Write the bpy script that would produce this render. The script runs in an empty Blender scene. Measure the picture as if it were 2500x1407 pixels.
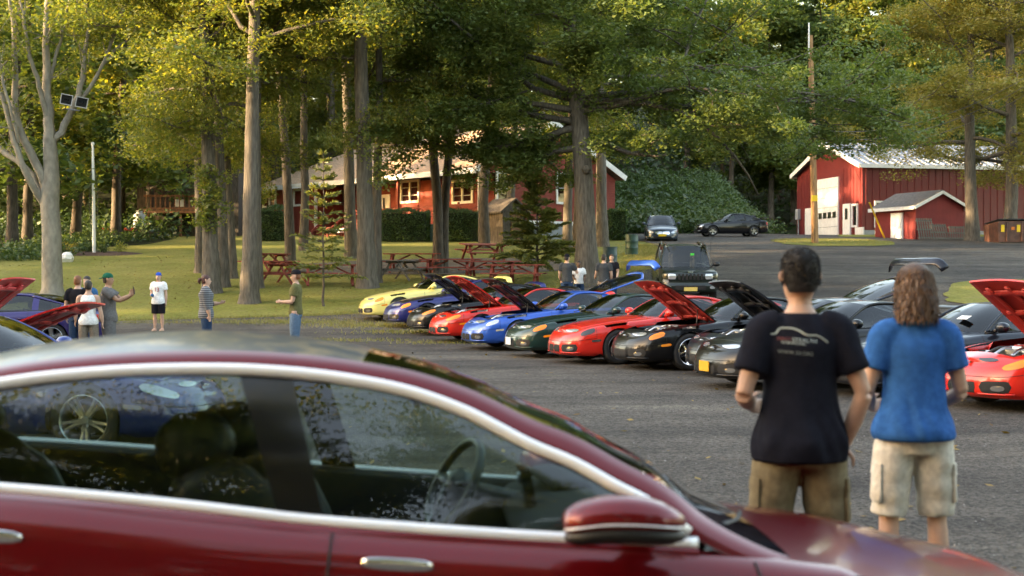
import bpy, bmesh, math, random
import numpy as np
from mathutils import Vector, Matrix
R = math.radians
rng = np.random.default_rng(7)
random.seed(7)
scene = bpy.context.scene
COL = scene.collection

# ------------------------------------------------------------------ camera, sky, sun, exposure
CAM_H = 1.72
F_PX = 3472.0            # focal length in photo pixels (2500 wide, about a 50 mm lens)
HZ = 672.0               # photo row of the horizon
cd = bpy.data.cameras.new('camera')
cam = bpy.data.objects.new('camera', cd); COL.objects.link(cam)
cd.lens = 50.0; cd.sensor_width = 36.0; cd.clip_start = 0.05; cd.clip_end = 2000
cam.location = (0, 0, CAM_H)
cam.rotation_euler = (R(90) - math.atan((703.5 - HZ) / F_PX), 0, 0)
cd.dof.use_dof = True; cd.dof.focus_distance = 27.0; cd.dof.aperture_fstop = 2.8
scene.camera = cam

SUN_EL, SUN_AZ = 9.5, 260.0        # azimuth clockwise from +Y: low sun from the left, a little behind the camera
w = bpy.data.worlds.new('World'); scene.world = w; w.use_nodes = True
nt = w.node_tree; bg = nt.nodes['Background']
sky = nt.nodes.new('ShaderNodeTexSky'); sky.sky_type = 'NISHITA'; sky.sun_disc = False
sky.sun_elevation = R(SUN_EL); sky.sun_rotation = R(SUN_AZ)
sky.air_density = 1.0; sky.dust_density = 2.0; sky.ozone_density = 0.6
nt.links.new(sky.outputs[0], bg.inputs[0]); bg.inputs[1].default_value = 0.15
sl = bpy.data.lights.new('sun', 'SUN'); sl.energy = 2.6; sl.angle = R(0.6); sl.color = (1.0, 0.78, 0.50)
sun = bpy.data.objects.new('sun', sl); COL.objects.link(sun)
a, e = R(SUN_AZ), R(SUN_EL)
sdir = Vector((math.sin(a) * math.cos(e), math.cos(a) * math.cos(e), math.sin(e)))
sun.rotation_euler = sdir.to_track_quat('Z', 'Y').to_euler()
sun.location = (-60, -20, 40)
scene.render.engine = 'CYCLES'
vs = scene.view_settings
vs.view_transform = 'Standard'; vs.look = 'None'; vs.gamma = 1.0; vs.use_curve_mapping = False
vs.exposure = 3.45
vs.use_white_balance = True; vs.white_balance_temperature = 8100; vs.white_balance_tint = 14
scene.cycles.use_denoising = True
scene.cycles.max_bounces = 8; scene.cycles.transparent_max_bounces = 16
scene.cycles.diffuse_bounces = 3; scene.cycles.glossy_bounces = 4; scene.cycles.transmission_bounces = 6
scene.cycles.caustics_reflective = False; scene.cycles.caustics_refractive = False

# ------------------------------------------------------------------ maths helpers
def pchip(xs, ys):
    xs = np.asarray(xs, float); ys = np.asarray(ys, float)
    h = np.diff(xs); d = np.diff(ys) / h
    m = np.zeros(len(xs))
    for i in range(1, len(xs) - 1):
        if d[i-1] * d[i] > 0:
            w1 = 2*h[i] + h[i-1]; w2 = h[i] + 2*h[i-1]
            m[i] = (w1 + w2) / (w1/d[i-1] + w2/d[i])
    m[0], m[-1] = d[0], d[-1]
    def f(x):
        x = np.clip(np.asarray(x, float), xs[0], xs[-1])
        i = np.clip(np.searchsorted(xs, x, side='right') - 1, 0, len(xs) - 2)
        t = (x - xs[i]) / h[i]
        return ((2*t**3 - 3*t**2 + 1) * ys[i] + (t**3 - 2*t**2 + t) * h[i] * m[i]
                + (-2*t**3 + 3*t**2) * ys[i+1] + (t**3 - t**2) * h[i] * m[i+1])
    return f

def catmull(pts, n):
    """n points evenly spaced along a smooth curve through pts (centripetal parameter by chord length)"""
    P = np.asarray(pts, float)
    L = np.r_[0, np.cumsum(np.linalg.norm(np.diff(P, axis=0), axis=1))]
    m = np.zeros_like(P)
    for k in range(P.shape[1]):
        for i in range(1, len(P) - 1):
            d0 = (P[i, k] - P[i-1, k]) / (L[i] - L[i-1]); d1 = (P[i+1, k] - P[i, k]) / (L[i+1] - L[i])
            w0 = L[i+1] - L[i]; w1 = L[i] - L[i-1]
            m[i, k] = (d0 * w0 + d1 * w1) / (w0 + w1)
        m[0, k] = (P[1, k] - P[0, k]) / (L[1] - L[0]); m[-1, k] = (P[-1, k] - P[-2, k]) / (L[-1] - L[-2])
    s = np.linspace(0, L[-1], n)
    i = np.clip(np.searchsorted(L, s, side='right') - 1, 0, len(P) - 2)
    h = (L[i+1] - L[i])[:, None]; t = ((s - L[i]) / (L[i+1] - L[i]))[:, None]
    return ((2*t**3 - 3*t**2 + 1) * P[i] + (t**3 - 2*t**2 + t) * h * m[i] + (-2*t**3 + 3*t**2) * P[i+1] + (t**3 - t**2) * h * m[i+1])

def sstep(a, b, x):
    t = np.clip((np.asarray(x, float) - a) / (b - a), 0, 1); return t * t * (3 - 2 * t)

# terrain height: level lot, a rising lawn, a road bed, then a wooded bank and hill
_gA = pchip([-200, 29, 35, 41, 52, 65, 80, 93, 98, 121, 160, 240, 330], [0, 0, .09, .3, 1.4, 2.5, 3.6, 4.3, 4.6, 9.6, 16, 31, 40])
_gB = pchip([-200, 29, 35, 41, 52, 65, 80, 93, 122, 160, 240, 330], [0, 0, .09, .3, 1.4, 2.5, 3.6, 4.3, 4.9, 13, 31, 40])
def G(x, y):
    x = np.asarray(x, float); y = np.asarray(y, float)
    k = sstep(16.5, 20.5, x)
    return _gA(y) * (1 - k) + _gB(y) * k
def gz(x, y): return float(G(x, y))
def P(px, py, d):        # a photo pixel at a given distance
    return np.array([(px - 1250) / F_PX * d, d, CAM_H - (py - HZ) / F_PX * d])
def gp(px, py):          # the spot of ground seen at a photo pixel
    d = 3.0
    while d < 300:
        q = P(px, py, d)
        if q[2] <= gz(q[0], q[1]): break
        d += 0.1
    return (float(q[0]), float(q[1]), gz(q[0], q[1]))
def gx(px, d):           # ground point at a photo column and a distance
    x = (px - 1250) / F_PX * d
    return (x, d, gz(x, d))

# ------------------------------------------------------------------ mesh helpers
class MB:
    def __init__(s): s.V = []; s.F = []; s.M = []; s.n = 0
    def add(s, V, F, mi=0):
        V = np.asarray(V, float).reshape(-1, 3)
        s.V.append(V)
        for f in F: s.F.append([int(i) + s.n for i in f]); s.M.append(mi)
        s.n += len(V); return s
    def box(s, c, size, rz=0.0, mi=0, ry=0.0, rx=0.0, bev=0.0):
        x, y, z = [k / 2 for k in size]
        V = np.array([[-x,-y,-z],[x,-y,-z],[x,y,-z],[-x,y,-z],[-x,-y,z],[x,-y,z],[x,y,z],[-x,y,z]])
        F = [[0,3,2,1],[4,5,6,7],[0,1,5,4],[1,2,6,5],[2,3,7,6],[3,0,4,7]]
        M = np.array(Matrix.Rotation(rz, 3, 'Z') @ Matrix.Rotation(ry, 3, 'Y') @ Matrix.Rotation(rx, 3, 'X'))
        return s.add(V @ M.T + np.asarray(c), F, mi)
    def bar(s, p0, p1, w, h, mi=0, up=(0, 0, 1)):
        p0 = Vector(p0); p1 = Vector(p1); d = (p1 - p0); L = d.length; d.normalize()
        u = Vector(up)
        if abs(d.dot(u)) > .99: u = Vector((0, 1, 0))
        sx = d.cross(u).normalized(); u = sx.cross(d).normalized()
        V = [p0 + sx*a*w/2 + u*b*h/2 + d*c*L for c in (0, 1) for b in (-1, 1) for a in (-1, 1)]
        F = [[0,2,3,1],[4,5,7,6],[0,1,5,4],[2,6,7,3],[1,3,7,5],[0,4,6,2]]
        return s.add([tuple(v) for v in V], F, mi)
    def tube(s, path, rad, n=8, mi=0, caps=True, flat=None, closed=False):
        Pt = np.asarray(path, float); m = len(Pt)
        r = np.broadcast_to(np.asarray(rad, float), (m,)) if np.ndim(rad) < 2 else np.asarray(rad, float)
        T = np.gradient(Pt, axis=0) if not closed else (np.roll(Pt, -1, 0) - np.roll(Pt, 1, 0))
        T /= np.linalg.norm(T, axis=1)[:, None] + 1e-9
        up = np.array([0, 0, 1.0]) if abs(T[0][2]) < .9 else np.array([0, 1.0, 0])
        V = []; ang = np.arange(n) * 2 * math.pi / n
        A = up
        for i in range(m):
            t = T[i]; A = A - t * np.dot(A, t); A /= np.linalg.norm(A) + 1e-9; B = np.cross(t, A)
            ra, rb = (r[i], r[i]) if np.ndim(r) == 1 else (r[i, 0], r[i, 1])
            V.append(Pt[i] + np.outer(np.cos(ang) * ra, A) + np.outer(np.sin(ang) * rb, B))
        V = np.concatenate(V); F = []
        for i in range(m if closed else m - 1):
            j = (i + 1) % m
            for k in range(n):
                q = (k + 1) % n
                F.append([i*n+k, i*n+q, j*n+q, j*n+k])
        if caps and not closed:
            F.append(list(range(n))[::-1]); F.append([(m-1)*n + k for k in range(n)])
        return s.add(V, F, mi)
    def grid(s, Pg, mi=0, flip=False):
        Pg = np.asarray(Pg, float); n, m, _ = Pg.shape
        F = []
        for i in range(n - 1):
            for j in range(m - 1):
                f = [i*m+j, (i+1)*m+j, (i+1)*m+j+1, i*m+j+1]
                F.append(f[::-1] if flip else f)
        return s.add(Pg.reshape(-1, 3), F, mi)
    def lathe(s, prof, n=16, mi=0, axis='z', c=(0, 0, 0), caps=True):
        V = []; 
        for r_, z_ in prof:
            for k in range(n):
                t = 2 * math.pi * k / n
                p = (r_*math.cos(t), r_*math.sin(t), z_)
                if axis == 'y': p = (p[0], p[2], -p[1])
                if axis == 'x': p = (p[2], p[0], p[1])
                V.append((p[0]+c[0], p[1]+c[1], p[2]+c[2]))
        F = []; m = len(prof)
        for i in range(m - 1):
            for k in range(n):
                q = (k+1) % n; F.append([i*n+k, i*n+q, (i+1)*n+q, (i+1)*n+k])
        if caps and prof[0][0] > 1e-6: F.append(list(range(n))[::-1])
        if caps and prof[-1][0] > 1e-6: F.append([(m-1)*n+k for k in range(n)])
        return s.add(V, F, mi)
    def prism(s, poly, h, mi=0, M=None):
        """poly: list of 2-D points (x,z); extruded along y by h, both ways from 0"""
        n = len(poly)
        V = np.array([[p[0], -h/2, p[1]] for p in poly] + [[p[0], h/2, p[1]] for p in poly])
        F = [list(range(n)), list(range(2*n-1, n-1, -1))] + [[i, n+i, n+(i+1) % n, (i+1) % n] for i in range(n)]
        if M is not None: V = np.array([tuple(M @ Vector(v)) for v in V])
        return s.add(V, F, mi)
    def arrays(s):
        return np.concatenate(s.V) if s.V else np.zeros((0, 3))
    def mesh(s, name, mats=None, smooth=True, angle=None):
        me = bpy.data.meshes.new(name)
        me.from_pydata(s.arrays().tolist(), [], s.F)
        if mats is not None:
            for m in (mats if isinstance(mats, (list, tuple)) else [mats]): me.materials.append(m)
        if any(s.M): me.polygons.foreach_set('material_index', s.M)
        if smooth: me.polygons.foreach_set('use_smooth', [True] * len(me.polygons))
        if smooth and angle: 
            try: me.set_sharp_from_angle(angle=R(angle))
            except Exception: pass
        me.update(); return me
    def build(s, name, mats, parent=None, smooth=True, angle=40, loc=None):
        return obj(name, s.mesh(name, mats, smooth, angle), parent, loc)

def quads_mesh(name, V, mats, nper=4, smooth=False):
    """fast mesh of independent n-gons: V is (k*nper, 3)"""
    V = np.asarray(V, np.float32); k = len(V) // nper
    me = bpy.data.meshes.new(name)
    me.vertices.add(len(V)); me.vertices.foreach_set('co', V.ravel())
    me.loops.add(len(V)); me.loops.foreach_set('vertex_index', np.arange(len(V), dtype=np.int32))
    me.polygons.add(k)
    me.polygons.foreach_set('loop_start', np.arange(0, len(V), nper, dtype=np.int32))
    me.polygons.foreach_set('loop_total', np.full(k, nper, dtype=np.int32))
    for m in (mats if isinstance(mats, (list, tuple)) else [mats]): me.materials.append(m)
    me.update(calc_edges=True); return me

def obj(name, me, parent=None, loc=None):
    o = bpy.data.objects.new(name, me); COL.objects.link(o)
    if parent is not None: o.parent = parent
    if loc is not None: o.location = loc
    return o
def tag(o, label=None, cat=None, group=None, kind=None):
    if label: o['label'] = label
    if cat: o['category'] = cat
    if group: o['group'] = group
    if kind: o['kind'] = kind
    return o
def thing(name, loc, rz, label, cat, group=None):
    o = bpy.data.objects.new(name, None); COL.objects.link(o)
    o.empty_display_size = .2
    o.location = loc; o.rotation_euler = (0, 0, rz)
    return tag(o, label, cat, group)
def textobj(name, cu):
    t = bpy.data.objects.new(name, cu); COL.objects.link(t); bpy.context.view_layer.update()
    me = bpy.data.meshes.new_from_object(t.evaluated_get(bpy.context.evaluated_depsgraph_get()))
    for m in cu.materials:
        if m and m.name not in [k.name for k in me.materials if k]: me.materials.append(m)
    bpy.data.objects.remove(t); o = bpy.data.objects.new(name, me); COL.objects.link(o); return o
def copy_tree(o, parent=None):
    c = o.copy(); COL.objects.link(c)
    if parent is not None: c.parent = parent
    for ch in list(o.children): copy_tree(ch, c)
    return c

# ------------------------------------------------------------------ materials
def newmat(name):
    m = bpy.data.materials.new(name); m.use_nodes = True
    return m, m.node_tree, m.node_tree.nodes['Principled BSDF']
def hexc(h):
    h = h.lstrip('#'); c = [int(h[i:i+2], 16) / 255 for i in (0, 2, 4)]
    return tuple(((x + .055) / 1.055) ** 2.4 if x > .04045 else x / 12.92 for x in c)
def mat(name, c, rough=.6, metal=0.0, var=.15, scale=8.0, bump=0.0, bscale=None, coat=0.0, spec=.5, c2=None, detail=4.0, stretch=None, lo=.38, hi=.62):
    m, t, b = newmat(name)
    b.inputs['Roughness'].default_value = rough; b.inputs['Metallic'].default_value = metal
    b.inputs['Coat Weight'].default_value = coat; b.inputs['Coat Roughness'].default_value = .04
    b.inputs['Specular IOR Level'].default_value = spec
    c = tuple(c)
    if var or c2:
        tc = t.nodes.new('ShaderNodeTexCoord'); src = tc.outputs['Object']
        if stretch:
            mp = t.nodes.new('ShaderNodeMapping'); mp.inputs['Scale'].default_value = stretch
            t.links.new(src, mp.inputs[0]); src = mp.outputs[0]
        n = t.nodes.new('ShaderNodeTexNoise'); n.inputs['Scale'].default_value = scale; n.inputs['Detail'].default_value = detail
        t.links.new(src, n.inputs['Vector'])
        r = t.nodes.new('ShaderNodeValToRGB')
        a_ = tuple(max(0, x * (1 - var)) for x in c); b_ = c2 if c2 else tuple(min(1, x * (1 + var)) for x in c)
        r.color_ramp.elements[0].position = lo; r.color_ramp.elements[1].position = hi
        r.color_ramp.elements[0].color = a_ + (1,); r.color_ramp.elements[1].color = tuple(b_) + (1,)
        t.links.new(n.outputs['Fac'], r.inputs[0]); t.links.new(r.outputs[0], b.inputs['Base Color'])
        if bump:
            n2 = n
            if bscale:
                n2 = t.nodes.new('ShaderNodeTexNoise'); n2.inputs['Scale'].default_value = bscale; n2.inputs['Detail'].default_value = 5
                t.links.new(src, n2.inputs['Vector'])
            bp = t.nodes.new('ShaderNodeBump'); bp.inputs['Strength'].default_value = bump; bp.inputs['Distance'].default_value = .02
            t.links.new(n2.outputs['Fac'], bp.inputs['Height']); t.links.new(bp.outputs[0], b.inputs['Normal'])
    else:
        b.inputs['Base Color'].default_value = c + (1,)
    return m
def leafmat(name, cols, trans=.45, rough=.6):
    """diffuse + translucent leaf; every leaf picks its own colour"""
    m = bpy.data.materials.new(name); m.use_nodes = True; t = m.node_tree
    t.nodes.remove(t.nodes['Principled BSDF']); out = t.nodes['Material Output']
    g = t.nodes.new('ShaderNodeNewGeometry'); r = t.nodes.new('ShaderNodeValToRGB')
    r.color_ramp.interpolation = 'LINEAR'
    el = r.color_ramp.elements
    while len(el) < len(cols): el.new(.5)
    for i, c in enumerate(cols):
        el[i].position = i / (len(cols) - 1); el[i].color = tuple(c) + (1,)
    t.links.new(g.outputs['Random Per Island'], r.inputs[0])
    d = t.nodes.new('ShaderNodeBsdfDiffuse'); tr = t.nodes.new('ShaderNodeBsdfTranslucent'); mx = t.nodes.new('ShaderNodeMixShader')
    gl = t.nodes.new('ShaderNodeBsdfGlossy'); gl.inputs['Roughness'].default_value = .45; mg = t.nodes.new('ShaderNodeMixShader'); mg.inputs[0].default_value = .05
    mul = t.nodes.new('ShaderNodeMix'); mul.data_type = 'RGBA'; mul.blend_type = 'MULTIPLY'; mul.inputs[0].default_value = 1
    mul.inputs[7].default_value = (1.25, 1.15, .55, 1)
    t.links.new(r.outputs[0], d.inputs[0]); t.links.new(r.outputs[0], mul.inputs[6]); t.links.new(mul.outputs[2], tr.inputs[0])
    mx.inputs[0].default_value = trans
    t.links.new(d.outputs[0], mx.inputs[1]); t.links.new(tr.outputs[0], mx.inputs[2])
    t.links.new(mx.outputs[0], mg.inputs[1]); t.links.new(gl.outputs[0], mg.inputs[2]); t.links.new(mg.outputs[0], out.inputs[0])
    return m
def glassmat(name, tint=(.55, .6, .58), refl=1.0, base=(.01, .012, .012), alpha=.6):
    """thin window glass: sees through, mirrors at grazing angles"""
    m = bpy.data.materials.new(name); m.use_nodes = True; t = m.node_tree
    t.nodes.remove(t.nodes['Principled BSDF']); out = t.nodes['Material Output']
    tp = t.nodes.new('ShaderNodeBsdfTransparent'); tp.inputs[0].default_value = tuple(tint) + (1,)
    gl = t.nodes.new('ShaderNodeBsdfGlossy'); gl.inputs['Roughness'].default_value = .01; gl.inputs[0].default_value = (refl, refl, refl, 1)
    fr = t.nodes.new('ShaderNodeFresnel'); fr.inputs[0].default_value = 1.6
    mx = t.nodes.new('ShaderNodeMixShader')
    t.links.new(fr.outputs[0], mx.inputs[0]); t.links.new(tp.outputs[0], mx.inputs[1]); t.links.new(gl.outputs[0], mx.inputs[2])
    t.links.new(mx.outputs[0], out.inputs[0]); return m
def paint(name, c, metal=0.0, rough=.32, coat=.8):
    m, t, b = newmat(name)
    b.inputs['Base Color'].default_value = tuple(c) + (1,)
    b.inputs['Metallic'].default_value = metal; b.inputs['Roughness'].default_value = rough
    b.inputs['Coat Weight'].default_value = coat; b.inputs['Coat Roughness'].default_value = .03; b.inputs['Specular IOR Level'].default_value = .15
    # fine orange-peel and dust so the clear coat is not a perfect mirror
    tc = t.nodes.new('ShaderNodeTexCoord'); n = t.nodes.new('ShaderNodeTexNoise'); n.inputs['Scale'].default_value = 3.0; n.inputs['Detail'].default_value = 8
    t.links.new(tc.outputs['Object'], n.inputs['Vector'])
    r = t.nodes.new('ShaderNodeMapRange'); r.inputs[3].default_value = .02; r.inputs[4].default_value = .13
    t.links.new(n.outputs['Fac'], r.inputs[0]); t.links.new(r.outputs[0], b.inputs['Coat Roughness'])
    return m
def flat(name, c, rough=.6, metal=0.0, spec=.5): return mat(name, c, rough, metal, var=0, spec=spec)
M = {}
M['black'] = flat('black_plastic', (.012, .012, .013), .5)
M['rubber'] = mat('tyre_rubber', (.022, .022, .023), .8, var=.2)
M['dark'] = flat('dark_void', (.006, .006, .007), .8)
M['chrome'] = flat('chrome', (.85, .86, .88), .12, 1.0)
M['alloy'] = flat('alloy', (.55, .56, .58), .28, 1.0)
M['alloy_dark'] = flat('dark_alloy', (.14, .14, .15), .3, .9)
M['white'] = mat('white_paint', (.78, .78, .76), .5, var=.06, scale=4)
M['lens'] = flat('clear_lens', (.50, .53, .56), .07, .6)
M['fog'] = flat('fog_lens', (.30, .31, .32), .1, .7)
M['lens_dark'] = flat('smoked_lens', (.05, .05, .055), .08)
M['amber'] = flat('amber_lens', (.75, .22, .015), .15)
M['redlens'] = flat('red_lens', (.5, .012, .012), .12)
M['glass'] = glassmat('car_glass', (.42, .47, .45))
M['glass_dark'] = glassmat('tinted_car_glass', (.16, .18, .18))
M['seat'] = mat('seat_cloth', (.03, .03, .032), .9, var=.3, scale=20)
M['skin'] = mat('skin', (.50, .30, .215), .55, var=.08, scale=14)
# ------------------------------------------------------------------ the ground
def gravel_material():
    m, t, b = newmat('gravel'); b.inputs['Roughness'].default_value = .95; b.inputs['Specular IOR Level'].default_value = .25
    L = t.links.new; tc = t.nodes.new('ShaderNodeTexCoord')
    def noise(s, d=6, r=.6):
        n = t.nodes.new('ShaderNodeTexNoise'); n.inputs['Scale'].default_value = s; n.inputs['Detail'].default_value = d; n.inputs['Roughness'].default_value = r
        L(tc.outputs['Object'], n.inputs['Vector']); return n
    def ramp(src, p0, c0, p1, c1):
        r = t.nodes.new('ShaderNodeValToRGB'); e = r.color_ramp.elements
        e[0].position, e[1].position = p0, p1; e[0].color = tuple(c0) + (1,); e[1].color = tuple(c1) + (1,); L(src, r.inputs[0]); return r
    def mix(kind, f, a_, b_):
        x = t.nodes.new('ShaderNodeMix'); x.data_type = 'RGBA'; x.blend_type = kind
        if isinstance(f, float): x.inputs[0].default_value = f
        else: L(f, x.inputs[0])
        L(a_, x.inputs[6]); L(b_, x.inputs[7]); return x.outputs[2]
    vo = t.nodes.new('ShaderNodeTexVoronoi'); vo.inputs['Scale'].default_value = 42; L(tc.outputs['Object'], vo.inputs['Vector'])
    sep = t.nodes.new('ShaderNodeSeparateColor'); L(vo.outputs['Color'], sep.inputs[0])
    stones = ramp(sep.outputs[0], .05, (.036, .034, .033), .97, (.155, .145, .132))
    big = ramp(noise(.16, 5).outputs['Fac'], .36, (.62, .61, .62), .66, (1.25, 1.21, 1.15))
    mid = ramp(noise(1.7, 6).outputs['Fac'], .3, (.72, .72, .73), .75, (1.2, 1.19, 1.16))
    c = mix('MULTIPLY', 1.0, stones.outputs[0], big.outputs[0]); c = mix('MULTIPLY', 1.0, c, mid.outputs[0])
    mp = t.nodes.new('ShaderNodeMapping'); mp.inputs['Rotation'].default_value = (0, 0, .35); mp.inputs['Scale'].default_value = (.08, .9, 1); L(tc.outputs['Object'], mp.inputs[0])
    tn = t.nodes.new('ShaderNodeTexNoise'); tn.inputs['Scale'].default_value = 1.0; tn.inputs['Detail'].default_value = 4; L(mp.outputs[0], tn.inputs['Vector'])
    c = mix('MULTIPLY', 1.0, c, ramp(tn.outputs['Fac'], .40, (.74, .73, .73), .60, (1.12, 1.1, 1.07)).outputs[0])
    # brown leaf litter and pale dust patches
    dm = ramp(noise(.55, 7, .7).outputs['Fac'], .56, (0, 0, 0), .74, (.7, .7, .7))
    dust = t.nodes.new('ShaderNodeRGB'); dust.outputs[0].default_value = (.15, .125, .10, 1)
    c = mix('MIX', dm.outputs[0], c, dust.outputs[0])
    # greenish weeds in worn patches
    gm = ramp(noise(.33, 8, .68).outputs['Fac'], .655, (0, 0, 0), .74, (.7, .7, .7))
    gr = t.nodes.new('ShaderNodeRGB'); gr.outputs[0].default_value = (.13, .14, .035, 1)
    c = mix('MIX', gm.outputs[0], c, gr.outputs[0])
    L(c, b.inputs['Base Color'])
    bp = t.nodes.new('ShaderNodeBump'); bp.inputs['Strength'].default_value = .9; bp.inputs['Distance'].default_value = .02
    L(vo.outputs['Distance'], bp.inputs['Height']); bp2 = t.nodes.new('ShaderNodeBump'); bp2.inputs['Strength'].default_value = .6; bp2.inputs['Distance'].default_value = .06
    L(noise(5, 6).outputs['Fac'], bp2.inputs['Height']); L(bp.outputs[0], bp2.inputs['Normal']); L(bp2.outputs[0], b.inputs['Normal'])
    return m
def grass_material(name, c0, c1, c2):
    m, t, b = newmat(name); b.inputs['Roughness'].default_value = .95; b.inputs['Specular IOR Level'].default_value = .15
    L = t.links.new; tc = t.nodes.new('ShaderNodeTexCoord')
    def noise(s, d=6):
        n = t.nodes.new('ShaderNodeTexNoise'); n.inputs['Scale'].default_value = s; n.inputs['Detail'].default_value = d; n.inputs['Roughness'].default_value = .65
        L(tc.outputs['Object'], n.inputs['Vector']); return n.outputs['Fac']
    r = t.nodes.new('ShaderNodeValToRGB'); e = r.color_ramp.elements; e[0].position = .36; e[1].position = .66
    e[0].color = tuple(c0) + (1,); e[1].color = tuple(c1) + (1,); L(noise(.35), r.inputs[0])
    r2 = t.nodes.new('ShaderNodeValToRGB'); e = r2.color_ramp.elements; e[0].position = .3; e[1].position = .75
    e[0].color = (.6, .6, .6, 1); e[1].color = (1.35, 1.3, 1.2, 1); L(noise(9, 8), r2.inputs[0])
    x = t.nodes.new('ShaderNodeMix'); x.data_type = 'RGBA'; x.blend_type = 'MULTIPLY'; x.inputs[0].default_value = 1
    L(r.outputs[0], x.inputs[6]); L(r2.outputs[0], x.inputs[7])
    r3 = t.nodes.new('ShaderNodeValToRGB'); e = r3.color_ramp.elements; e[0].position = .60; e[1].position = .74
    e[0].color = (0, 0, 0, 1); e[1].color = (.85, .85, .85, 1); L(noise(.9, 9), r3.inputs[0])
    y = t.nodes.new('ShaderNodeMix'); y.data_type = 'RGBA'; L(r3.outputs[0], y.inputs[0]); L(x.outputs[2], y.inputs[6]); y.inputs[7].default_value = tuple(c2) + (1,)
    L(y.outputs[2], b.inputs['Base Color'])
    bp = t.nodes.new('ShaderNodeBump'); bp.inputs['Strength'].default_value = 1; bp.inputs['Distance'].default_value = .05
    L(noise(25, 6), bp.inputs['Height']); L(bp.outputs[0], b.inputs['Normal']); return m
M['gravel'] = gravel_material()
M['lawn'] = grass_material('lawn_grass', (.165, .185, .042), (.25, .24, .075), (.26, .21, .10))
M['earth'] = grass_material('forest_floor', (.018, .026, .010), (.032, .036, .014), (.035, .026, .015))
M['dirt'] = mat('bare_dirt', (.075, .058, .045), .95, var=.3, scale=2, bump=.5, bscale=20)

ys = np.unique(np.r_[np.arange(-80, 20, 5), np.arange(20, 130, 1.0), np.arange(130, 335, 5)])
xs = np.unique(np.r_[np.arange(-220, -40, 12), np.arange(-40, 60, 2.0), np.arange(60, 230, 12)])
XX, YY = np.meshgrid(xs, ys, indexing='ij')
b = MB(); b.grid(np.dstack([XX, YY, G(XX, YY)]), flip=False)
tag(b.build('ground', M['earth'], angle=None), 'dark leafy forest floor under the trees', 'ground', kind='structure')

def sheet(name, rows, lift, material, label, cat, n=24, wob=0.0, seed=1):
    """a sheet on the terrain: rows = [(y, x_left, x_right)], edges wobble a little"""
    rr = np.random.default_rng(seed)
    Y = np.array([r[0] for r in rows]); fl = pchip(Y, [r[1] for r in rows]); fr = pchip(Y, [r[2] for r in rows])
    yy = np.arange(Y[0], Y[-1] + .01, .5); Pg = []
    wl = np.interp(yy, np.arange(Y[0] - 1, Y[-1] + 2, .8), rr.normal(0, wob, len(np.arange(Y[0] - 1, Y[-1] + 2, .8))))
    wr = np.interp(yy, np.arange(Y[0] - 1, Y[-1] + 2, .8), rr.normal(0, wob, len(np.arange(Y[0] - 1, Y[-1] + 2, .8))))
    for i, y in enumerate(yy):
        x = np.linspace(fl(y) + wl[i], fr(y) + wr[i], n)
        Pg.append(np.c_[x, np.full(n, y), G(x, y) + lift])
    q = MB(); q.grid(np.array(Pg), flip=True)
    return tag(q.build(name, material, angle=None), label, cat, kind='structure')
sheet('lawn', [(39.5, -60, 2), (44, -60, 4), (50, -60, 7), (58, -34, 8), (63, -27, 8.5), (70, -23, 8.3), (77, -19.5, 8), (84, -20, 7), (90, -22, 3), (94, -22, 0)],
      .02, M['lawn'], 'mown sloping lawn between the gravel lot and the red house', 'lawn', n=60)
lot = [(-40, -60, 60), (20, -60, 60), (38, -60, 60), (40.2, -60, 60), (41.0, -14.5, 60), (42.2, -9.5, 60), (43.2, -5.6, 60), (45, -2.6, 60), (48, 0.2, 60), (52, 3.0, 60), (58, 5.4, 60),
       (66, 6.7, 60), (74, 7.5, 60), (79, 7.4, 60), (83, 5.2, 60), (88, 2, 60), (96, 0, 24)]
sheet('gravel_lot', lot, .05, M['gravel'], 'dark gravel car park running up to the far buildings', 'car park', n=70, wob=.12)
sheet('dirt_patch', [(55.5, -7.4, -3.2), (57, -9.0, 1.8), (60, -9.2, 2.6), (63, -6.5, 2.2), (64.5, -3, 0)], .035, M['dirt'], 'bare dirt under the picnic tables', 'dirt', n=30, wob=.15)
sheet('grass_island', [(73.5, 15.4, 18.6), (75, 14.7, 20.4), (78.5, 14.6, 20.8), (81, 15.6, 20.4), (83, 16.3, 19)], .075, M['lawn'],
      'low grass island around the utility pole', 'grass island', n=20, wob=.25, seed=4)
sheet('grass_verge', [(85.5, 20.5, 23.5), (87, 20, 34), (90.5, 20.5, 34), (92.3, 21.5, 30)], .075, M['lawn'], 'grass strip along the foot of the barn', 'grass verge', n=20, wob=.2, seed=6)
sheet('grass_patch', [(44.5, 15.8, 17.6), (46.5, 14.6, 24), (51, 15.5, 26), (53, 17.5, 24)], .075, M['lawn'], 'grass patch at the edge of the lot behind the red car with raised hood', 'grass patch', n=20, wob=.2, seed=8)

def blades(spots, h, seed, wdt=.012):
    r_ = np.random.default_rng(seed); S = np.asarray(spots); k = len(S)
    a_ = r_.uniform(0, 6.28, k); hh = h * r_.uniform(.4, 1.2, k); ln = r_.normal(0, .5, (k, 2)) * hh[:, None]
    d = np.c_[np.cos(a_), np.sin(a_), np.zeros(k)] * wdt
    T = S + np.c_[ln, hh]
    return np.stack([S - d, S + d, T], 1).reshape(-1, 3)
M['blade'] = leafmat('grass_blade', [(.14, .16, .03), (.22, .22, .05), (.30, .26, .10)], .35)
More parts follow.
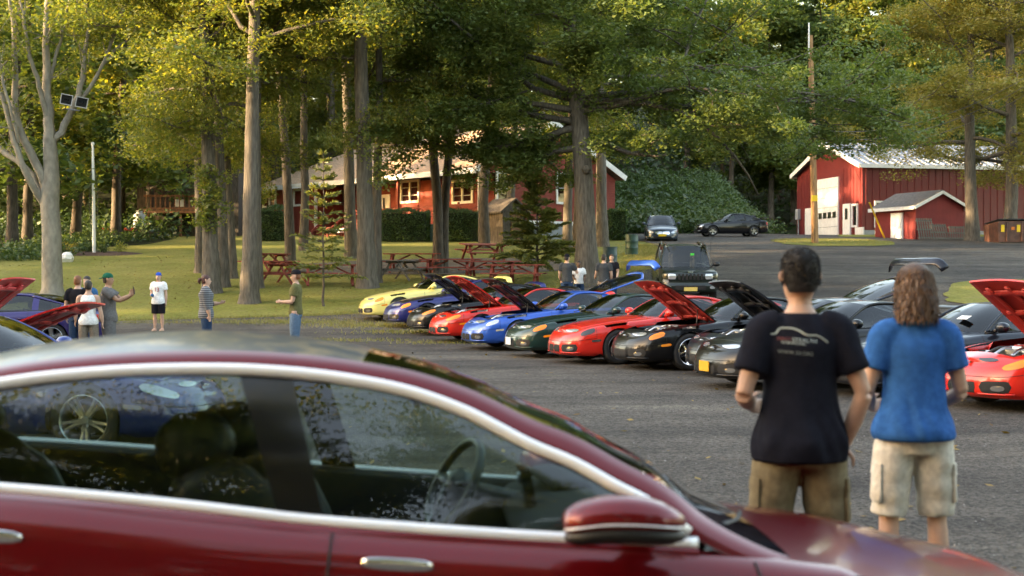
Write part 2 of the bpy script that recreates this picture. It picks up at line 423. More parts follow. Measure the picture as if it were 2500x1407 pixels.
# tufts of grass: a fringe where the lawn meets the gravel, weedy patches on the lot
sp = []
fl = pchip([r[0] for r in lot], [r[1] for r in lot])
for i in range(26000):
    y = rng.uniform(40.6, 76) if rng.random() < .75 else rng.uniform(40.6, 46)
    x = float(fl(y)) + rng.normal(-.5, .55)
    if x > -40: sp.append((x, y, gz(x, y) + .02))
for i in range(9000):
    x = rng.uniform(-22, -4.5); y = 40.7 + rng.exponential(.7); sp.append((x, y, gz(x, y) + .02))
for cx, cy, sx, sy, k in [(-3.9, 40.0, .9, .5, 1500), (-2.6, 37.6, .8, .35, 900), (-4.3, 34.5, 1.0, .3, 500), (-1.5, 33.6, .8, .25, 300), (-6.5, 41.2, 1.2, .5, 1200)]:
    for i in range(k):
        x = rng.normal(cx, sx); y = rng.normal(cy, sy); sp.append((x, y, gz(x, y) + .045))
for i in range(7000):
    x = rng.uniform(14.5, 21); y = rng.uniform(73.5, 83); 
    if ((x-17.6)/3.2)**2 + ((y-78.5)/5)**2 < 1: sp.append((x, y, gz(x, y) + .07))
tag(obj('grass', quads_mesh('grass', blades(sp, .075, 3), M['blade'], 3)), 'short grass tufts fringing the gravel and growing through it', 'grass', kind='stuff')
# fallen leaves on the grass and the gravel
lv = []
for i in range(5200):
    if i % 9: y = rng.uniform(40, 68); x = rng.uniform(-.36, .12) * y
    else: d = 6 + 36 * rng.random(); y = d; x = rng.uniform(-.36, .36) * d
    lv.append((x, y, gz(x, y) + .062))
lv = np.array(lv); k = len(lv); a_ = rng.uniform(0, 6.28, k); sz = rng.uniform(.02, .055, k)[:, None]
u_ = np.c_[np.cos(a_), np.sin(a_), rng.normal(0, .25, k)]; v_ = np.c_[-np.sin(a_), np.cos(a_), rng.normal(0, .25, k)]
LQ = np.stack([lv - u_*sz, lv + v_*sz*.55, lv + u_*sz, lv - v_*sz*.55], 1).reshape(-1, 3)
M['litter'] = leafmat('fallen_leaf', [(.10, .055, .02), (.20, .13, .04), (.30, .22, .07)], .2)
tag(obj('leaf_litter', quads_mesh('leaf_litter', LQ, M['litter'])), 'brown and yellow fallen leaves scattered on lawn and gravel', 'leaves', kind='stuff')
# loose stones on the near gravel
st = []
for i in range(9000):
    d = 5.0 + 24 * rng.random() ** 1.6; x = rng.uniform(-.42, .42) * d
    s_ = .004 + .009 * rng.random() ** 3
    st.append((x, d, s_))
st = np.array(st); k = len(st)
base = np.array([[1, 0, 0], [0, 1, 0], [-1, 0, 0], [0, -1, 0], [0, 0, .8]])
tri = np.array([[0, 1, 4], [1, 2, 4], [2, 3, 4], [3, 0, 4]])
Vb = base[tri.ravel()]
rot = rng.uniform(0, 6.28, k); sc = rng.uniform(.6, 1.4, (k, 3))
VV = Vb[None] * sc[:, None, :] * st[:, 2][:, None, None]
c_, s_ = np.cos(rot)[:, None], np.sin(rot)[:, None]
VV = np.stack([VV[..., 0]*c_ - VV[..., 1]*s_, VV[..., 0]*s_ + VV[..., 1]*c_, VV[..., 2]], -1)
VV += np.c_[st[:, 0], st[:, 1], G(st[:, 0], st[:, 1]) + .049][:, None, :]
M['stone'] = leafmat('loose_stone', [(.05, .05, .05), (.10, .098, .095), (.24, .23, .22)], 0.0)
tag(obj('gravel', quads_mesh('gravel', VV.reshape(-1, 3), M['stone'], 3)), 'loose grey stones scattered over the gravel lot', 'gravel', kind='stuff')
# ------------------------------------------------------------------ trees
M['bark'] = mat('grey_bark', (.105, .090, .072), .9, var=.45, scale=5, bump=1.0, bscale=16, stretch=(3, 3, .5), lo=.3, hi=.7)
M['bark_pale'] = mat('pale_smooth_bark', (.215, .195, .16), .85, var=.28, scale=4, bump=.5, bscale=12, stretch=(1.5, 1.5, .8), lo=.3, hi=.7)
M['bark_dark'] = mat('dark_bark', (.075, .062, .05), .9, var=.4, scale=5, bump=.8, bscale=14, stretch=(3, 3, .5))
M['leaf_green'] = leafmat('oak_leaf_green', [(.085, .135, .035), (.12, .18, .050), (.16, .205, .060)], .5)
M['leaf_olive'] = leafmat('leaf_olive', [(.11, .165, .036), (.16, .205, .048), (.24, .235, .058)], .58)
M['leaf_gold'] = leafmat('leaf_gold', [(.18, .20, .05), (.25, .235, .06), (.33, .27, .075)], .5)  # low sun's gold on the barn trees is put into these leaf colours
M['leaf_dark'] = leafmat('leaf_dark', [(.055, .105, .042), (.08, .14, .052), (.11, .17, .058)], .42)
M['leaf_fresh'] = leafmat('leaf_fresh', [(.12, .18, .042), (.17, .22, .052), (.25, .25, .065)], .58)
M['needle'] = leafmat('spruce_needle', [(.10, .14, .035), (.15, .18, .048), (.21, .21, .06)], .4)
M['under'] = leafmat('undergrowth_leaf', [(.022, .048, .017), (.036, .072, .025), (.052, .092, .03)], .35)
M['hedge'] = leafmat('hedge_leaf', [(.03, .065, .014), (.045, .095, .02), (.065, .12, .026)], .32)
M['brush'] = leafmat('brush_leaf', [(.04, .08, .026), (.06, .11, .034), (.085, .135, .04)], .36)

def leaves(C, rad, per, size, r_, flat_=.55, tilt=.75):
    """leaf-sized rhombs in clumps: C (k,3) clump centres"""
    C = np.asarray(C, float); k = len(C)
    n = k * per
    c = np.repeat(C, per, 0)
    o = r_.normal(0, 1, (n, 3)); o /= np.linalg.norm(o, axis=1)[:, None] + 1e-9
    rr = np.repeat(np.broadcast_to(np.asarray(rad, float), (k,)), per) * r_.random(n) ** .45
    o = o * rr[:, None] * np.array([1, 1, flat_]); p = c + o
    s = size * r_.uniform(.6, 1.3, n)
    nrm = np.c_[r_.normal(0, tilt, (n, 2)), np.ones(n)]; nrm /= np.linalg.norm(nrm, axis=1)[:, None]
    a_ = r_.uniform(0, 6.283, n); u = np.c_[np.cos(a_), np.sin(a_), np.zeros(n)]
    u -= nrm * (u * nrm).sum(1)[:, None]; u /= np.linalg.norm(u, axis=1)[:, None]
    v = np.cross(nrm, u)
    s = s[:, None]
    bend = nrm * s * .12
    Q = np.stack([p - u*s*.55, p + v*s*.30 - bend + u*s*.08, p + u*s*.55, p - v*s*.30 - bend + u*s*.08], 1)
    return Q.reshape(-1, 3)

def wpath(p0, d0, L, n, r_, wob=.12, up=.0):
    d = np.array(d0, float); d /= np.linalg.norm(d); p = np.array(p0, float); out = [p.copy()]
    for i in range(n):
        d = d + r_.normal(0, wob, 3) + np.array([0, 0, up]); d /= np.linalg.norm(d)
        p = p + d * L / n; out.append(p.copy())
    return np.array(out)

def tree_mesh(name, seed, H, r0, cb, cr, bark, leafm, boughs=(), nl=16, nleaf=26000, lsize=.17, droop=0.0, elev=(.15, .6), flare=1.6, stems=None, low=1.0, wob=.02, bias=None, crad=.95, twig=5, nseg=11):
    r_ = np.random.default_rng(seed)
    T = MB(); cen = []
    tp = wpath((0, 0, -.25), (0, 0, 1), H * .93, 22, r_, wob, .03)
    z = np.linspace(0, 1, len(tp)); rad = r0 * (1 - .82 * z ** 1.15)
    rad[0] *= flare * 1.15; rad[1] *= 1.0 + (flare - 1) * .35
    # dense base rings for the flare
    extra = np.array([tp[0] + (tp[1] - tp[0]) * q for q in (.25, .5, .75)]); er = r0 * np.array([1 + (flare-1)*.75, 1 + (flare-1)*.42, 1 + (flare-1)*.2])
    tp2 = np.concatenate([tp[:1], extra, tp[1:]]); rad2 = np.concatenate([rad[:1], er, rad[1:]])
    T.tube(tp2, rad2, 12)
    top = tp
    for i in range(nl + len(boughs)):
        f = (i + r_.random()) / nl; f = f ** .9
        if i >= nl: f = .1
        hz = cb + (H * .9 - cb) * f
        if i >= nl: hz = boughs[i-nl][2]
        j = hz / (H * .93) * (len(top) - 1); j0 = int(min(j, len(top) - 2)); p0 = top[j0] + (top[j0+1] - top[j0]) * (j - j0)
        az = i * 2.39996 + r_.normal(0, .3)
        el = elev[0] + (elev[1] - elev[0]) * f + r_.normal(0, .1)
        L = cr * (1.0 - .62 * f ** 1.6) * r_.uniform(.75, 1.15) * (low if f < .25 else 1)
        if bias is not None: L *= 1 + bias[0] * math.cos(az - bias[1])
        if bias is not None and math.sin(az) < 0: L *= 1 + .62 * math.sin(az)
        if i >= nl: az, el, L = boughs[i-nl][0], boughs[i-nl][1], boughs[i-nl][3]
        d0 = (math.cos(az) * math.cos(el), math.sin(az) * math.cos(el), math.sin(el))
        lp = wpath(p0, d0, L, 9, r_, .15, (-.02 if i < nl else -.006) - droop)
        rl = np.interp(hz, [0, H], [r0 * .42, r0 * .12])
        T.tube(lp, rl * np.linspace(1, .22, len(lp)), 6)
        for k in range(twig):
            q = r_.uniform(.14, 1.0); a_ = q * 9; a0 = int(min(a_, 8)); s0 = lp[a0] + (lp[a0+1] - lp[a0]) * (a_ - a0)
            dd = (lp[a0+1] - lp[a0]); dd /= np.linalg.norm(dd)
            side = np.cross(dd, [0, 0, 1]); side /= np.linalg.norm(side) + 1e-9
            d1 = dd * .6 + side * r_.choice([-1, 1]) * r_.uniform(.5, 1.1) + np.array([0, 0, r_.normal(.08, .3)])
            tw = wpath(s0, d1, L * r_.uniform(.28, .5), 5, r_, .2, -.03 - droop)
            if boughs and tw[-1][2] < (4.6 if tw[-1][0] > .5 else 3.4): continue
            T.tube(tw, rl * .3 * np.linspace(1, .3, len(tw)), 4, caps=False)
            for pt in tw[2:]: cen.append(pt)
            cen.append(tw[-1] + r_.normal(0, .35, 3))
        for pt in lp[3:]: cen.append(pt)
    for i in range(nl): cen.append(top[-1] + r_.normal(0, 1, 3) * np.array([1.6, 1.6, 1.2]))
    cen = np.array(cen) + r_.normal(0, .18, (len(cen), 3))
    if boughs: cen = cen[cen[:, 2] > np.where(cen[:, 0] > .5, 4.9, 3.6)]
    per = max(3, nleaf // len(cen))
    Q = leaves(cen, crad * r_.uniform(.55, 1.15, len(cen)), per, lsize, r_)
    return T.mesh(name + '_trunk', bark), quads_mesh(name + '_crown', Q, leafm)

def plant_tree(meshes, loc, rz, sc, label, group=None, name='oak_tree', tilt=(0, 0)):
    o = thing(name, loc, rz, label, 'tree', group); o.scale = (sc[0], sc[0], sc[1]); o.rotation_euler = (tilt[0], tilt[1], rz)
    obj('trunk', meshes[0], o); obj('crown', meshes[1], o); return o

oakA = tree_mesh('oak_a', 11, 20, .26, 4.6, 5.4, M['bark'], M['leaf_olive'], nl=22, nleaf=56000, lsize=.145, elev=(-.15, .6), droop=.015)
oakB = tree_mesh('oak_b', 12, 21, .29, 7.4, 4.8, M['bark'], M['leaf_olive'], nl=20, nleaf=52000, lsize=.145, elev=(.22, .65), droop=-.02)
oakC = tree_mesh('oak_c', 13, 19, .26, 6.6, 5.2, M['bark'], M['leaf_fresh'], nl=20, nleaf=52000, lsize=.145, elev=(-.15, .5))
slim = tree_mesh('slim', 14, 19, .20, 8.6, 3.6, M['bark_dark'], M['leaf_olive'], nl=16, nleaf=40000, lsize=.145, flare=1.3)
gold = tree_mesh('gold', 15, 21, .36, 4.2, 6.6, M['bark'], M['leaf_gold'], nl=22, nleaf=66000, lsize=.15, elev=(-.05, .6), droop=.01)
wood = [tree_mesh('wood%d' % i, 30 + i, 19, .24, 2.6 + 1.2*i, 4.8, M['bark_dark'], [M['leaf_dark'], M['leaf_green'], M['leaf_olive']][i], nl=17, nleaf=14000, lsize=.34, twig=3, crad=1.3, elev=(-.15, .6)) for i in range(3)]
shade = tree_mesh('shade', 41, 21, .3, 2.5, 6.0, M['bark_dark'], M['leaf_dark'], nl=16, nleaf=9000, lsize=.48, twig=3, crad=1.5, elev=(-.1, .6))

def onground(px, py): return gp(px, py)
GRP = 'tall trees on the lawn in front of the red house'
front = [ # photo base pixel, meshes, rot, (scale, height scale), label
    (489, 668, oakA, .4, (.75, .95), 'slim grey trunk standing behind the ivy-covered clump of trunks'),
    (517, 717, oakB, 1.1, (1.0, 1.0), 'stout grey oak at the front of the clump of trunks, behind the striped-shirt woman'),
    (545, 702, oakA, 2.0, (.85, 1.0), 'dark oak trunk squeezed against the stout oak of the clump'),
    (566, 681, oakC, 3.2, (.75, 1.0), 'leaning oak trunk at the lawn side of the trunk clump'),
    (609, 742, oakB, 4.0, (.98, 1.0), 'tall straight oak with lichened bark and flared foot on the lawn edge'),
    (632, 705, oakC, 5.0, (.62, 1.0), 'thin oak trunk close behind the tall lichened oak'),
    (897, 704, oakB, 2.6, (1.12, 1.1), 'massive straight oak with flared roots beside the dark wooden picnic table'),
    (919, 692, oakA, 5.5, (.70, 1.05), 'dark trunk hidden half behind the massive straight oak'),
    (858, 632, oakB, 1.7, (.92, 1.25), 'dark oak trunk before the house porch steps'),
    (708, 637, slim, .2, (1.15, 1.1), 'crooked dark trunk beside the blue barrel on the lawn'),
    (741, 613, slim, 2.4, (1.15, 1.1), 'slender dark trunk before the white-framed house windows'),
    (1068, 669, slim, 1.2, (1.05, 1.1), 'slender lichened trunk of the pair behind the open black hoods'),
    (1084, 668, slim, 3.9, (1.0, 1.1), 'smoother grey trunk of the pair behind the open black hoods'),
    (1183, 607, slim, 4.8, (1.45, 1.15), 'trunk with a sunlit edge standing by the porch corner'),
    (1241, 592, oakC, .9, (.95, 1.15), 'trunk with a sunlit edge beside the small brown outhouse'),
    (1385, 618, oakA, 3.3, (.9, .95), 'grey trunk right behind the bushy spruce'),
    (1409, 612, slim, 2.2, (1.3, 1.15), 'reddish slim trunk squeezed behind the knotty big oak'),
    (1470, 603, oakB, .6, (1.05, 1.15), 'broad trunk with one sunlit side by the road behind the knotty oak'),
]
for px, py, ms, rz, sc, lab in front:
    plant_tree(ms, onground(px, py), rz, sc, lab, GRP)
for i, (px, d, ms, s_) in enumerate([(470, 97, oakC, 1.05), (575, 101, oakB, 1.1), (680, 104, oakC, 1.1), (800, 102, oakA, 1.1), (905, 106, oakC, 1.15), (1010, 104, oakB, 1.1), (1120, 106, oakA, 1.15), (1225, 105, oakC, 1.1), (1330, 107, oakB, 1.1), (1440, 112, oakC, 1.1)]):
    plant_tree(ms, gx(px, d), i * 1.7, (s_, s_), 'tall olive-leaved oak standing behind the roof of the red house', 'oaks behind the red house')
# the knotty big oak in the middle, wide and heavy limbed
big = tree_mesh('big_oak', 77, 21, .40, 6.2, 10.0, M['bark'], M['leaf_green'], nl=26, nleaf=250000, lsize=.15, elev=(.05, .6), droop=.004, twig=9, bias=(.15, .1), crad=.8, low=.9, boughs=[(math.pi, .12, 6.2, 7.0), (math.pi-.35, .10, 7.0, 7.5), (math.pi+.5, .05, 6.6, 6.5), (math.pi+.2, .2, 8.2, 8.0), (-.1, .12, 7.0, 11.0), (.3, .10, 7.8, 11.5), (-.5, .10, 6.9, 8.5), (.1, .16, 8.8, 12.5), (-.25, .08, 6.6, 6.5), (math.pi+.15, -.06, 6.0, 5.6), (2.6, .0, 6.2, 5.2), (math.pi-.1, -.1, 5.3, 3.6), (-.3, -.1, 5.5, 3.6)])
ob = plant_tree(big, onground(1432, 694), 0, (1.0, 1.0), 'knotty big oak with heavy spreading limbs beside the parked row of sports cars', None, tilt=(0, .0))
kb = MB(); kb.lathe([(0.0, -.16), (.12, -.13), (.19, 0), (.12, .13), (0, .16)], 10, c=(-.02, -.33, 4.15)); kb.build('bark_knot', M['bark'], ob)
# pale many-stemmed tree on the left with the floodlights
T = MB(); r_ = np.random.default_rng(5); cen = []
bx, by, bz = gp(128, 722); S0 = by / F_PX
def tp_(px, py, dy=0): return np.array([(px - 128) * S0, dy, (722 - py) * S0])
def stem(pts, r0, r1, n=22):
    c = catmull([tp_(*p) for p in pts], n); c += r_.normal(0, .02, c.shape); T.tube(c, np.linspace(r0, r1, n), 9); return c
tr = catmull([tp_(128, 736), tp_(128, 700), tp_(127, 640), tp_(126, 560), tp_(122, 490), tp_(126, 430), tp_(122, 340)], 26)
T.tube(tr, np.interp(np.linspace(0, 1, 26), [0, .08, .3, .55, .66, .8, 1], [.52, .36, .33, .31, .32, .26, .22]), 14)
stems_ = [
    [(122, 345), (118, 300, .1), (112, 220, .2), (108, 120, .3), (112, 0, .3), (118, -160, .2)],
    [(124, 480), (100, 420, -.1), (70, 350, -.3), (48, 260, -.4), (52, 170, -.5), (44, 60, -.5), (30, -120, -.4)],
    [(108, 500), (82, 440, -.4), (55, 360, -.6), (32, 260, -.8), (10, 190, -1), (-30, 60, -1.2), (-50, -60, -1.3)],
    [(112, 500), (70, 425, .2), (30, 390, .5), (-20, 360, .8), (-90, 300, 1.2), (-160, 200, 1.6)],
    [(118, 350), (140, 330, .2), (165, 270, .4), (185, 215, .5), (195, 150, .5), (205, 60, .6), (190, -60, .7)],
    [(165, 270, .4), (200, 220, .6), (235, 150, .8), (262, 70, 1.0), (290, -20, 1.2), (310, -140, 1.3)],
    [(235, 150, .8), (268, 110, 1.0), (310, 60, 1.2), (345, 0, 1.4), (380, -100, 1.6)],
    [(118, 300, .1), (100, 200, -.2), (82, 130, -.4), (70, 40, -.5), (62, -80, -.6)],
    [(112, 220, .2), (130, 130, .4), (150, 50, .5), (165, -60, .6)],
    [(60, 350, -.6), (55, 290, -.9), (40, 220, -1.1), (25, 120, -1.2), (15, 20, -1.4)],
]
for i, st_ in enumerate(stems_):
    c = stem(st_, [.2, .17, .13, .14, .14, .075, .055, .10, .07, .06][i], .03)
    for q in range(8):
        k = r_.integers(6, 21); d = c[k+1] - c[k]; d /= np.linalg.norm(d)
        tw = wpath(c[k], d * .7 + r_.normal(0, .55, 3) + [0, 0, .3], r_.uniform(.8, 2.0), 6, r_, .16, .05)
        T.tube(tw, np.linspace(.025, .006, len(tw)), 4, caps=False)
        for p_ in tw[2:]:
            if r_.random() < .62: cen.append(p_)
    for k in range(10, 22):
        if r_.random() < .4: cen.append(c[k])
o = thing('maple_tree', (bx, by, bz), 0, 'pale-barked tree forking into many stems with two floodlights', 'tree')
T.build('trunk', M['bark_pale'], o)
obj('crown', quads_mesh('maple_crown', leaves(np.array(cen), .42, 16, .13, r_, .8), M['leaf_fresh']), o)
# golden trees by the barn
plant_tree(gold, onground(2374, 590), .3, (1.0, 1.0), 'tree with leaves coloured sunlit gold beside the small red shed', 'golden trees by the barn')
plant_tree(gold, onground(2464, 592), 2.4, (1.05, 1.05), 'tree with leaves coloured sunlit gold standing over the brown dumpster', 'golden trees by the barn')
for px, d, s_, rz in [(2660, 84, 1.0, 4.0), (2800, 92, 1.1, 1.0)]:
    plant_tree(gold, gx(px, d), rz, (s_, s_), 'tree with leaves coloured sunlit gold past the dumpster', 'golden trees by the barn')
# dark wood behind the left lawn
for px, py, i, s_, lab in [(30, 619, 1, 1.15, 'dark trunk at the weedy edge of the wood, beside the pale forked tree'), (66, 603, 0, 1.1, 'brown trunk at the wood edge behind the pale forked tree'), (185, 592, 2, 1.15, 'straight grey trunk at the wood edge next to the flagpole'),
                      (283, 589, 1, 1.2, 'grey trunk before the red barbecue bench at the wood edge'), (364, 578, 0, 1.15, 'grey trunk between the gas tank and the brown deck'), (398, 572, 2, 1.15, 'grey trunk in front of the brown deck')]:
    x, y, z = onground(px, py)
    plant_tree(wood[i], (x, y, z), px * .1, (s_, 1.05), lab, 'trees at the edge of the dark wood')
k = 0
WG = 'trees of the wooded hill behind the buildings'
for row, (d, n) in enumerate([(104, 14), (118, 18), (134, 20), (152, 22), (174, 24), (200, 26)]):
    for j in range(n):
        x = (-.46 + .92 * (j + rng.uniform(.1, .9)) / n) * d; y = d + rng.uniform(-6, 6)
        if x > 15 and y < 130 and x < 60: continue
        if 4 < x < 20 and y < 122: continue
        if row < 1 and -19 < x < 5: continue
        i = int(rng.integers(0, 3)); s_ = rng.uniform(.9, 1.25)
        plant_tree(wood[i], (x, y, gz(x, y)), rng.uniform(0, 6.28), (s_ * 1.1, s_),
                   ['dark-leaved forest tree on the hill behind the buildings', 'green-leaved forest tree on the hill behind the buildings', 'olive-leaved forest tree on the hill behind the buildings'][i], WG, name='forest_tree')
for x, y, i, s_ in [(24, 132, 1, 1.25), (29, 134, 0, 1.25), (34, 131, 2, 1.3), (39, 136, 1, 1.3), (45, 133, 0, 1.3), (20, 130, 2, 1.2), (50, 138, 2, 1.3)]:
    plant_tree(wood[i], (x, y, gz(x, y)), x, (s_, s_), 'tall forest tree rising behind the barn roof', 'forest trees behind the barn', name='forest_tree')
for x, y, i in [(-30, 88, 0), (-25.5, 93, 1), (-33, 95, 2), (-21, 98, 0), (-36, 104, 1), (-28, 102, 2), (-40, 92, 0)]:
    plant_tree(wood[i], (x, y, gz(x, y)), x, (1.1, 1.0), 'forest tree deep in the dark wood beyond the flagpole', 'trees deep in the dark wood', name='forest_tree')
# trees around the rest of the lot (they shade it and show in the paint and glass)
k = 0
for x0, x1, y0, y1, n in [(-56, -44, -30, 62, 26), (-72, -60, -40, 70, 22), (-44, 44, -40, -24, 18), (-60, 60, -60, -46, 16), (40, 54, -20, 56, 11)]:
    for j in range(n):
        f = (j + rng.uniform(0, 1)) / n
        x = rng.uniform(x0, x1) if abs(y1 - y0) > abs(x1 - x0) else x0 + (x1 - x0) * f
        y = y0 + (y1 - y0) * f if abs(y1 - y0) > abs(x1 - x0) else rng.uniform(y0, y1)
        s_ = rng.uniform(.9, 1.15) * (.72 if x < -42 and y > 24 else 1)
        plant_tree(shade, (x, y, gz(x, y)), rng.uniform(0, 6.28), (s_ * 1.1, s_), 'tall tree in the belt of trees around the gravel lot', 'belt of trees around the lot', name='forest_tree')

for i, (x, y, s_) in enumerate([(-9, -10, 1.0), (-3.5, -12.5, 1.1), (3, -9.5, 1.0), (9, -12, 1.05), (15, -9, 1.0), (-15, -13, 1.1), (-5, -18, 1.2), (6, -19, 1.2)]):
    plant_tree(oakB, (x, y, gz(x, y)), i*1.3, (s_ * 1.1, s_), 'oak in the row of trees opposite the parked sports cars', 'oaks opposite the parked row')

# spruces
def spruce(seed, H, R0, n_whorl, r0, base_h, dens, droop, sz):
    r_ = np.random.default_rng(seed); T = MB(); Q = []
    T.tube(np.c_[r_.normal(0, .012, 14), r_.normal(0, .012, 14), np.linspace(-.15, H, 14)], r0 * np.linspace(1, .15, 14), 8)
    for i in range(n_whorl):
        f = i / (n_whorl - 1); z = base_h + (H - base_h) * f
        for k in range(int(5 + r_.integers(0, 3))):
            az = r_.uniform(0, 6.28); L = R0 * (1 - f) ** .8 * r_.uniform(.6, 1.1) + .08
            d = np.array([math.cos(az), math.sin(az), .12 + .5 * f])
            p = wpath((0, 0, z), d, L, 7, r_, .06, -droop)
            T.tube(p, np.linspace(.018, .005, len(p)), 4, caps=False)
            m = int(dens * L)
            if m < 2: m = 2
            t_ = r_.uniform(.12, 1, m) * 7; i0 = np.minimum(t_.astype(int), 6); base = p[i0] + (p[i0+1] - p[i0]) * (t_ - i0)[:, None]
            dv = p[i0+1] - p[i0]; dv /= np.linalg.norm(dv, axis=1)[:, None]
            sd = np.cross(dv, [0, 0, 1.0]); sg = r_.choice([-1, 1], m)[:, None]
            tw = dv * .8 + sd * sg * r_.uniform(.3, 1, m)[:, None] + r_.normal(0, .3, (m, 3)); tw /= np.linalg.norm(tw, axis=1)[:, None]
            ln = sz * r_.uniform(.5, 1.3, m)[:, None] * (1 - .5 * (t_ / 7))[:, None] + .03
            wv = np.cross(tw, r_.normal(0, 1, (m, 3))); wv /= np.linalg.norm(wv, axis=1)[:, None]
            Q.append(np.stack([base - wv*.008, base + tw*ln*.6 + wv*.022, base + tw*ln, base + tw*ln*.6 - wv*.022], 1).reshape(-1, 3))
    return T, np.concatenate(Q)
T, Q = spruce(3, 4.9, 1.2, 15, .045, .95, 70, .035, .22)
o = thing('spruce_tree', gp(790, 750), 0, 'thin sparse young spruce beside the man in the olive shirt', 'tree'); T.build('trunk', M['bark_dark'], o); obj('crown', quads_mesh('spruce_crown', Q, M['needle']), o)
T, Q = spruce(4, 3.9, 1.75, 19, .06, .55, 170, .035, .26)
o = thing('spruce_tree', gp(1312, 682), 0, 'bushy dense young spruce behind the blue car with the raised tailgate', 'tree'); T.build('trunk', M['bark_dark'], o); obj('crown', quads_mesh('spruce_crown', Q, M['needle']), o)

# ivy leaves climbing the clump of trunks
x, y, z = gp(517, 717); r_ = np.random.default_rng(9)
c = np.c_[r_.normal(0, .28, 60), r_.normal(-.35, .12, 60), r_.uniform(2.2, 4.4, 60)]
tag(obj('ivy', quads_mesh('ivy', leaves(c, .25, 26, .13, r_, 1.0, 1.2), M['leaf_fresh']), loc=(x, y, z)), 'leafy suckers sprouting from the clump of oak trunks', 'ivy')

# brushy bank beyond the road, weeds by the wood
def brushpile(name, spots, rad, per, size, m, label, seed):
    r_ = np.random.default_rng(seed)
    return tag(obj(name, quads_mesh(name, leaves(np.array(spots), rad, per, size, r_, .8, 1.0), m)), label, name.split('_')[-1], kind='stuff')
sp = []
for i in range(900):
    x = rng.uniform(3, 22); y = 97.5 + 24 * rng.random() ** 1.3
    if x > 18.5 and y > 97: x = rng.uniform(3, 18.5)
    sp.append((x, y, gz(x, y) + rng.uniform(.1, .9)))
brushpile('undergrowth', sp, .85, 62, .19, M['brush'], 'tangled green undergrowth on the bank beyond the road', 2)
sp = []
for i in range(420):
    y = rng.uniform(61, 82); x = -.365 * y + rng.uniform(-1.5, 1) + (y - 61) * .33 + rng.normal(0, .8)
    if y < 70: x = min(x, -20.4)
    sp.append((x, y + 1.5, gz(x, y) + rng.uniform(.05, .55)))
brushpile('weeds', sp, .5, 30, .16, M['brush'], 'tall weeds along the foot of the dark wood', 5)

sp = []
for i in range(2600):
    y = 96 + 95 * rng.random(); x = rng.uniform(-.44, .42) * y
    if x > 14 and y < 128: continue
    if -19 < x < 6 and y < 104: continue
    sp.append((x, y, gz(x, y) + rng.uniform(0, 1.6)))
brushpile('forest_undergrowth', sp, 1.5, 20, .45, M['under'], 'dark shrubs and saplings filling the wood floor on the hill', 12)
sp = []
for i in range(500):
    x = rng.uniform(-42, -20); y = rng.uniform(80, 106); sp.append((x, y, gz(x, y) + rng.uniform(0, 1.2)))
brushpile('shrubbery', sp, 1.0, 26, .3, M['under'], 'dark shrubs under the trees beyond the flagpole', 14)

# clipped hedges
def hedge(x0, x1, ytop, ybase, d, depth, label, rz=0.0, seed=1):
    r_ = np.random.default_rng(seed)
    a_ = (x0 - 1250) / F_PX * d; b_ = (x1 - 1250) / F_PX * d; zt = CAM_H - (ytop - HZ) / F_PX * d; cx = (a_ + b_) / 2
    zb = gz(cx, d); L = b_ - a_; h = zt - zb
    o = thing('hedge', (cx, d, zb), rz, label, 'hedge', 'clipped hedges round the house')
    k = MB(); nx, nz = 14, 7
    k.box((0, 0, h * .47), (L * .9, depth * .88, h * .9)); k.build('dark_core', M['hedge_shade'], o)  # solid inner box, coloured dark for the shade between the leaves
    n = int((L * h * 2 + L * depth + depth * h * 2) * 520); Q = []
    pts = r_.uniform(-.5, .5, (n, 3)); face = r_.integers(0, 5, n)
    ax = np.array([0, 0, 1, 1, 2])[face]; sg = np.array([-.5, .5, -.5, .5, .5])[face]
    pts[np.arange(n), ax] = sg
    pts = pts * np.array([L, depth, h]); pts[:, 2] += h / 2
    bulge = .10 * np.sin(pts[:, 0] * 2.1 + seed) + .06 * np.sin(pts[:, 2] * 4 + pts[:, 0] * 5)
    pts += pts * 0 + np.c_[np.zeros(n), np.sign(pts[:, 1]) * bulge, (ax == 2) * bulge] + r_.normal(0, .05, (n, 3))
    obj('foliage', quads_mesh('hedge_foliage', leaves(pts, .05, 1, .09, r_, 1.0, 1.4), M['hedge']), o)
M['hedge_shade'] = flat('hedge_core', (.012, .022, .006), .9)
hedge(641, 706, 511, 580, 81, 1.6, 'clipped hedge under the small white-framed window of the red house', seed=1)
hedge(932, 1046, 517, 584, 80, 1.8, 'long clipped hedge in front of the porch railing', seed=2)
hedge(1092, 1168, 517, 586, 80, 1.8, 'clipped hedge between the pale barrel and the porch corner', seed=3)
hedge(1488, 1526, 513, 580, 82, 2.0, 'dark upright hedge at the road end of the red house', seed=4)
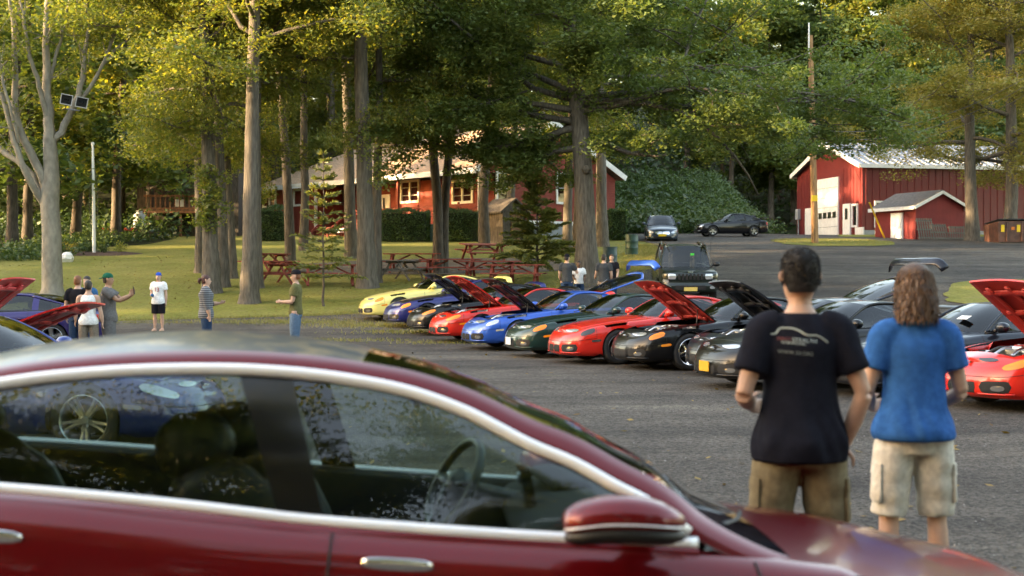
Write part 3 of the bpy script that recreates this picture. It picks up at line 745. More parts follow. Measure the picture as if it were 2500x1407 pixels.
# ------------------------------------------------------------------ buildings
def planks_mat(name, c, pitch, axis='Z', var=.16, rough=.75):
    """painted boards: fine lap lines too small to build one by one, uneven paint"""
    m, t, b = newmat(name); b.inputs['Roughness'].default_value = rough
    L = t.links.new; tc = t.nodes.new('ShaderNodeTexCoord')
    n = t.nodes.new('ShaderNodeTexNoise'); n.inputs['Scale'].default_value = 1.3; n.inputs['Detail'].default_value = 8; L(tc.outputs['Object'], n.inputs['Vector'])
    r = t.nodes.new('ShaderNodeValToRGB'); r.color_ramp.elements[0].position = .3; r.color_ramp.elements[1].position = .72
    r.color_ramp.elements[0].color = tuple(x*(1-var) for x in c) + (1,); r.color_ramp.elements[1].color = tuple(x*(1+var) for x in c) + (1,)
    L(n.outputs['Fac'], r.inputs[0]); L(r.outputs[0], b.inputs['Base Color'])
    wv = t.nodes.new('ShaderNodeTexWave'); wv.wave_profile = 'SAW'; wv.bands_direction = axis; wv.inputs['Scale'].default_value = math.pi * .1 / pitch * 1.0
    L(tc.outputs['Object'], wv.inputs['Vector'])
    bp = t.nodes.new('ShaderNodeBump'); bp.inputs['Strength'].default_value = .8; bp.inputs['Distance'].default_value = .02
    L(wv.outputs['Fac'], bp.inputs['Height']); L(bp.outputs[0], b.inputs['Normal']); return m
M['siding'] = planks_mat('red_siding', (.235, .038, .026), .15)
M['barn_red'] = planks_mat('barn_red_sheet', (.165, .024, .024), .3, 'X', .10, .5)
M['shed_red'] = planks_mat('shed_red_board', (.20, .022, .022), .25, 'X', .15)
M['shingle'] = mat('sun_warm_shingle', (.42, .275, .175), .9, var=.25, scale=6, bump=.6, bscale=18, stretch=(1, 1, 3))  # tan warmed to stand in for sunlight on the house roof
M['shingle_grey'] = mat('grey_shingle', (.10, .095, .095), .9, var=.25, scale=6, bump=.5, bscale=18)
M['tin'] = mat('bright_tin_roof', (.17, .19, .22), .45, .2, var=.15, scale=2)
M['tin_rib'] = mat('tin_rib', (.42, .44, .47), .4, .2, var=.1, scale=2)
M['redwood'] = mat('red_stained_wood', (.22, .045, .032), .8, var=.35, scale=6, stretch=(1, 6, 6))
M['greywood'] = mat('weathered_wood', (.13, .115, .10), .9, var=.35, scale=6, stretch=(1, 6, 6))
M['brownwood'] = mat('brown_deck_wood', (.16, .075, .038), .85, var=.3, scale=6)
M['sun_orange_wood'] = mat('lit_pole_wood', (.30, .165, .075), .85, var=.35, scale=5, stretch=(4, 4, .4))  # orange glow of the sunlit pole is mixed into this wood colour
M['foundation'] = mat('grey_block', (.30, .32, .33), .9, var=.15, scale=3)
M['window'] = glassmat('window_glass', (.25, .28, .28))
M['interior'] = flat('dim_room', (.02, .02, .022), .9)
M['curtain'] = flat('pale_curtain', (.45, .40, .30), .9)

def window(parent, c, w_, h_, n, cols=2, rows=1, frame=.11, curtain=False, name='window', m_frame='white'):
    """a window in a vertical wall: c centre, n 'x' or 'y' = the axis its face looks along (towards minus)"""
    def B(cx, cz, sx, sz, dep, off):
        return ((c[0] + cx, c[1] + off, c[2] + cz), (sx, dep, sz)) if n == 'y' else ((c[0] + off, c[1] + cx, c[2] + cz), (dep, sx, sz))
    f = MB()
    for a_, s_ in (((0, h_/2 - frame/2), (w_, frame)), ((0, -h_/2 + frame/2), (w_, frame))): q = B(a_[0], a_[1], s_[0], s_[1], .10, -.03); f.box(q[0], q[1])
    for sx in (-1, 1): q = B(sx * (w_/2 - frame/2), 0, frame, h_ - 2*frame, .10, -.03); f.box(q[0], q[1])
    for k in range(1, cols):
        q = B(-w_/2 + w_*k/cols, 0, frame * .9, h_ - 2*frame, .09, -.03); f.box(q[0], q[1])
    for k in range(1, rows):
        q = B(0, -h_/2 + h_*k/rows, w_ - 2*frame, .03, .05, -.02); f.box(q[0], q[1])
    wo = f.build(name, M[m_frame], parent)
    for k in range(cols):
        p_ = MB(); q = B(-w_/2 + w_*(k+.5)/cols, 0, w_/cols - frame, h_ - 2*frame, .01, .005); p_.box(q[0], q[1]); p_.build('pane', M['window'], wo)
    q = B(0, 0, w_ - .06, h_ - .06, .015, .16 if not curtain else .10); k = MB(); k.box(q[0], q[1]); k.build('window_backing', M['curtain'] if curtain else M['interior'], wo)  # without a curtain, a dark sheet stands for the unlit room
    if not curtain: pass
    return wo

# --- the red house with the porch
hx, hy = (1170 - 1250) / F_PX * 80, 80.0
HZ0 = gz(hx, hy)
h = thing('red_house', (hx, hy, HZ0), R(-49.5), 'red wooden house with roof coloured sunlit tan, white trim and a long railed porch', 'house')
ux = np.array([math.cos(R(-49.5)), math.sin(R(-49.5))]); uy = np.array([-ux[1], ux[0]])
def hloc(px, yl):      # local x on the house plane y = yl seen at photo column px
    k = (px - 1250) / F_PX
    a0 = np.array([hx, hy]) + uy * yl
    return float((k * a0[1] - a0[0]) / (ux[0] - k * ux[1]))
def hz_(px, py, yl):
    x = hloc(px, yl); d = hy + ux[1] * x + uy[1] * yl
    return CAM_H - (py - HZ) / F_PX * d - HZ0
HL, HW, EV, RG, FL = -23.7, 10.7, 3.95, 6.95, 1.2
PX0, PD = hloc(766, 0), 2.3     # porch from here to the corner, recessed by PD
b = MB()
b.box(((HL + PX0)/2, HW/2, EV/2), (PX0 - HL, HW, EV)); b.box((PX0/2, (HW + PD)/2, (EV + FL)/2), (-PX0 - .002, HW - PD, EV - FL))
b.add([(-.02, .0 + PD, EV), (-.02, HW, EV), (-.02, HW/2, RG - .1)], [[0, 1, 2]])
b.build('wall', M['siding'], h, smooth=False)
# gable triangle at the near end
g_ = MB(); g_.add([(.0, 0, EV), (.0, HW, EV), (.0, HW/2, RG - .05), (-.2, 0, EV), (-.2, HW, EV), (-.2, HW/2, RG - .05)], [[0, 1, 2], [5, 4, 3], [0, 3, 4, 1], [1, 4, 5, 2], [2, 5, 3, 0]]); g_.build('gable', M['siding'], h, smooth=False)
f = MB(); f.box((PX0/2, (HW + PD)/2 - .01, FL/2 - .1), (-PX0 + .06, HW - PD + .06, FL + .2)); f.build('foundation', M['foundation'], h, smooth=False)
f = MB(); f.box((PX0/2, PD/2, FL - .1), (-PX0 - .01, PD - .02, .2)); f.build('porch_floor', M['redwood'], h, smooth=False)
# lattice skirt under the porch
f = MB(); f.box((PX0/2, .12, FL/2 - .15), (-PX0 - .2, .06, FL - .1)); f.build('porch_skirt', M['redwood'], h, smooth=False)
# roof: gable at the near end, hip at the far end
ov = .55; x0, x1 = HL - ov, ov * .7; y0, y1 = -ov, HW + ov; ze = EV - .02; zr = RG; xr = HL + 5.5; th = .16
V = [(x1, y0, ze), (x1, HW/2, zr), (x1, y1, ze), (x0, y0, ze), (xr, HW/2, zr), (x0, y1, ze)]
V2 = [(a_, b_, c_ + th) for a_, b_, c_ in V]
rf = MB(); rf.add(V + V2, [[6, 7, 10, 9], [7, 8, 11, 10], [9, 10, 11], [0, 3, 4, 1], [1, 4, 5, 2], [3, 5, 4], [0, 1, 7, 6], [1, 2, 8, 7], [0, 6, 9, 3], [3, 9, 11, 5], [5, 11, 8, 2]])
rof = rf.build('roof', M['shingle'], h, smooth=False)
f = MB(); f.box(((x0 + x1)/2, y0 - .02, ze + .04), (x1 - x0, .06, .30)); f.build('fascia', M['white'], h, smooth=False)
f = MB(); f.box((x0 - .02, HW/2, ze + .04), (.06, y1 - y0, .30)); f.build('fascia', M['white'], h, smooth=False)
for s_ in (0, 1):
    f = MB(); f.bar((x1 + .03, y0 if s_ == 0 else y1, ze + .08), (x1 + .03, HW/2, zr + .08), .06, .32); f.build('rake_board', M['white'], h, smooth=False)
f = MB(); f.box((-8, HW/2 - .8, RG + .1), (.35, .35, .9)); f.build('chimney', M['greywood'], rof, smooth=False)
f = MB(); f.tube([(hloc(775, 0), 1.6, 4.6), (hloc(775, 0), 1.6, 5.15)], .07, 8); f.build('vent_pipe', M['white'], rof)
# windows and doors
wz = (hz_(658, 487, 0) + 0)
window(h, (hloc(659, 0), 0, hz_(659, 487, 0)), 1.75, 1.15, 'y', 2, 1, .13)
window(h, (hloc(729, 0), 0, hz_(729, 483, 0)), 1.15, 1.15, 'y', 1, 1, .13)
for pxc, cur in ((1002, False), (1130, True)):
    window(h, (hloc(pxc, PD), PD, hz_(pxc, 468, PD)), 2.0, 1.45, 'y', 2, 3, .15, cur)
window(h, (hloc(822, PD), PD, hz_(822, 485, PD)), 1.7, 1.0, 'y', 2, 1, .05, m_frame='greywood')
d_ = MB(); d_.box((hloc(943, PD), PD - .04, FL + 1.03), (.95, .07, 2.06)); dr = d_.build('door', M['white'], h, smooth=False)
d_ = MB(); d_.box((hloc(940, PD), PD - .085, FL + 1.3), (.22, .02, 1.1)); d_.build('pane', M['window'], dr, smooth=False)
d_ = MB(); d_.tube([(hloc(943, PD) + .38, PD - .14, FL + 1.0), (hloc(943, PD) + .38, PD - .07, FL + 1.0)], .035, 8); d_.build('handle', M['alloy'], dr)
for pxc in (1228, 1372):   # end wall windows
    yy_ = None
    for k in np.arange(0, HW, .05):
        q = np.array([hx, hy]) + uy * k
        if (q[0] / q[1]) * F_PX + 1250 > pxc: yy_ = k; break
    q = np.array([hx, hy]) + uy * yy_; zc = CAM_H - (460 - HZ) / F_PX * q[1] - HZ0
    w_ = window(h, (0.0, yy_, zc), 1.1, 1.9, 'x', 1, 2, .13); w_.scale = (-1, 1, 1)
f = MB(); f.box((.02, HW/2, FL - .02), (.06, HW, .22)); f.build('water_table', M['white'], h, smooth=False)
f = MB(); f.box((.02, .06, (FL + EV)/2), (.07, .14, EV - FL)); f.build('corner_board', M['white'], h, smooth=False)
# porch posts, rails and crossed braces
posts = [PX0 + .1, hloc(880, .1), hloc(972, .1), hloc(1070, .1), -.1]
for i, x in enumerate(posts):
    f = MB(); f.box((x, .1, (FL + EV)/2 - .02), (.15, .15, EV - FL)); f.build('porch_post', M['white'] if i in (0, 4) else M['redwood'], h, smooth=False)
for i in range(len(posts) - 1):
    a_, c_ = posts[i], posts[i+1]
    if i == 0: a_ = hloc(842, .1)
    f = MB(); f.box(((a_ + c_)/2, .1, FL + .95), (c_ - a_ - .16, .09, .09)); f.build('railing', M['redwood'], h, smooth=False)
    f = MB(); f.box(((a_ + c_)/2, .1, FL + .14), (c_ - a_ - .16, .09, .09)); f.build('railing', M['redwood'], h, smooth=False)
    n = max(1, int(round((c_ - a_) / 1.9)))
    for k in range(n):
        p0 = a_ + (c_ - a_) * k / n; p1 = a_ + (c_ - a_) * (k + 1) / n
        for s_ in (0, 1):
            f = MB(); f.bar((p0 + .08, .1 + .03*s_, FL + (.2 if s_ else .9)), (p1 - .08, .1 + .03*s_, FL + (.9 if s_ else .2)), .07, .07); f.build('brace', M['redwood'], h, smooth=False)
        if k: f = MB(); f.box((p0, .1, FL + .55), (.1, .1, 1.1)); f.build('baluster', M['redwood'], h, smooth=False)
# porch steps
sx = (hloc(800, -.6) + hloc(842, 0)) / 2
for k in range(5):
    f = MB(); f.box((sx, -.2 - .32 * k, FL - .16 - .21 * k), (1.9, .34, .07)); f.build('step', M['white'] if k < 2 else M['sun_orange_wood'], h, smooth=False)
for s_ in (-1, 1):
    f = MB(); f.bar((sx + s_*1.0, .05, FL + .9), (sx + s_*1.0, -1.6, .85), .07, .09); f.build('stair_rail', M['redwood'], h, smooth=False)
    f = MB(); f.box((sx + s_*1.0, -1.6, .42), (.1, .1, .95)); f.build('stair_post', M['redwood'], h, smooth=False)
# chairs folded on the porch: dark patio set seen through the railing
pc = thing('patio_table', tuple(np.array([hx, hy]) + ux * hloc(1128, 1.2) + uy * 1.2) + (HZ0 + FL + .003,), R(-49.5), 'dark patio table with chairs pushed in under the sunlit porch window', 'table')
f = MB(); f.lathe([(.0, .70), (.62, .70), (.64, .72), (.62, .74), (0, .74)], 18); f.build('tabletop', M['black'], pc)
for a_ in range(4):
    f = MB(); f.tube([(.45*math.cos(a_*1.57+.8), .45*math.sin(a_*1.57+.8), 0), (.35*math.cos(a_*1.57+.8), .35*math.sin(a_*1.57+.8), .71)], .025, 6); f.build('leg', M['black'], pc)

# --- small brown outhouse by the end wall
q = gx(1232, 76.5)
o = thing('outhouse', q, R(38), 'small dark brown outhouse with a pitched roof beside the house end wall', 'outhouse')
f = MB(); f.prism([(-.75, 0), (.75, 0), (.75, 1.75), (0, 2.3), (-.75, 1.75)], 1.6); f.build('wall', M['bark_dark'], o, smooth=False)
for s_ in (-1, 1):
    f = MB(); f.bar((s_*1.05, 0, 1.66), (0, 0, 2.42), 2.0, .09, up=(0, 0, 1)); f.build('roof', M['bark_dark'], o, smooth=False)
f = MB(); f.box((0.1, -.83, .85), (.62, .05, 1.6)); f.build('door', M['brownwood'], o, smooth=False)

# --- the red barn
bc = np.array([(2105 - 1250) / F_PX * 93, 93.0]); BZ = gz(bc[0], bc[1]) + .06; BR = 12.0
bn = thing('barn', (bc[0], bc[1], BZ), R(BR), 'long red metal barn with ribbed walls, tin roof and white overhead door', 'barn')
bx_ = np.array([math.cos(R(BR)), math.sin(R(BR))]); by_ = np.array([-bx_[1], bx_[0]])
BL, BW, BE, BP = 27.0, 10.6, 4.55, 6.35
def by_at(px):      # local y on the gable wall
    k = (px - 1250) / F_PX; return float((k * bc[1] - bc[0]) / (by_[0] - k * by_[1]))
def bx_at(px):
    k = (px - 1250) / F_PX; return float((k * bc[1] - bc[0]) / (bx_[0] - k * bx_[1]))
def gz_at(px, py): y = by_at(px); return CAM_H - (py - HZ) / F_PX * (bc[1] + by_[1] * y) - BZ
f = MB(); f.add([(0, 0, 0), (0, BW, 0), (0, BW, BE), (0, BW/2, BP), (0, 0, BE), (BL, 0, 0), (BL, BW, 0), (BL, BW, BE), (BL, BW/2, BP), (BL, 0, BE)],
                [[0, 4, 3, 2, 1], [5, 6, 7, 8, 9], [0, 5, 9, 4], [1, 2, 7, 6]]); f.build('wall', M['barn_red'], bn, smooth=False)
me = None
rib = MB(); rib.box((0, 0, BE/2 - .02), (.055, .05, BE - .06)); rme = rib.mesh('wall_rib', M['barn_red'], False)
for k in range(int(BL / .5)):
    obj('wall_rib', rme, bn, (.25 + k * .5, -.025, 0))
rib = MB(); rib.box((0, 0, BE/2 - .02), (.03, .05, BE - .06)); rme2 = rib.mesh('gable_rib', M['barn_red'], False)
for k in range(int(BW / .5)):
    y = .3 + k * .5
    if not (by_at(2052) < y < by_at(1994)): obj('wall_rib', rme2, bn, (-.015, y, 0))
ov = .35
for s_ in (0, 1):
    ye = -ov if s_ == 0 else BW + ov; slope = (BP - BE) / (BW/2); zl = BE - ov * slope + .03
    f = MB(); f.add([(-ov, ye, zl), (BL + ov, ye, zl), (BL + ov, BW/2, BP + .03), (-ov, BW/2, BP + .03), (-ov, ye, zl + .08), (BL + ov, ye, zl + .08), (BL + ov, BW/2, BP + .11), (-ov, BW/2, BP + .11)],
                    [[4, 5, 6, 7], [3, 2, 1, 0], [0, 1, 5, 4], [1, 2, 6, 5], [0, 4, 7, 3]]); rf_ = f.build('roof', M['tin'], bn, smooth=False)
    rb = MB(); rb.bar((0, ye + .02, zl + .10), (0, BW/2, BP + .13), .14, .06); rm = rb.mesh('roof_rib', M['tin_rib'], False)
    for k in range(int(BL / .6) + 1): obj('roof_rib', rm, rf_, (-.2 + k * .6, 0, 0))
    f = MB(); f.box((BL/2, ye - .03, zl + .02), (BL + 2*ov, .06, .24)); f.build('fascia', M['white'], bn, smooth=False)
    f = MB(); f.bar((-ov - .03, ye, zl + .02), (-ov - .03, BW/2, BP + .03), .06, .3); f.build('rake_board', M['white'], bn, smooth=False)
f = MB(); ya, yb = by_at(2048), by_at(1998); zt = gz_at(2022, 436); od = None
f.box((-.05, (ya + yb)/2, zt/2), (.1, yb - ya, zt)); od = f.build('overhead_door', M['white'], bn, smooth=False)
for k in range(1, 6):
    f = MB(); f.box((-.105, (ya + yb)/2, zt*k/6), (.01, yb - ya - .1, .03)); f.build('panel_joint', M['foundation'], od, smooth=False)
for k in range(4):
    f = MB(); f.box((-.108, ya + (yb - ya)*(.16 + .23*k), zt * .365), (.02, (yb - ya)*.16, .42)); f.build('pane', M['window'], od, smooth=False)
ya, yb = by_at(1985), by_at(1968); zt = gz_at(1976, 509); f = MB(); f.box((-.05, (ya + yb)/2, zt/2), (.1, yb - ya, zt)); f.build('door', M['white'], bn, smooth=False)
ya, yb = by_at(2078), by_at(2060); zt = gz_at(2069, 498); f = MB(); f.box((-.05, (ya + yb)/2, zt/2), (.1, yb - ya, zt)); dr = f.build('door', M['white'], bn, smooth=False)
f = MB(); f.box((-.108, (ya + yb)/2 - .02, zt * .68), (.02, (yb - ya)*.35, .75)); f.build('pane', M['window'], dr, smooth=False)
ya, yb = by_at(2095), by_at(2081)
wn = window(bn, (-.01, (ya + yb)/2, (gz_at(2088, 497) + gz_at(2088, 556))/2), yb - ya, 1.55, 'x', 1, 1, .13)
xa, xb = bx_at(2133), bx_at(2164); window(bn, ((xa + xb)/2, -.05, 1.35), xb - xa, 1.75, 'y', 1, 2, .13)
f = MB(); f.box((BL/2 - .02, -.03, .1), (BL + .1, .08, .4)); f.build('concrete_base', M['foundation'], bn, smooth=False)
f = MB(); f.box((-.03, by_at(2100)/2 + .2, .2), (.08, 1.2, .6)); f.build('corner_base', M['white'], bn, smooth=False)
f = MB(); f.box((-.14, by_at(1952), 1.75), (.2, .5, .75)); f.build('meter_box', M['foundation'], bn, smooth=False)
f = MB(); f.tube([(-.1, by_at(1952), 0), (-.1, by_at(1952), 1.4)], .05, 8); f.build('conduit', M['foundation'], bn)

# --- small red shed
sq = gp(2235, 587); SR = 20.0
sh = thing('shed', sq, R(SR), 'small red shed with white door, white trim and grey shingles before the barn', 'shed')
SL, SW, SE, SP = 4.0, 3.3, 2.0, 2.82
f = MB(); f.add([(0, 0, -.2), (SW, 0, -.2), (SW, 0, SE), (SW/2, 0, SP), (0, 0, SE), (0, SL, -.2), (SW, SL, -.2), (SW, SL, SE), (SW/2, SL, SP), (0, SL, SE)],
                [[0, 1, 2, 3, 4], [9, 8, 7, 6, 5], [0, 4, 9, 5], [1, 6, 7, 2]]); f.build('wall', M['shed_red'], sh, smooth=False)
for s_ in (0, 1):
    xe = -.28 if s_ == 0 else SW + .28; sl_ = (SP - SE)/(SW/2); ze = SE - .28 * sl_ + .03
    V = [(xe, -.28, ze), (SW/2, -.28, SP + .03), (SW/2, SL + .28, SP + .03), (xe, SL + .28, ze)]
    f = MB(); f.add(V + [(a_, b_, c_ + .09) for a_, b_, c_ in V], [[4, 5, 6, 7], [3, 2, 1, 0], [0, 1, 5, 4], [2, 3, 7, 6], [3, 0, 4, 7]]); f.build('roof', M['shingle_grey'], sh, smooth=False)
    f = MB(); f.bar((xe, -.31, ze - .02), (SW/2, -.31, SP - .02), .05, .17); f.build('rake_board', M['white'], sh, smooth=False)
    f = MB(); f.box((xe - .03 if s_ == 0 else xe + .03, SL/2, ze - .02), (.05, SL + .56, .2)); f.build('fascia', M['white'], sh, smooth=False)
f = MB(); f.box((-.04, 1.75, .82), (.08, 1.15, 1.66)); f.build('door', M['white'], sh, smooth=False)
f = MB(); f.tube([(-.09, 1.3, .8), (-.13, 1.3, .8)], .03, 6); f.build('handle', M['alloy'], sh)
# wooden pallets leaning on the shed
PL = 'wooden pallets leaning by the shed'
for i, (px, lab, hh, lean) in enumerate([(2262, 'tall grey pallet leaning on the shed wall nearest its door corner', 1.3, .25), (2298, 'grey slatted pallet leaning next to the tall pallet', 1.0, .4), (2336, 'low slatted crate-like pallet under the golden tree', .8, .12)]):
    x, y, z = gx(px, sq[1] + .1 + .35 * i - .75); o = thing('pallet', (x, y, z + .02), R(SR), lab, 'pallet', PL); o.rotation_euler = (-lean, 0, R(SR))
    sm = MB(); sm.box((0, 0, hh/2), (.09, .02, hh)); sme = sm.mesh('slat', M['greywood'], False)
    for k in range(7): obj('slat', sme, o, (-.48 + .16*k, -.05, 0))
    for zz in (.12, .5, .9): f = MB(); f.box((0, 0, hh*zz), (1.1, .06, .08)); f.build('stringer', M['greywood'], o, smooth=False)
# dumpster
x, y, z = gp(2434, 596); ds = thing('dumpster', (x + .1, y + 1.2, z), R(6), 'brown steel dumpster with yellow and orange warning stickers', 'dumpster')
M['dump'] = mat('brown_dumpster', (.10, .042, .028), .6, var=.3, scale=3, bump=.2)
f = MB(); f.add([(0, -.9, .12), (2.6, -.9, .12), (2.6, .9, .12), (0, .9, .12), (-.05, -.95, 1.25), (2.65, -.95, 1.25), (2.65, .95, 1.05), (-.05, .95, 1.05)], [[0, 3, 2, 1], [4, 5, 6, 7], [0, 1, 5, 4], [1, 2, 6, 5], [2, 3, 7, 6], [3, 0, 4, 7]]); f.build('bin', M['dump'], ds, smooth=False)
for xx in (.65, 1.95): f = MB(); f.box((xx, 0, 1.26), (1.25, 1.95, .06), rx=-.1); f.build('lid', M['black'], ds, smooth=False)
for xx in (.45, 1.3, 2.15): f = MB(); f.box((xx, -.95, .7), (.08, .08, 1.05)); f.build('rib', M['dump'], ds, smooth=False)
for xx, c_ in ((.2, 'yellow'), (.78, 'orange'), (1.1, 'yellow')):
    M[c_] = M.get(c_) or flat('sticker_' + c_, {'yellow': (.75, .5, .02), 'orange': (.6, .16, .02)}[c_], .5)
    f = MB(); f.box((xx, -.955, .85), (.18, .03, .38 if c_ == 'yellow' else .16)); f.build('sticker', M[c_], ds, smooth=False)
for xx in (.3, 2.3): f = MB(); f.lathe([(.11, -.03), (.11, .03)], 12, axis='y', c=(xx, -.8, .11)); f.build('wheel', M['rubber'], ds)
# orange and white traffic drum
x, y, z = gp(2146, 580); o = thing('traffic_drum', (x, y, z), 0, 'orange and white traffic drum by the guy wire at the barn corner', 'traffic drum')
f = MB(); f.lathe([(.30, 0), (.30, .04), (.26, .05), (.24, .95), (.2, 1.0), (0, 1.0)], 16); f.build('drum', M['orange'], o)
for zz in (.3, .68): f = MB(); f.lathe([(.262 - .02*zz, zz - .09), (.268 - .02*zz, zz - .09), (.266 - .02*zz, zz + .09), (.255 - .02*zz, zz + .09)], 16, caps=False); f.build('reflective_band', M['white'], o)

# --- utility pole, guy wire, power lines
x, y, z = gp(1990, 597); pt = np.array([(1977 - 1990) / F_PX * y, 0, (597 - 88) / F_PX * y])
o = thing('utility_pole', (x, y, z), 0, 'wooden utility pole on the grass island, sunlit on one side', 'utility pole')
f = MB(); f.tube([(0, 0, -.3), pt * .5, pt], [.19, .165, .13], 14); f.build('shaft', M['sun_orange_wood'], o)
f = MB(); f.tube([pt + [-.1, -.12, -1.0], pt + [-.1, -.12, .65]], .04, 8); f.build('conduit', M['white'], o)
f = MB(); f.box((pt * .22)[:].tolist(), (.30, .36, .32)); f.build('marker_tag', M['yellow'], o)
for k in range(3): f = MB(); f.lathe([(0, -.06), (.06, -.04), (.03, 0), (.06, .04), (0, .06)], 10, c=(pt * (.55 - .04*k) + [.17, 0, 0])); f.build('insulator', M['foundation'], o)
an = gp(2160, 584); top = np.array([x, y, z]) + pt * .86; anp = np.array(an)
f = MB(); f.tube([top, anp], .012, 5)
gw = thing('guy_wire', (x, y, z), 0, 'steel guy wire with yellow guard slanting from the utility pole', 'guy wire')
f = MB(); f.tube([top - (x, y, z), anp - (x, y, z)], .012, 5); f.build('wire', M['alloy_dark'], gw)
f = MB(); f.tube([anp - (x, y, z) + (top - anp) * q for q in (.005, .225)], .05, 8); f.build('guard', M['yellow'], gw)
for k, (ya, yb) in enumerate(((300, 180), (312, 200), (326, 222))):
    A = np.array([x, y, z]) + pt * (.55 - .04 * k) + [.17, 0, 0]; B = P(2520, yb, 66)
    t_ = np.linspace(0, 1, 16)[:, None]; C = A + (B - A) * t_; C[:, 2] -= (4 * t_ * (1 - t_))[:, 0] * 1.0
    E = B + (B - A) * .8
    f = MB(); f.tube(np.vstack([C - A, [E - A]]), .014, 5)
    tag(f.build('power_line', M['alloy_dark'], None, loc=tuple(A)), ('topmost', 'middle', 'lowest')[k] + ' of three sagging power lines from the utility pole past the golden tree', 'power line', 'power lines')

# --- flagpole, rock, garden bed
x, y, z = gp(230, 622); o = thing('flagpole', (x, y, z), 0, 'white flagpole rising from the garden bed', 'flagpole')
f = MB(); f.tube([(0, 0, -.1), (-.02, 0, 2.8), (-.05, 0, 5.2)], [.085, .075, .05], 12); f.build('pole', M['white'], o)
f = MB(); f.lathe([(0, -.09), (.08, -.05), (.08, .05), (0, .09)], 10, c=(-.05, 0, 5.25)); f.build('finial', M['white'], o)
for dx in (-.28, .2): f = MB(); f.tube([(-.05, 0, 5.1), (dx*.9, .05, 2.5), (dx*.5, 0, .9)], .012, 5); f.build('halyard', M['greywood'], o)
f = MB(); th_ = np.linspace(0, 2*math.pi, 40, endpoint=False); ring = np.c_[np.cos(th_) * (1.95 + .2*np.sin(3*th_)) + .3, np.sin(th_) * (1.5 + .15*np.cos(2*th_))]
f.add(np.vstack([[(.3, 0, gz(x+.3, y) - z + .10)], np.c_[ring*.6, G(x + ring[:, 0]*.6, y + ring[:, 1]*.6) - z + .11], np.c_[ring, G(x + ring[:, 0], y + ring[:, 1]) - z + .01]]),
      [[0, 1 + i, 1 + (i+1) % 40] for i in range(40)] + [[1 + i, 41 + i, 41 + (i+1) % 40, 1 + (i+1) % 40] for i in range(40)])
M['mulch'] = mat('dark_mulch', (.06, .03, .022), .95, var=.4, scale=12, bump=.8)
tag(f.build('garden_bed', M['mulch'], None, loc=(x, y, z)), 'mulched oval garden bed around the flagpole', 'garden bed')
r_ = np.random.default_rng(21)
for dx, dy, rr, lab, m_ in [(-.95, -.5, .34, 'pale variegated clump in the garden bed next to the white rock', 'leaf_gold'), (.55, -.2, .3, 'low green clump beside the flagpole foot', 'brush'), (1.1, .3, .34, 'bushy clump at the far end of the garden bed', 'leaf_fresh'), (-.3, .5, .28, 'small clump behind the flagpole', 'brush')]:
    tag(obj('garden_plant', quads_mesh('garden_plant', leaves(r_.normal(0, rr*.4, (14, 3)) + [0, 0, rr*.7], rr*.6, 20, .09, r_, .9, 1.2), M[m_]), loc=(x + dx, y + dy, gz(x+dx, y+dy) + .08)), lab, 'plant', 'plants in the garden bed', 'stuff')
x, y, z = gp(163, 641)
f = MB(); f.lathe([(0, -.06), (.25, -.02), (.31, .14), (.27, .33), (.14, .43), (0, .45)], 9); V = f.V[0]; V += np.random.default_rng(2).normal(0, .025, V.shape)
tag(f.build('white_rock', M['white'], None, loc=(x, y, z), angle=30), 'whitewashed boulder at the end of the garden bed', 'rock')

# --- floodlights on the pale tree
bx2, by2, bz2 = gp(128, 722)
M['lampgrey'] = flat('lamp_housing', (.36, .37, .38), .5); M['lampglass'] = glassmat('lamp_glass', (.6, .62, .62))
for i, (px, py, rz, rx) in enumerate(((165, 244, R(12), .12), (201, 250, R(18), .2))):
    d = by2 - .25 + .1*i; q = P(px, py, d)
    o = thing('floodlight', q, rz, ('grey floodlight closer to the trunk on the pale forked tree', 'grey floodlight on the outer end of the bracket on the pale forked tree')[i], 'floodlight', 'floodlights in the pale tree'); o.rotation_euler = (rx, .18, rz)
    f = MB(); f.add([(-.2, -.16, -.18), (.2, -.16, -.18), (.2, -.16, .18), (-.2, -.16, .18), (-.15, .2, -.12), (.15, .2, -.12), (.15, .2, .12), (-.15, .2, .12), (-.17, -.16, -.15), (.17, -.16, -.15), (.17, -.16, .15), (-.17, -.16, .15), (-.14, -.02, -.12), (.14, -.02, -.12), (.14, -.02, .12), (-.14, -.02, .12)],
                    [[0, 4, 5, 1], [1, 5, 6, 2], [2, 6, 7, 3], [3, 7, 4, 0], [4, 7, 6, 5], [0, 1, 9, 8], [1, 2, 10, 9], [2, 3, 11, 10], [3, 0, 8, 11], [8, 9, 13, 12], [9, 10, 14, 13], [10, 11, 15, 14], [11, 8, 12, 15], [12, 13, 14, 15]]); f.build('housing', M['lampgrey'], o, smooth=False)
    f = MB(); f.box((0, -.145, 0), (.34, .01, .30)); f.build('glass', M['lampglass'], o, smooth=False)
    f = MB(); f.tube([(0, .0, -.18), (0, .02, -.30), (-.1 if i == 0 else -.55, .1, -.36)], .022, 6); f.build('bracket', M['alloy_dark'], o)
    f = MB(); f.tube([(-.08, -.06, 0), (.08, -.06, 0)], .03, 8); f.build('bulb', M['chrome'], o)

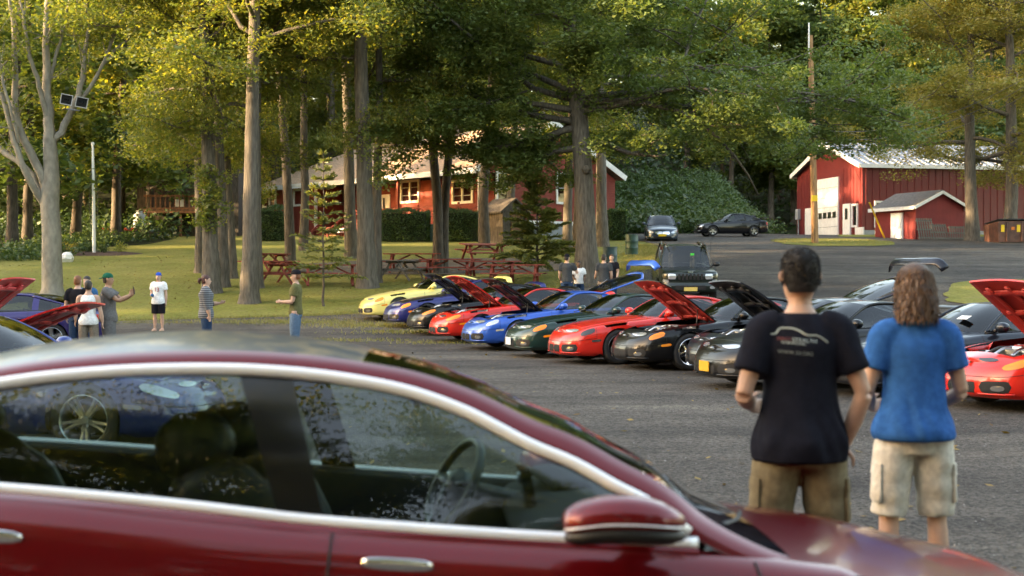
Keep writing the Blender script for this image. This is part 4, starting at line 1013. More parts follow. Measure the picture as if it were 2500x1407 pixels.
# --- far left: deck house, gas tank, red bench
q = gx(425, 90); dk = thing('deck_house', q, R(0), 'brown house with a raised wooden deck at the edge of the dark wood', 'house')
f = MB(); f.box((.6, 3.2, 2.6), (6.5, 4, 5.2)); f.build('wall', M['bark_dark'], dk, smooth=False)
f = MB(); f.box((.4, .3, 1.55), (4.2, 2.4, .16)); f.build('deck_floor', M['brownwood'], dk, smooth=False)
for xx in (-1.45, .6, 2.2): f = MB(); f.box((xx, -.75, .75), (.14, .14, 1.5)); f.build('deck_post', M['brownwood'], dk, smooth=False)
for zz in (1.75, 2.55): f = MB(); f.box((.4, -.82, zz), (4.2, .06, .14)); f.build('deck_rail', M['brownwood'], dk, smooth=False)
bl = MB(); bl.box((0, 0, 0), (.06, .05, .7)); blm = bl.mesh('baluster', M['brownwood'], False)
for k in range(14): obj('baluster', blm, dk, (-1.55 + .3*k, -.82, 2.15))
f = MB(); f.box((.3, 1.18, .9), (.9, .06, 1.2)); f.build('window', M['interior'], dk, smooth=False)
f = MB(); f.box((.5, -.7, 2.1), (.55, .05, .45)); f.build('notice_board', M['white'], dk, smooth=False)
q = gx(341, 86); tk = thing('gas_tank', (q[0], q[1], q[2] + .55), 0, 'upright pale gas tank on a low block wall', 'gas tank')
f = MB(); f.lathe([(0, 0), (.34, .02), (.37, .12), (.37, .75), (.3, .92), (.12, 1.0), (.12, 1.08), (0, 1.08)], 18); f.build('cylinder', M['foundation'], tk)
f = MB(); f.lathe([(.16, .98), (.18, .98), (.18, 1.12), (.16, 1.12)], 14, caps=False); f.build('collar', M['foundation'], tk)
f = MB(); f.box((0, 0, .27), (2.4, .5, .55)); tag(f.build('block_wall', M['dirt'], None, smooth=False, loc=q), 'low dark block wall carrying the pale gas tank', 'wall')
q = gx(292, 83); o = thing('barbecue_bench', q, 0, 'red topped bench on short legs at the wood edge', 'bench')
M['redplastic'] = flat('red_top', (.38, .035, .02), .5)
for xx in (-.55, .55): f = MB(); f.box((xx, 0, .62), (.75, .6, .14)); f.build('top', M['redplastic'], o, smooth=False)
for xx in (-.85, -.2, .2, .9): f = MB(); f.box((xx, 0, .28), (.1, .4, .56)); f.build('leg', M['greywood'], o, smooth=False)

# --- picnic tables
def picnic(loc, rz, m, label, L=1.9, tilt=0.0):
    o = thing('picnic_table', loc, rz, label, 'picnic table', 'picnic tables under the trees'); o.rotation_euler = (tilt, 0, rz)
    pl = MB(); pl.box((0, 0, 0), (L, .135, .04)); pm = pl.mesh('plank', m, False)
    for k in range(5): obj('plank', pm, o, (0, -.29 + .145*k, .74))
    for s_ in (-1, 1):
        for k in range(2): obj('plank', pm, o, (0, s_*(.62 + .145*k), .44))
        for t_ in (-1, 1):
            f = MB(); f.bar((s_*L*.36, t_*.12, .72), (s_*L*.36, t_*.62, .0), .09, .05); f.build('leg', m, o, smooth=False)
        f = MB(); f.box((s_*L*.36 + .05, 0, .39), (.05, 1.5, .09)); f.build('crossbeam', m, o, smooth=False)
        f = MB(); f.box((s_*L*.36 + .05, 0, .69), (.05, .7, .07)); f.build('crossbeam', m, o, smooth=False)
        f = MB(); f.bar((s_*L*.34, 0, .40), (s_*.1, 0, .70), .05, .06); f.build('brace', m, o, smooth=False)
    return o
for px, py, rz, m_, lab, L, tl in [
    (656, 668, R(60), 'redwood', 'red picnic table beside the tall lichened oak', 1.9, 0),
    (694, 697, R(75), 'redwood', 'red picnic table seen end-on by the man in the olive shirt', 1.9, 0),
    (806, 700, R(8), 'redwood', 'long red picnic table behind the thin spruce', 2.2, 0),
    (981, 688, R(70), 'greywood', 'dark weathered picnic table next to the massive oak', 1.9, 0),
    (1008, 668, R(-4), 'redwood', 'red picnic table behind the dark weathered one', 2.3, 0),
    (1100, 684, R(-6), 'redwood', 'red picnic table behind the slender trunk pair', 2.3, 0),
    (1195, 690, R(4), 'redwood', 'red picnic table beside the bushy spruce', 2.3, 0),
    (1180, 640, R(25), 'redwood', 'red picnic table with another turned over against it', 2.1, .12),
    (1255, 700, R(-8), 'redwood', 'red picnic table just behind the blue car with raised tailgate', 2.2, 0)]:
    q = gp(px, py); picnic((q[0], q[1], q[2] + .03), rz, M[m_], lab, L, tl)
# barrels
def barrel(px, py, h_, r_b, m, label):
    q = gp(px, py); o = thing('barrel', q, 0, label, 'barrel', 'steel barrels used as bins')
    f = MB(); f.lathe([(0, .01), (r_b, .0), (r_b, h_*.31), (r_b*1.035, h_*.335), (r_b, h_*.36), (r_b, h_*.64), (r_b*1.035, h_*.665), (r_b, h_*.69), (r_b, h_), (r_b*.95, h_), (r_b*.93, h_*.55), (0, h_*.55)], 22); f.build('drum', m, o)
    f = MB(); f.tube([(r_b*math.cos(t)*1.01, r_b*math.sin(t)*1.01, h_) for t in np.linspace(0, 6.283, 24, endpoint=False)], .016, 6, closed=True); f.build('rim', m, o)
def drum(n, c): return mat(n, c, .5, var=.2, scale=4)
barrel(1051, 590, .95, .24, drum('pale_blue_drum', (.12, .25, .28)), 'pale blue barrel between the two porch hedges')
barrel(1542, 623, .95, .31, drum('green_drum', (.018, .062, .05)), 'dark green barrel on the lawn by the road')
barrel(1489, 664, .98, .29, drum('teal_drum', (.018, .06, .075)), 'teal barrel behind the men talking near the big oak')
barrel(711, 637, .7, .16, drum('blue_drum', (.04, .16, .45)), 'small bright blue barrel at the crooked dark trunk')
# ------------------------------------------------------------------ cars
def lerp2(A, u, v):
    """bilinear sample of a grid A[n,m,3] at float indices"""
    n, m, _ = A.shape; u = np.clip(u, 0, n - 1.0001); v = np.clip(v, 0, m - 1.0001)
    i = u.astype(int); j = v.astype(int); a_ = (u - i)[..., None]; b_ = (v - j)[..., None]
    return A[i, j]*(1-a_)*(1-b_) + A[i+1, j]*a_*(1-b_) + A[i, j+1]*(1-a_)*b_ + A[i+1, j+1]*a_*b_
def mirror(V): W = np.array(V, float); W[..., 1] *= -1; return W
def ruled(c0, c1, n=2, bulge=0.0, bdir=(0, 0, 1)):
    t = np.linspace(0, 1, n)[None, :, None]
    Pg = c0[:, None, :]*(1-t) + c1[:, None, :]*t
    return Pg + np.asarray(bdir)*bulge*(4*t*(1-t))

class Body:
    """lower body of a car: s metres back from the nose; car space x = L/2 - s, y left, z up"""
    def __init__(s, sp):
        s.sp = sp; s.L = sp['L']; NT = sp.get('nt', 150)
        o = catmull(sp['outline'], 400)
        arc = np.r_[0, np.cumsum(np.linalg.norm(np.diff(o, axis=0), axis=1))]; s.arc_len = arc[-1]
        s.t = np.linspace(0, arc[-1], NT); s.dt = s.t[1]
        s.O = np.c_[np.interp(s.t, arc, o[:, 0]), np.interp(s.t, arc, o[:, 1])]
        T = np.gradient(s.O, axis=0); T /= np.linalg.norm(T, axis=1)[:, None]
        N = np.c_[-T[:, 1], T[:, 0]]
        N[0] = (-1, 0); N[-1] = (1, 0); s.N = N
        zb = pchip(*zip(*sp['bottom'])); zs = pchip(*zip(*sp['shoulder'])); s.zc = pchip(*zip(*sp['centre'])); s.zs = zs
        lv = np.array(sp['levels']); NL = 15; l = np.linspace(0, 1, NL)
        fi = [pchip(lv[:, 0], lv[:, k]) for k in (1, 2, 3)]
        wn = np.clip(-N[:, 0], 0, 1)**1.5; wt = np.clip(N[:, 0], 0, 1)**1.5
        ins = (1-wn-wt)[:, None]*fi[0](l)[None] + wn[:, None]*fi[1](l)[None] + wt[:, None]*fi[2](l)[None]
        S = np.zeros((NT, NL, 3))
        S[..., 0] = s.O[:, 0][:, None] - N[:, 0][:, None]*ins
        S[..., 1] = np.maximum(0, s.O[:, 1][:, None] - N[:, 1][:, None]*ins)
        ss = s.O[:, 0]
        S[..., 2] = zb(ss)[:, None] + (zs(ss) - zb(ss))[:, None]*l[None]
        for sw, zw, ra, flare in sp.get('flares', []):   # wheel-arch flares
            dd = np.hypot(S[..., 0]-sw, S[..., 2]-zw)
            S[..., 1] += flare*np.exp(-((dd-ra)/.10)**2)*(S[..., 1] > .5)
        s.A = S
        NQ = 11; q = np.linspace(0, 1, NQ); top = S[:, -1, :]
        B = np.zeros((NT, NQ, 3)); B[..., 0] = top[:, 0][:, None]; B[..., 1] = top[:, 1][:, None]*(1-q)
        cz = np.maximum(s.zc(top[:, 0]), top[:, 2])
        p_ = sp.get('crown', 1.9); B[..., 2] = top[:, 2][:, None] + (cz-top[:, 2])[:, None]*(1-(1-q)**p_)[None]
        s.B = B; s.S_top = top[:, 0]
    def car(s, V): W = np.array(V, float); W[..., 0] = s.L/2 - W[..., 0]; return W
    def side(s, a, l, off=0.0):         # a: metres of arc from the nose centre, l: level 0..1
        p = lerp2(s.A, np.asarray(a)/s.dt, np.asarray(l)*(s.A.shape[1]-1))
        n = np.stack([np.interp(a, s.t, s.N[:, 0]), np.interp(a, s.t, s.N[:, 1])], -1)
        p = p.copy(); p[..., :2] += n*off; return p
    def topf(s, a, q, off=0.0):
        p = lerp2(s.B, np.asarray(a)/s.dt, np.asarray(q)*(s.B.shape[1]-1)).copy(); p[..., 2] += off; p[..., 0] -= off*.5; return p
    def a_of_s(s, x): return float(np.interp(x, s.O[:, 0], s.t))
    def patch(s, f, a0, a1, v0, v1, n=14, m=6, off=.006, p=3.0, skew=0.0, taper=0.0):
        u = np.linspace(0, 1, n); sh = (1-np.abs(2*u-1)**p)**(1/p); sh = np.maximum(sh, .02)
        vc, vh = (v0+v1)/2, (v1-v0)/2
        vv = vc + skew*(u-.5) + np.outer(np.linspace(-1, 1, m), sh*vh*(1+taper*(u-.5))); aa = a0 + (a1-a0)*u
        return f(np.broadcast_to(aa, vv.shape).T.copy(), vv.T.copy(), off)
    def skins(s, holes, cabin, hood):
        """side+top skins of both sides; holes = [(s, z, r)], cabin=(s0,s1,q0) removed, hood=(s0,s1,q0) split off. returns body MB, hood grid"""
        body = MB(); A = s.A.copy(); n, m, _ = A.shape
        cx = (A[:-1, :-1]+A[1:, :-1]+A[1:, 1:]+A[:-1, 1:])/4
        keep = np.ones((n-1, m-1), bool)
        for sw, zw, ra in holes:
            keep &= ~((np.hypot(cx[..., 0]-sw, cx[..., 2]-zw) < ra) & (cx[..., 1] > .45))
        vk = np.zeros((n, m), int)
        for di in (0, 1):
            for dj in (0, 1): vk[di:n-1+di, dj:m-1+dj] += keep
        for sw, zw, ra in holes:
            dx, dz = A[..., 0]-sw, A[..., 2]-zw; dd = np.hypot(dx, dz)
            sel = (vk < 4) & (vk > 0) & (dd < ra*1.35) & (A[..., 1] > .4)
            k = np.where(sel, ra/np.maximum(dd, 1e-6), 1)
            zz = zw + dz*k; A[..., 0] = sw + dx*k; A[..., 2] = np.where(sel, np.maximum(zz, A[:, :1, 2]), A[..., 2])
        idx = np.arange(n*m).reshape(n, m); F = []
        for i, j in zip(*np.nonzero(keep)): F.append([idx[i, j], idx[i, j+1], idx[i+1, j+1], idx[i+1, j]])
        C = s.car(A).reshape(-1, 3); body.add(C, [f[::-1] for f in F]); body.add(mirror(C), F)
        B = s.B; n2, m2, _ = B.shape; idx = np.arange(n2*m2).reshape(n2, m2); C = s.car(B).reshape(-1, 3)
        Fb = []; Fh = []
        for i in range(n2-1):
            sc = (B[i, 0, 0]+B[i+1, 0, 0])/2
            for j in range(m2-1):
                qc = (j+.5)/(m2-1); f = [idx[i, j], idx[i, j+1], idx[i+1, j+1], idx[i+1, j]]
                if cabin and (cabin(sc, float(B[i, 0, 1])*(1-qc)) if callable(cabin) else (cabin[0] < sc < cabin[1] and qc > cabin[2])) and qc > .10: continue
                if hood and hood[0] < sc < hood[1] and qc > hood[2]: Fh.append(f)
                else: Fb.append(f)
        body.add(C, [f[::-1] for f in Fb]); body.add(mirror(C), Fb)
        hd = MB()
        if hood:
            hd.add(C, [f[::-1] for f in Fh]); hd.add(mirror(C), Fh)
        return body, hd
def weld(me, d=.0008):
    b = bmesh.new(); b.from_mesh(me); bmesh.ops.remove_doubles(b, verts=b.verts, dist=d)
    bmesh.ops.delete(b, geom=[v for v in b.verts if not v.link_faces], context='VERTS')
    b.to_mesh(me); b.free(); return me
def thicken(me, t):
    """give a panel thickness; inner faces take material slot 1"""
    b = bmesh.new(); b.from_mesh(me); bmesh.ops.remove_doubles(b, verts=b.verts, dist=.0008)
    bmesh.ops.delete(b, geom=[v for v in b.verts if not v.link_faces], context='VERTS')
    bmesh.ops.recalc_face_normals(b, faces=b.faces); b.normal_update()
    if sum(f.normal.z for f in b.faces) < 0: bmesh.ops.reverse_faces(b, faces=b.faces); b.normal_update()
    old = list(b.faces); vm = {}
    for v in list(b.verts): vm[v] = b.verts.new(v.co - v.normal*t)
    edges = [e_ for e_ in b.edges if len(e_.link_faces) == 1]
    for f in old:
        nf = b.faces.new([vm[v] for v in reversed(f.verts)]); nf.material_index = 1; nf.smooth = True
    for e_ in edges:
        a_, c_ = e_.verts; f = e_.link_faces[0]
        vs_ = list(f.verts); i = vs_.index(a_)
        if vs_[(i+1) % len(vs_)] == c_: a_, c_ = c_, a_
        b.faces.new([a_, c_, vm[c_], vm[a_]]).material_index = 0
    b.to_mesh(me); b.free(); return me
def shift(me, off):
    me.transform(Matrix.Translation(-Vector(off))); return Vector(off)

class Kit:
    """the parts of one kind of car: meshes shared by all its copies"""
    def __init__(s): s.parts = []
    def add(s, name, me, mats, parent=None, loc=None, rot=None, key=None):
        s.parts.append(dict(name=name, me=me, mats=mats, parent=parent, loc=loc, rot=rot, key=key)); return len(s.parts)-1
    def place(s, root, roles, pose=None, skip=()):
        """roles: role name -> material; pose: part key -> rotation about its origin (y axis)"""
        made = []
        for i, p in enumerate(s.parts):
            if p['key'] in skip or (p['parent'] is not None and made[p['parent']] is None): made.append(None); continue
            o = bpy.data.objects.new(p['name'], p['me']); COL.objects.link(o)
            o.parent = root if p['parent'] is None else made[p['parent']]
            if p['loc'] is not None: o.location = p['loc']
            if p['rot'] is not None: o.rotation_euler = p['rot']
            if pose and p['key'] in pose: o.rotation_euler = (0, pose[p['key']], 0)
            for k, r_ in enumerate(p['mats']):
                m_ = roles.get(r_) or M.get(r_)
                if len(p['me'].materials) <= k: p['me'].materials.append(m_)
                o.material_slots[k].link = 'OBJECT'; o.material_slots[k].material = m_
            made.append(o)
        return made

def wheel_meshes(r, w_, rr, spokes, style=0):
    hub = MB(); hub.lathe([(0, -w_*.30), (rr*.62, -w_*.30), (rr*.62, -w_*.22), (0, -w_*.22)], 20, axis='y')
    ty = MB(); ty.lathe([(rr, -w_/2+.01), (rr+.02, -w_/2), (r-.03, -w_/2), (r-.006, -w_/2+.025), (r, -w_/4), (r, w_/4), (r-.006, w_/2-.025), (r-.03, w_/2), (rr+.02, w_/2), (rr, w_/2-.01)], 36, axis='y', caps=False)
    ri = MB(); ri.lathe([(rr*.90, -w_*.42), (rr*.99, w_*.40), (rr*1.02, w_*.46), (rr*.99, w_*.48), (rr*.95, w_*.44), (rr*.86, -w_*.40)], 36, axis='y', caps=False)
    ri.lathe([(0, w_*.40), (rr*.13, w_*.40), (rr*.20, w_*.33), (rr*.22, w_*.1), (0, w_*.1)], 18, axis='y')
    for k in range(spokes):
        a_ = 2*math.pi*k/spokes
        for sgn in ((-1, 1) if style == 1 else (0,)):
            b_ = a_ + sgn*.16
            p0 = np.array([math.cos(a_+sgn*.10)*rr*.14, 0, math.sin(a_+sgn*.10)*rr*.14]); p1 = np.array([math.cos(b_)*rr*.97, 0, math.sin(b_)*rr*.97])
            sd = np.array([-math.sin(a_), 0, math.cos(a_)]); w0, w1 = ((.030, .021) if style == 1 else (.045, .060)) 
            y0, y1 = w_*.36, w_*.40
            V = []
            for p, ww, yy in ((p0, w0, y0), ((p0+p1)/2, (w0+w1)/2*.85, (y0+y1)/2-.012), (p1, w1, y1)):
                V += [p + sd*ww + [0, yy-.03, 0], p + sd*ww*.55 + [0, yy, 0], p - sd*ww*.55 + [0, yy, 0], p - sd*ww + [0, yy-.03, 0]]
            F = []
            for i in range(2):
                for j in range(3): F.append([i*4+j, i*4+j+1, (i+1)*4+j+1, (i+1)*4+j])
            ri.add(V, F); 
        ri.lathe([(0, w_*.30), (.012, w_*.30), (.012, w_*.42), (0, w_*.42)], 6, axis='y', c=(math.cos(a_+.6)*rr*.17, 0, math.sin(a_+.6)*rr*.17))
    return hub.mesh('wheel'), ty.mesh('tyre', angle=50), ri.mesh('rim', angle=40)
def add_wheels(K, B, pos, r, w_, rr, spokes, style, track, rim_role='alloy'):
    hm, tm, rm = wheel_meshes(r, w_, rr, spokes, style)
    for sw in pos:
        for sg in (1, -1):
            i = K.add('wheel', hm, ['alloy_dark'], None, (B.L/2-sw, sg*track, r + B.sp.get('wz', 0)), (0, .3*sw, 0 if sg > 0 else math.pi))
            K.add('tyre', tm, ['rubber'], i); K.add('rim', rm, [rim_role], i)
    ar = B.sp['arch']
    for sw in pos:
        for sg in (1, -1):
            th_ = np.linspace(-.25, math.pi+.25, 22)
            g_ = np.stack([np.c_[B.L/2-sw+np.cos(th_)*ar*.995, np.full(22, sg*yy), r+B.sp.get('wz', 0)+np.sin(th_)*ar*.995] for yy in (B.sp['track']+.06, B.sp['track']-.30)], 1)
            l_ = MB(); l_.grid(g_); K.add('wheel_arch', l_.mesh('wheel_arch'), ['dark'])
def seam(K, B, pts, r=.004, both=True, role='dark', name='seam'):
    c = B.car(np.array(pts))
    for sg in ((1, -1) if both else (1,)):
        q = c.copy(); q[:, 1] *= sg; t_ = MB(); t_.tube(q, r, 5); K.add(name, t_.mesh(name), [role])

def seats(K, B, s_front, s_rear, zf=.30, ys=.37, hh=.72, role='seat', names=('seat',)):
    def one(s0, y0):
        m = MB()
        m.tube(catmull([(s0-.28, y0, zf), (s0, y0, zf-.02), (s0+.22, y0, zf)], 8), np.array([[.10, .25]]*8), 10)
        m.tube(catmull([(s0+.20, y0, zf), (s0+.27, y0, zf+hh*.35), (s0+.36, y0, zf+hh*.78)], 10), np.c_[np.linspace(.09, .065, 10), np.linspace(.25, .20, 10)], 10)
        m.tube(catmull([(s0+.37, y0, zf+hh*.80), (s0+.39, y0, zf+hh*.92), (s0+.41, y0, zf+hh*1.06)], 6), np.c_[[.03, .05, .06, .06, .05, .03], [.08, .12, .135, .135, .12, .06]], 10)
        V = [B.car(v) for v in m.V]; m.V = V; m.F = [f[::-1] for f in m.F]; return m.mesh('seat')
    for s0 in s_front + s_rear:
        for sg in (1, -1): K.add('seat', one(s0, sg*ys), [role])

# ---- the sports coupe that fills the row
SPORT = dict(L=4.56, arch=.355, track=.80,
    outline=[(0, 0), (.015, .28), (.075, .52), (.21, .72), (.46, .84), (.95, .905), (1.7, .915), (2.5, .912), (3.3, .925), (3.9, .905), (4.26, .82), (4.46, .62), (4.535, .3), (4.56, 0)],
    bottom=[(0, .165), (.6, .165), (1.4, .19), (3.3, .19), (4.0, .22), (4.56, .27)],
    shoulder=[(0, .585), (.12, .60), (.35, .66), (.65, .725), (1.0, .775), (1.5, .815), (1.9, .855), (2.6, .885), (3.3, .905), (3.9, .925), (4.35, .905), (4.56, .87)],
    centre=[(0, .585), (.2, .66), (.45, .735), (.8, .80), (1.2, .855), (1.65, .90), (1.9, .91), (3.8, .965), (4.3, .96), (4.56, .875)],
    levels=[(0, .07, .10, .10), (.08, .035, .03, .05), (.22, .012, 0, .02), (.42, 0, .004, 0), (.6, 0, .022, 0), (.78, .010, .055, .012), (.92, .035, .10, .03), (1, .075, .15, .07)],
    flares=[(.98, .33, .37, .018), (3.45, .33, .37, .02)])
def sport_kit(spokes, style, nose):
    B = Body(SPORT); K = Kit(); AW = (.98, 3.45)
    HS0, HS1, HQ = .34, 1.60, .22
    body, hd = B.skins([(AW[0], .33, .355), (AW[1], .33, .355)], lambda sc, y: sc < 4.02 and sc > 1.66 + .30*(y/.71)**2, (HS0, HS1, HQ))
    K.add('body', weld(body.mesh('body', angle=50)), ['paint'])
    # hood, hinged at its rear edge
    hm = thicken(hd.mesh('hood', angle=60), .022)
    hinge = Vector((B.L/2 - HS1, 0, float(B.zc(HS1)) - .02)); shift(hm, hinge)
    ih = K.add('hood', hm, ['hood', 'hood_under'], None, hinge, None, 'hood')
    rb = MB()
    for yy in (-.42, 0, .42):
        pts = []
        for sv in np.linspace(.5, 1.58, 10):
            z = float(np.interp(abs(yy), [0, .8], [B.zc(sv), B.zs(sv)])); pts.append((B.L/2 - sv - hinge.x, yy*(.75 + .25*sv/1.6), z - .045 - hinge.z))
        rb.tube(pts, np.array([[.018, .05]]*10), 8)
    for sv in (.62, 1.05, 1.5):
        pts = [(B.L/2 - sv - hinge.x, yy, float(np.interp(abs(yy), [0, .8], [B.zc(sv), B.zs(sv)])) - .045 - hinge.z) for yy in np.linspace(-.5, .5, 9)]
        rb.tube(pts, np.array([[.018, .05]]*9), 8)
    K.add('hood_frame', rb.mesh('hood_frame'), ['hood_under'], ih)
    pr = MB(); pr.tube([(.35, .50, -.05), (.12, .58, -.42)], .009, 6); K.add('prop_rod', pr.mesh('prop_rod'), ['black'], ih, key='prop')
    # engine bay
    tub = MB(); tub.box((B.L/2 - 1.0, 0, .50), (1.28, 1.28, .14)); K.add('engine_bay', tub.mesh('engine_bay', smooth=False), ['dark'])
    r_ = np.random.default_rng(3)
    en = MB(); en.box((B.L/2-1.12, .05, .635), (.60, .62, .17)); 
    for k in range(6): en.tube([(B.L/2-1.36+.085*k, -.30, .73), (B.L/2-1.36+.085*k, .0, .745), (B.L/2-1.36+.085*k, .28, .70)], .026, 7)
    K.add('engine', en.mesh('engine', angle=30), ['alloy'])
    pl = MB(); pl.box((B.L/2-1.12, .0, .745), (.18, .56, .05)); pl.box((B.L/2-1.32, .02, .74), (.12, .50, .04)); K.add('plenum', pl.mesh('plenum', smooth=False), ['plenum'])
    bt = MB(); bt.box((B.L/2-.86, .47, .65), (.20, .24, .20)); K.add('battery', bt.mesh('battery', smooth=False), ['black'])
    for c_, rr_, hh_ in (((B.L/2-1.42, .55, .66), .06, .2), ((B.L/2-.80, -.45, .62), .09, .16), ((B.L/2-1.36, -.55, .66), .07, .18)):
        cy = MB(); cy.lathe([(0, 0), (rr_, 0), (rr_, hh_*.8), (rr_*.6, hh_), (0, hh_)], 12, c=(c_[0], c_[1], c_[2]-.08)); K.add('reservoir', cy.mesh('reservoir'), ['lens'])
    for k in range(4):
        h0 = r_.uniform(-.5, .5); hs = MB(); hs.tube(catmull([(B.L/2-.7, h0, .64), (B.L/2-.86, h0*.8, .73), (B.L/2-1.0, h0*.5, .72)], 9), .028, 7); K.add('hose', hs.mesh('hose'), ['alloy' if k % 2 else 'black'])
    rd = MB(); rd.box((B.L/2-.50, 0, .60), (.09, 1.0, .16)); K.add('radiator', rd.mesh('radiator', smooth=False), ['alloy_dark'])
    # lamps
    for sg in (1, -1):
        def P_(f, *a_, **k_):
            g_ = B.car(B.patch(f, *a_, **k_)); g_[..., 1] *= sg; m = MB(); m.grid(g_, flip=sg < 0); return m.mesh('lamp')
        if nose == 'fixed':
            K.add('headlight', P_(B.topf, .34, .80, .02, .46, off=.006, skew=-.06, taper=-.5, p=2.6), ['headlight'])
            K.add('turn_signal', P_(B.side, .80, 1.10, .80, .985, off=.007, skew=.06, p=2.6), ['signal'])
        else:
            K.add('headlight', P_(B.topf, .26, .66, .10, .52, off=.006, taper=-.4, p=2.6), ['headlight'])
            K.add('turn_signal', P_(B.side, .62, 1.06, .80, .985, off=.007, skew=.04, p=2.6), ['signal'])
        K.add('intake', P_(B.side, .33, .76, .16, .50, off=.004, p=4), ['dark'])
        K.add('fog_lamp', P_(B.side, .50, .68, .22, .38, off=.008, p=2.5), ['foglamp'])
        K.add('side_marker', P_(B.side, 1.02, 1.20, .50, .58, off=.006, p=4), ['signal'])
        aR = B.arc_len
        K.add('tail_light', P_(B.side, aR-.95, aR-.10, .66, .90, off=.006, p=5), ['redlens'])
        lip = []
        for av in np.linspace(.30, .80, 10): lip.append(B.car(B.side(np.array(av), np.array(.13), .012)))
        lm = MB(); q = np.array(lip); q[:, 1] *= sg; lm.tube(q, .012, 6); K.add('bumper_lip', lm.mesh('bumper_lip'), ['liprole'])
    gm = B.car(B.patch(B.side, 0, .27, .14, .46, off=.004, p=40)); m = MB(); m.grid(gm); m.grid(mirror(gm), flip=True); K.add('grille', m.mesh('grille'), ['dark'])
    eb = MB(); eb.lathe([(0, 0), (.035, 0), (.03, .008), (0, .01)], 14, c=(B.L/2-.115, 0, .600)); K.add('badge', eb.mesh('badge'), ['chrome'])
    # greenhouse
    wb = catmull([(1.60, 0, .882), (1.66, .35, .868), (1.87, .715, .842)], 13); wt_ = catmull([(2.30, 0, 1.262), (2.34, .28, 1.252), (2.44, .515, 1.215)], 13)
    rt = catmull([(3.02, 0, 1.268), (3.02, .28, 1.256), (3.0, .525, 1.215)], 13); gb = catmull([(4.22, 0, .968), (4.18, .32, .965), (4.0, .62, .945)], 13)
    def sym(c0, c1, n, bulge, bd, flip=False):
        g_ = B.car(ruled(c0, c1, n, bulge, bd)); m = MB(); m.grid(g_, flip=flip); m.grid(mirror(g_), flip=not flip); return m
    K.add('windshield', weld(sym(wb, wt_, 9, .035, (-.5, 0, 1)).mesh('windshield')), ['glass'])
    K.add('roof', weld(sym(wt_, rt, 9, .022, (0, 0, 1)).mesh('roof')), ['roof'])
    hinge2 = Vector((B.L/2-3.02, 0, 1.262))
    gm = weld(sym(rt, gb, 10, .06, (.3, 0, 1)).mesh('rear_window')); shift(gm, hinge2)
    fr = MB()
    for sg in (1, -1):
        c = catmull([(3.02, .535*sg, 1.213), (3.45, .60*sg, 1.10), (4.02, .645*sg, .955)], 12); fr.tube(B.car(c), np.array([[.02, .05]]*12), 8)
    fr.tube(B.car(np.vstack([mirror(gb[::-1]), gb[1:]])), .035, 8)
    fm = fr.mesh('tailgate'); shift(fm, hinge2); it = K.add('tailgate', fm, ['paint'], None, hinge2, None, 'tailgate')
    K.add('rear_window', gm, ['glass_rear'], it)
    wg = MB(); c = catmull([(4.38, .80, .98), (4.40, .70, 1.10), (4.36, .45, 1.155), (4.34, 0, 1.165)], 14); full = np.vstack([c, mirror(c[::-1][1:])])
    wg.tube(B.car(full), np.array([[.022, .085]]*len(full)), 10); wm = wg.mesh('wing'); shift(wm, hinge2); K.add('wing', wm, ['paint'], it)
    for sg in (1, -1):
        belt = catmull([(1.86, .745, .872), (2.4, .775, .890), (3.0, .79, .905), (3.5, .79, .92), (4.02, .72, .94)], 34)
        rl = catmull([(1.86, .735, .874), (2.12, .640, 1.06), (2.44, .545, 1.208), (2.75, .535, 1.238), (3.02, .55, 1.214), (3.5, .635, 1.085), (4.02, .70, .945)], 60)
        rls = np.c_[belt[:, 0], np.interp(belt[:, 0], rl[:, 0], rl[:, 1]), np.interp(belt[:, 0], rl[:, 0], rl[:, 2])]
        g_ = ruled(belt, rls, 7, .03, (0, 1, 0)); g_ = B.car(g_); g_[..., 1] *= sg
        i0, i1, i2, i3 = 1, 18, 20, 27
        def strip(a_, b_): m = MB(); m.grid(g_[a_:b_+1], flip=sg < 0); return m
        K.add('side_window', strip(i0, i1).mesh('side_window'), ['glass'])
        pi = strip(i1, i2); pi.grid(g_[i3:], flip=sg < 0); K.add('pillar', weld(pi.mesh('pillar')), ['roof'])
        K.add('quarter_window', strip(i2, i3).mesh('quarter_window'), ['glass_rear'])
        c = B.car(rl[:, :]); c[:, 1] *= sg; m = MB(); m.tube(c[:44], np.array([[.028, .022]]*44), 8); K.add('roof_rail', m.mesh('roof_rail'), ['rail'])
        bl = B.car(belt); bl[:, 1] *= sg; m = MB(); m.tube(bl, np.array([[.012, .018]]*len(bl)), 6); K.add('belt_trim', m.mesh('belt_trim'), ['black'])
        # mirror
        mm = MB(); mm.tube(B.car(np.array([(1.97, sg*.74, .89), (1.97, sg*.86, .93)])), .03, 8)
        mm.tube(B.car(catmull([(1.90, sg*.93, .945), (1.93, sg*.93, .95), (1.99, sg*.93, .955), (2.05, sg*.93, .955)], 8)), np.c_[[.015, .05, .068, .074, .074, .072, .068, .05], [.02, .08, .105, .115, .115, .11, .10, .08]], 12)
        K.add('mirror', mm.mesh('mirror'), ['mirror'])
        hn = MB(); p_ = B.car(B.side(np.array([B.a_of_s(2.78), B.a_of_s(2.92)]), np.array([.80, .80]), .008)); p_[:, 1] *= sg; hn.tube(p_, .016, 6); K.add('door_handle', hn.mesh('door_handle'), ['paint'])
        wi = MB(); wi.tube(B.car(np.array([(1.64, sg*.55, .895), (1.70, sg*.25, .94), (1.74, -sg*.08, .968)])), .008, 5); K.add('wiper', wi.mesh('wiper'), ['black'])
    ll = np.linspace(.06, 1, 12)
    for sv in (1.72, 2.98): seam(K, B, B.side(np.full(12, B.a_of_s(sv)), ll, .001), .0035)
    av = np.linspace(0, 1.12, 20); seam(K, B, B.side(av, np.full(20, .62), .0015), .0035)
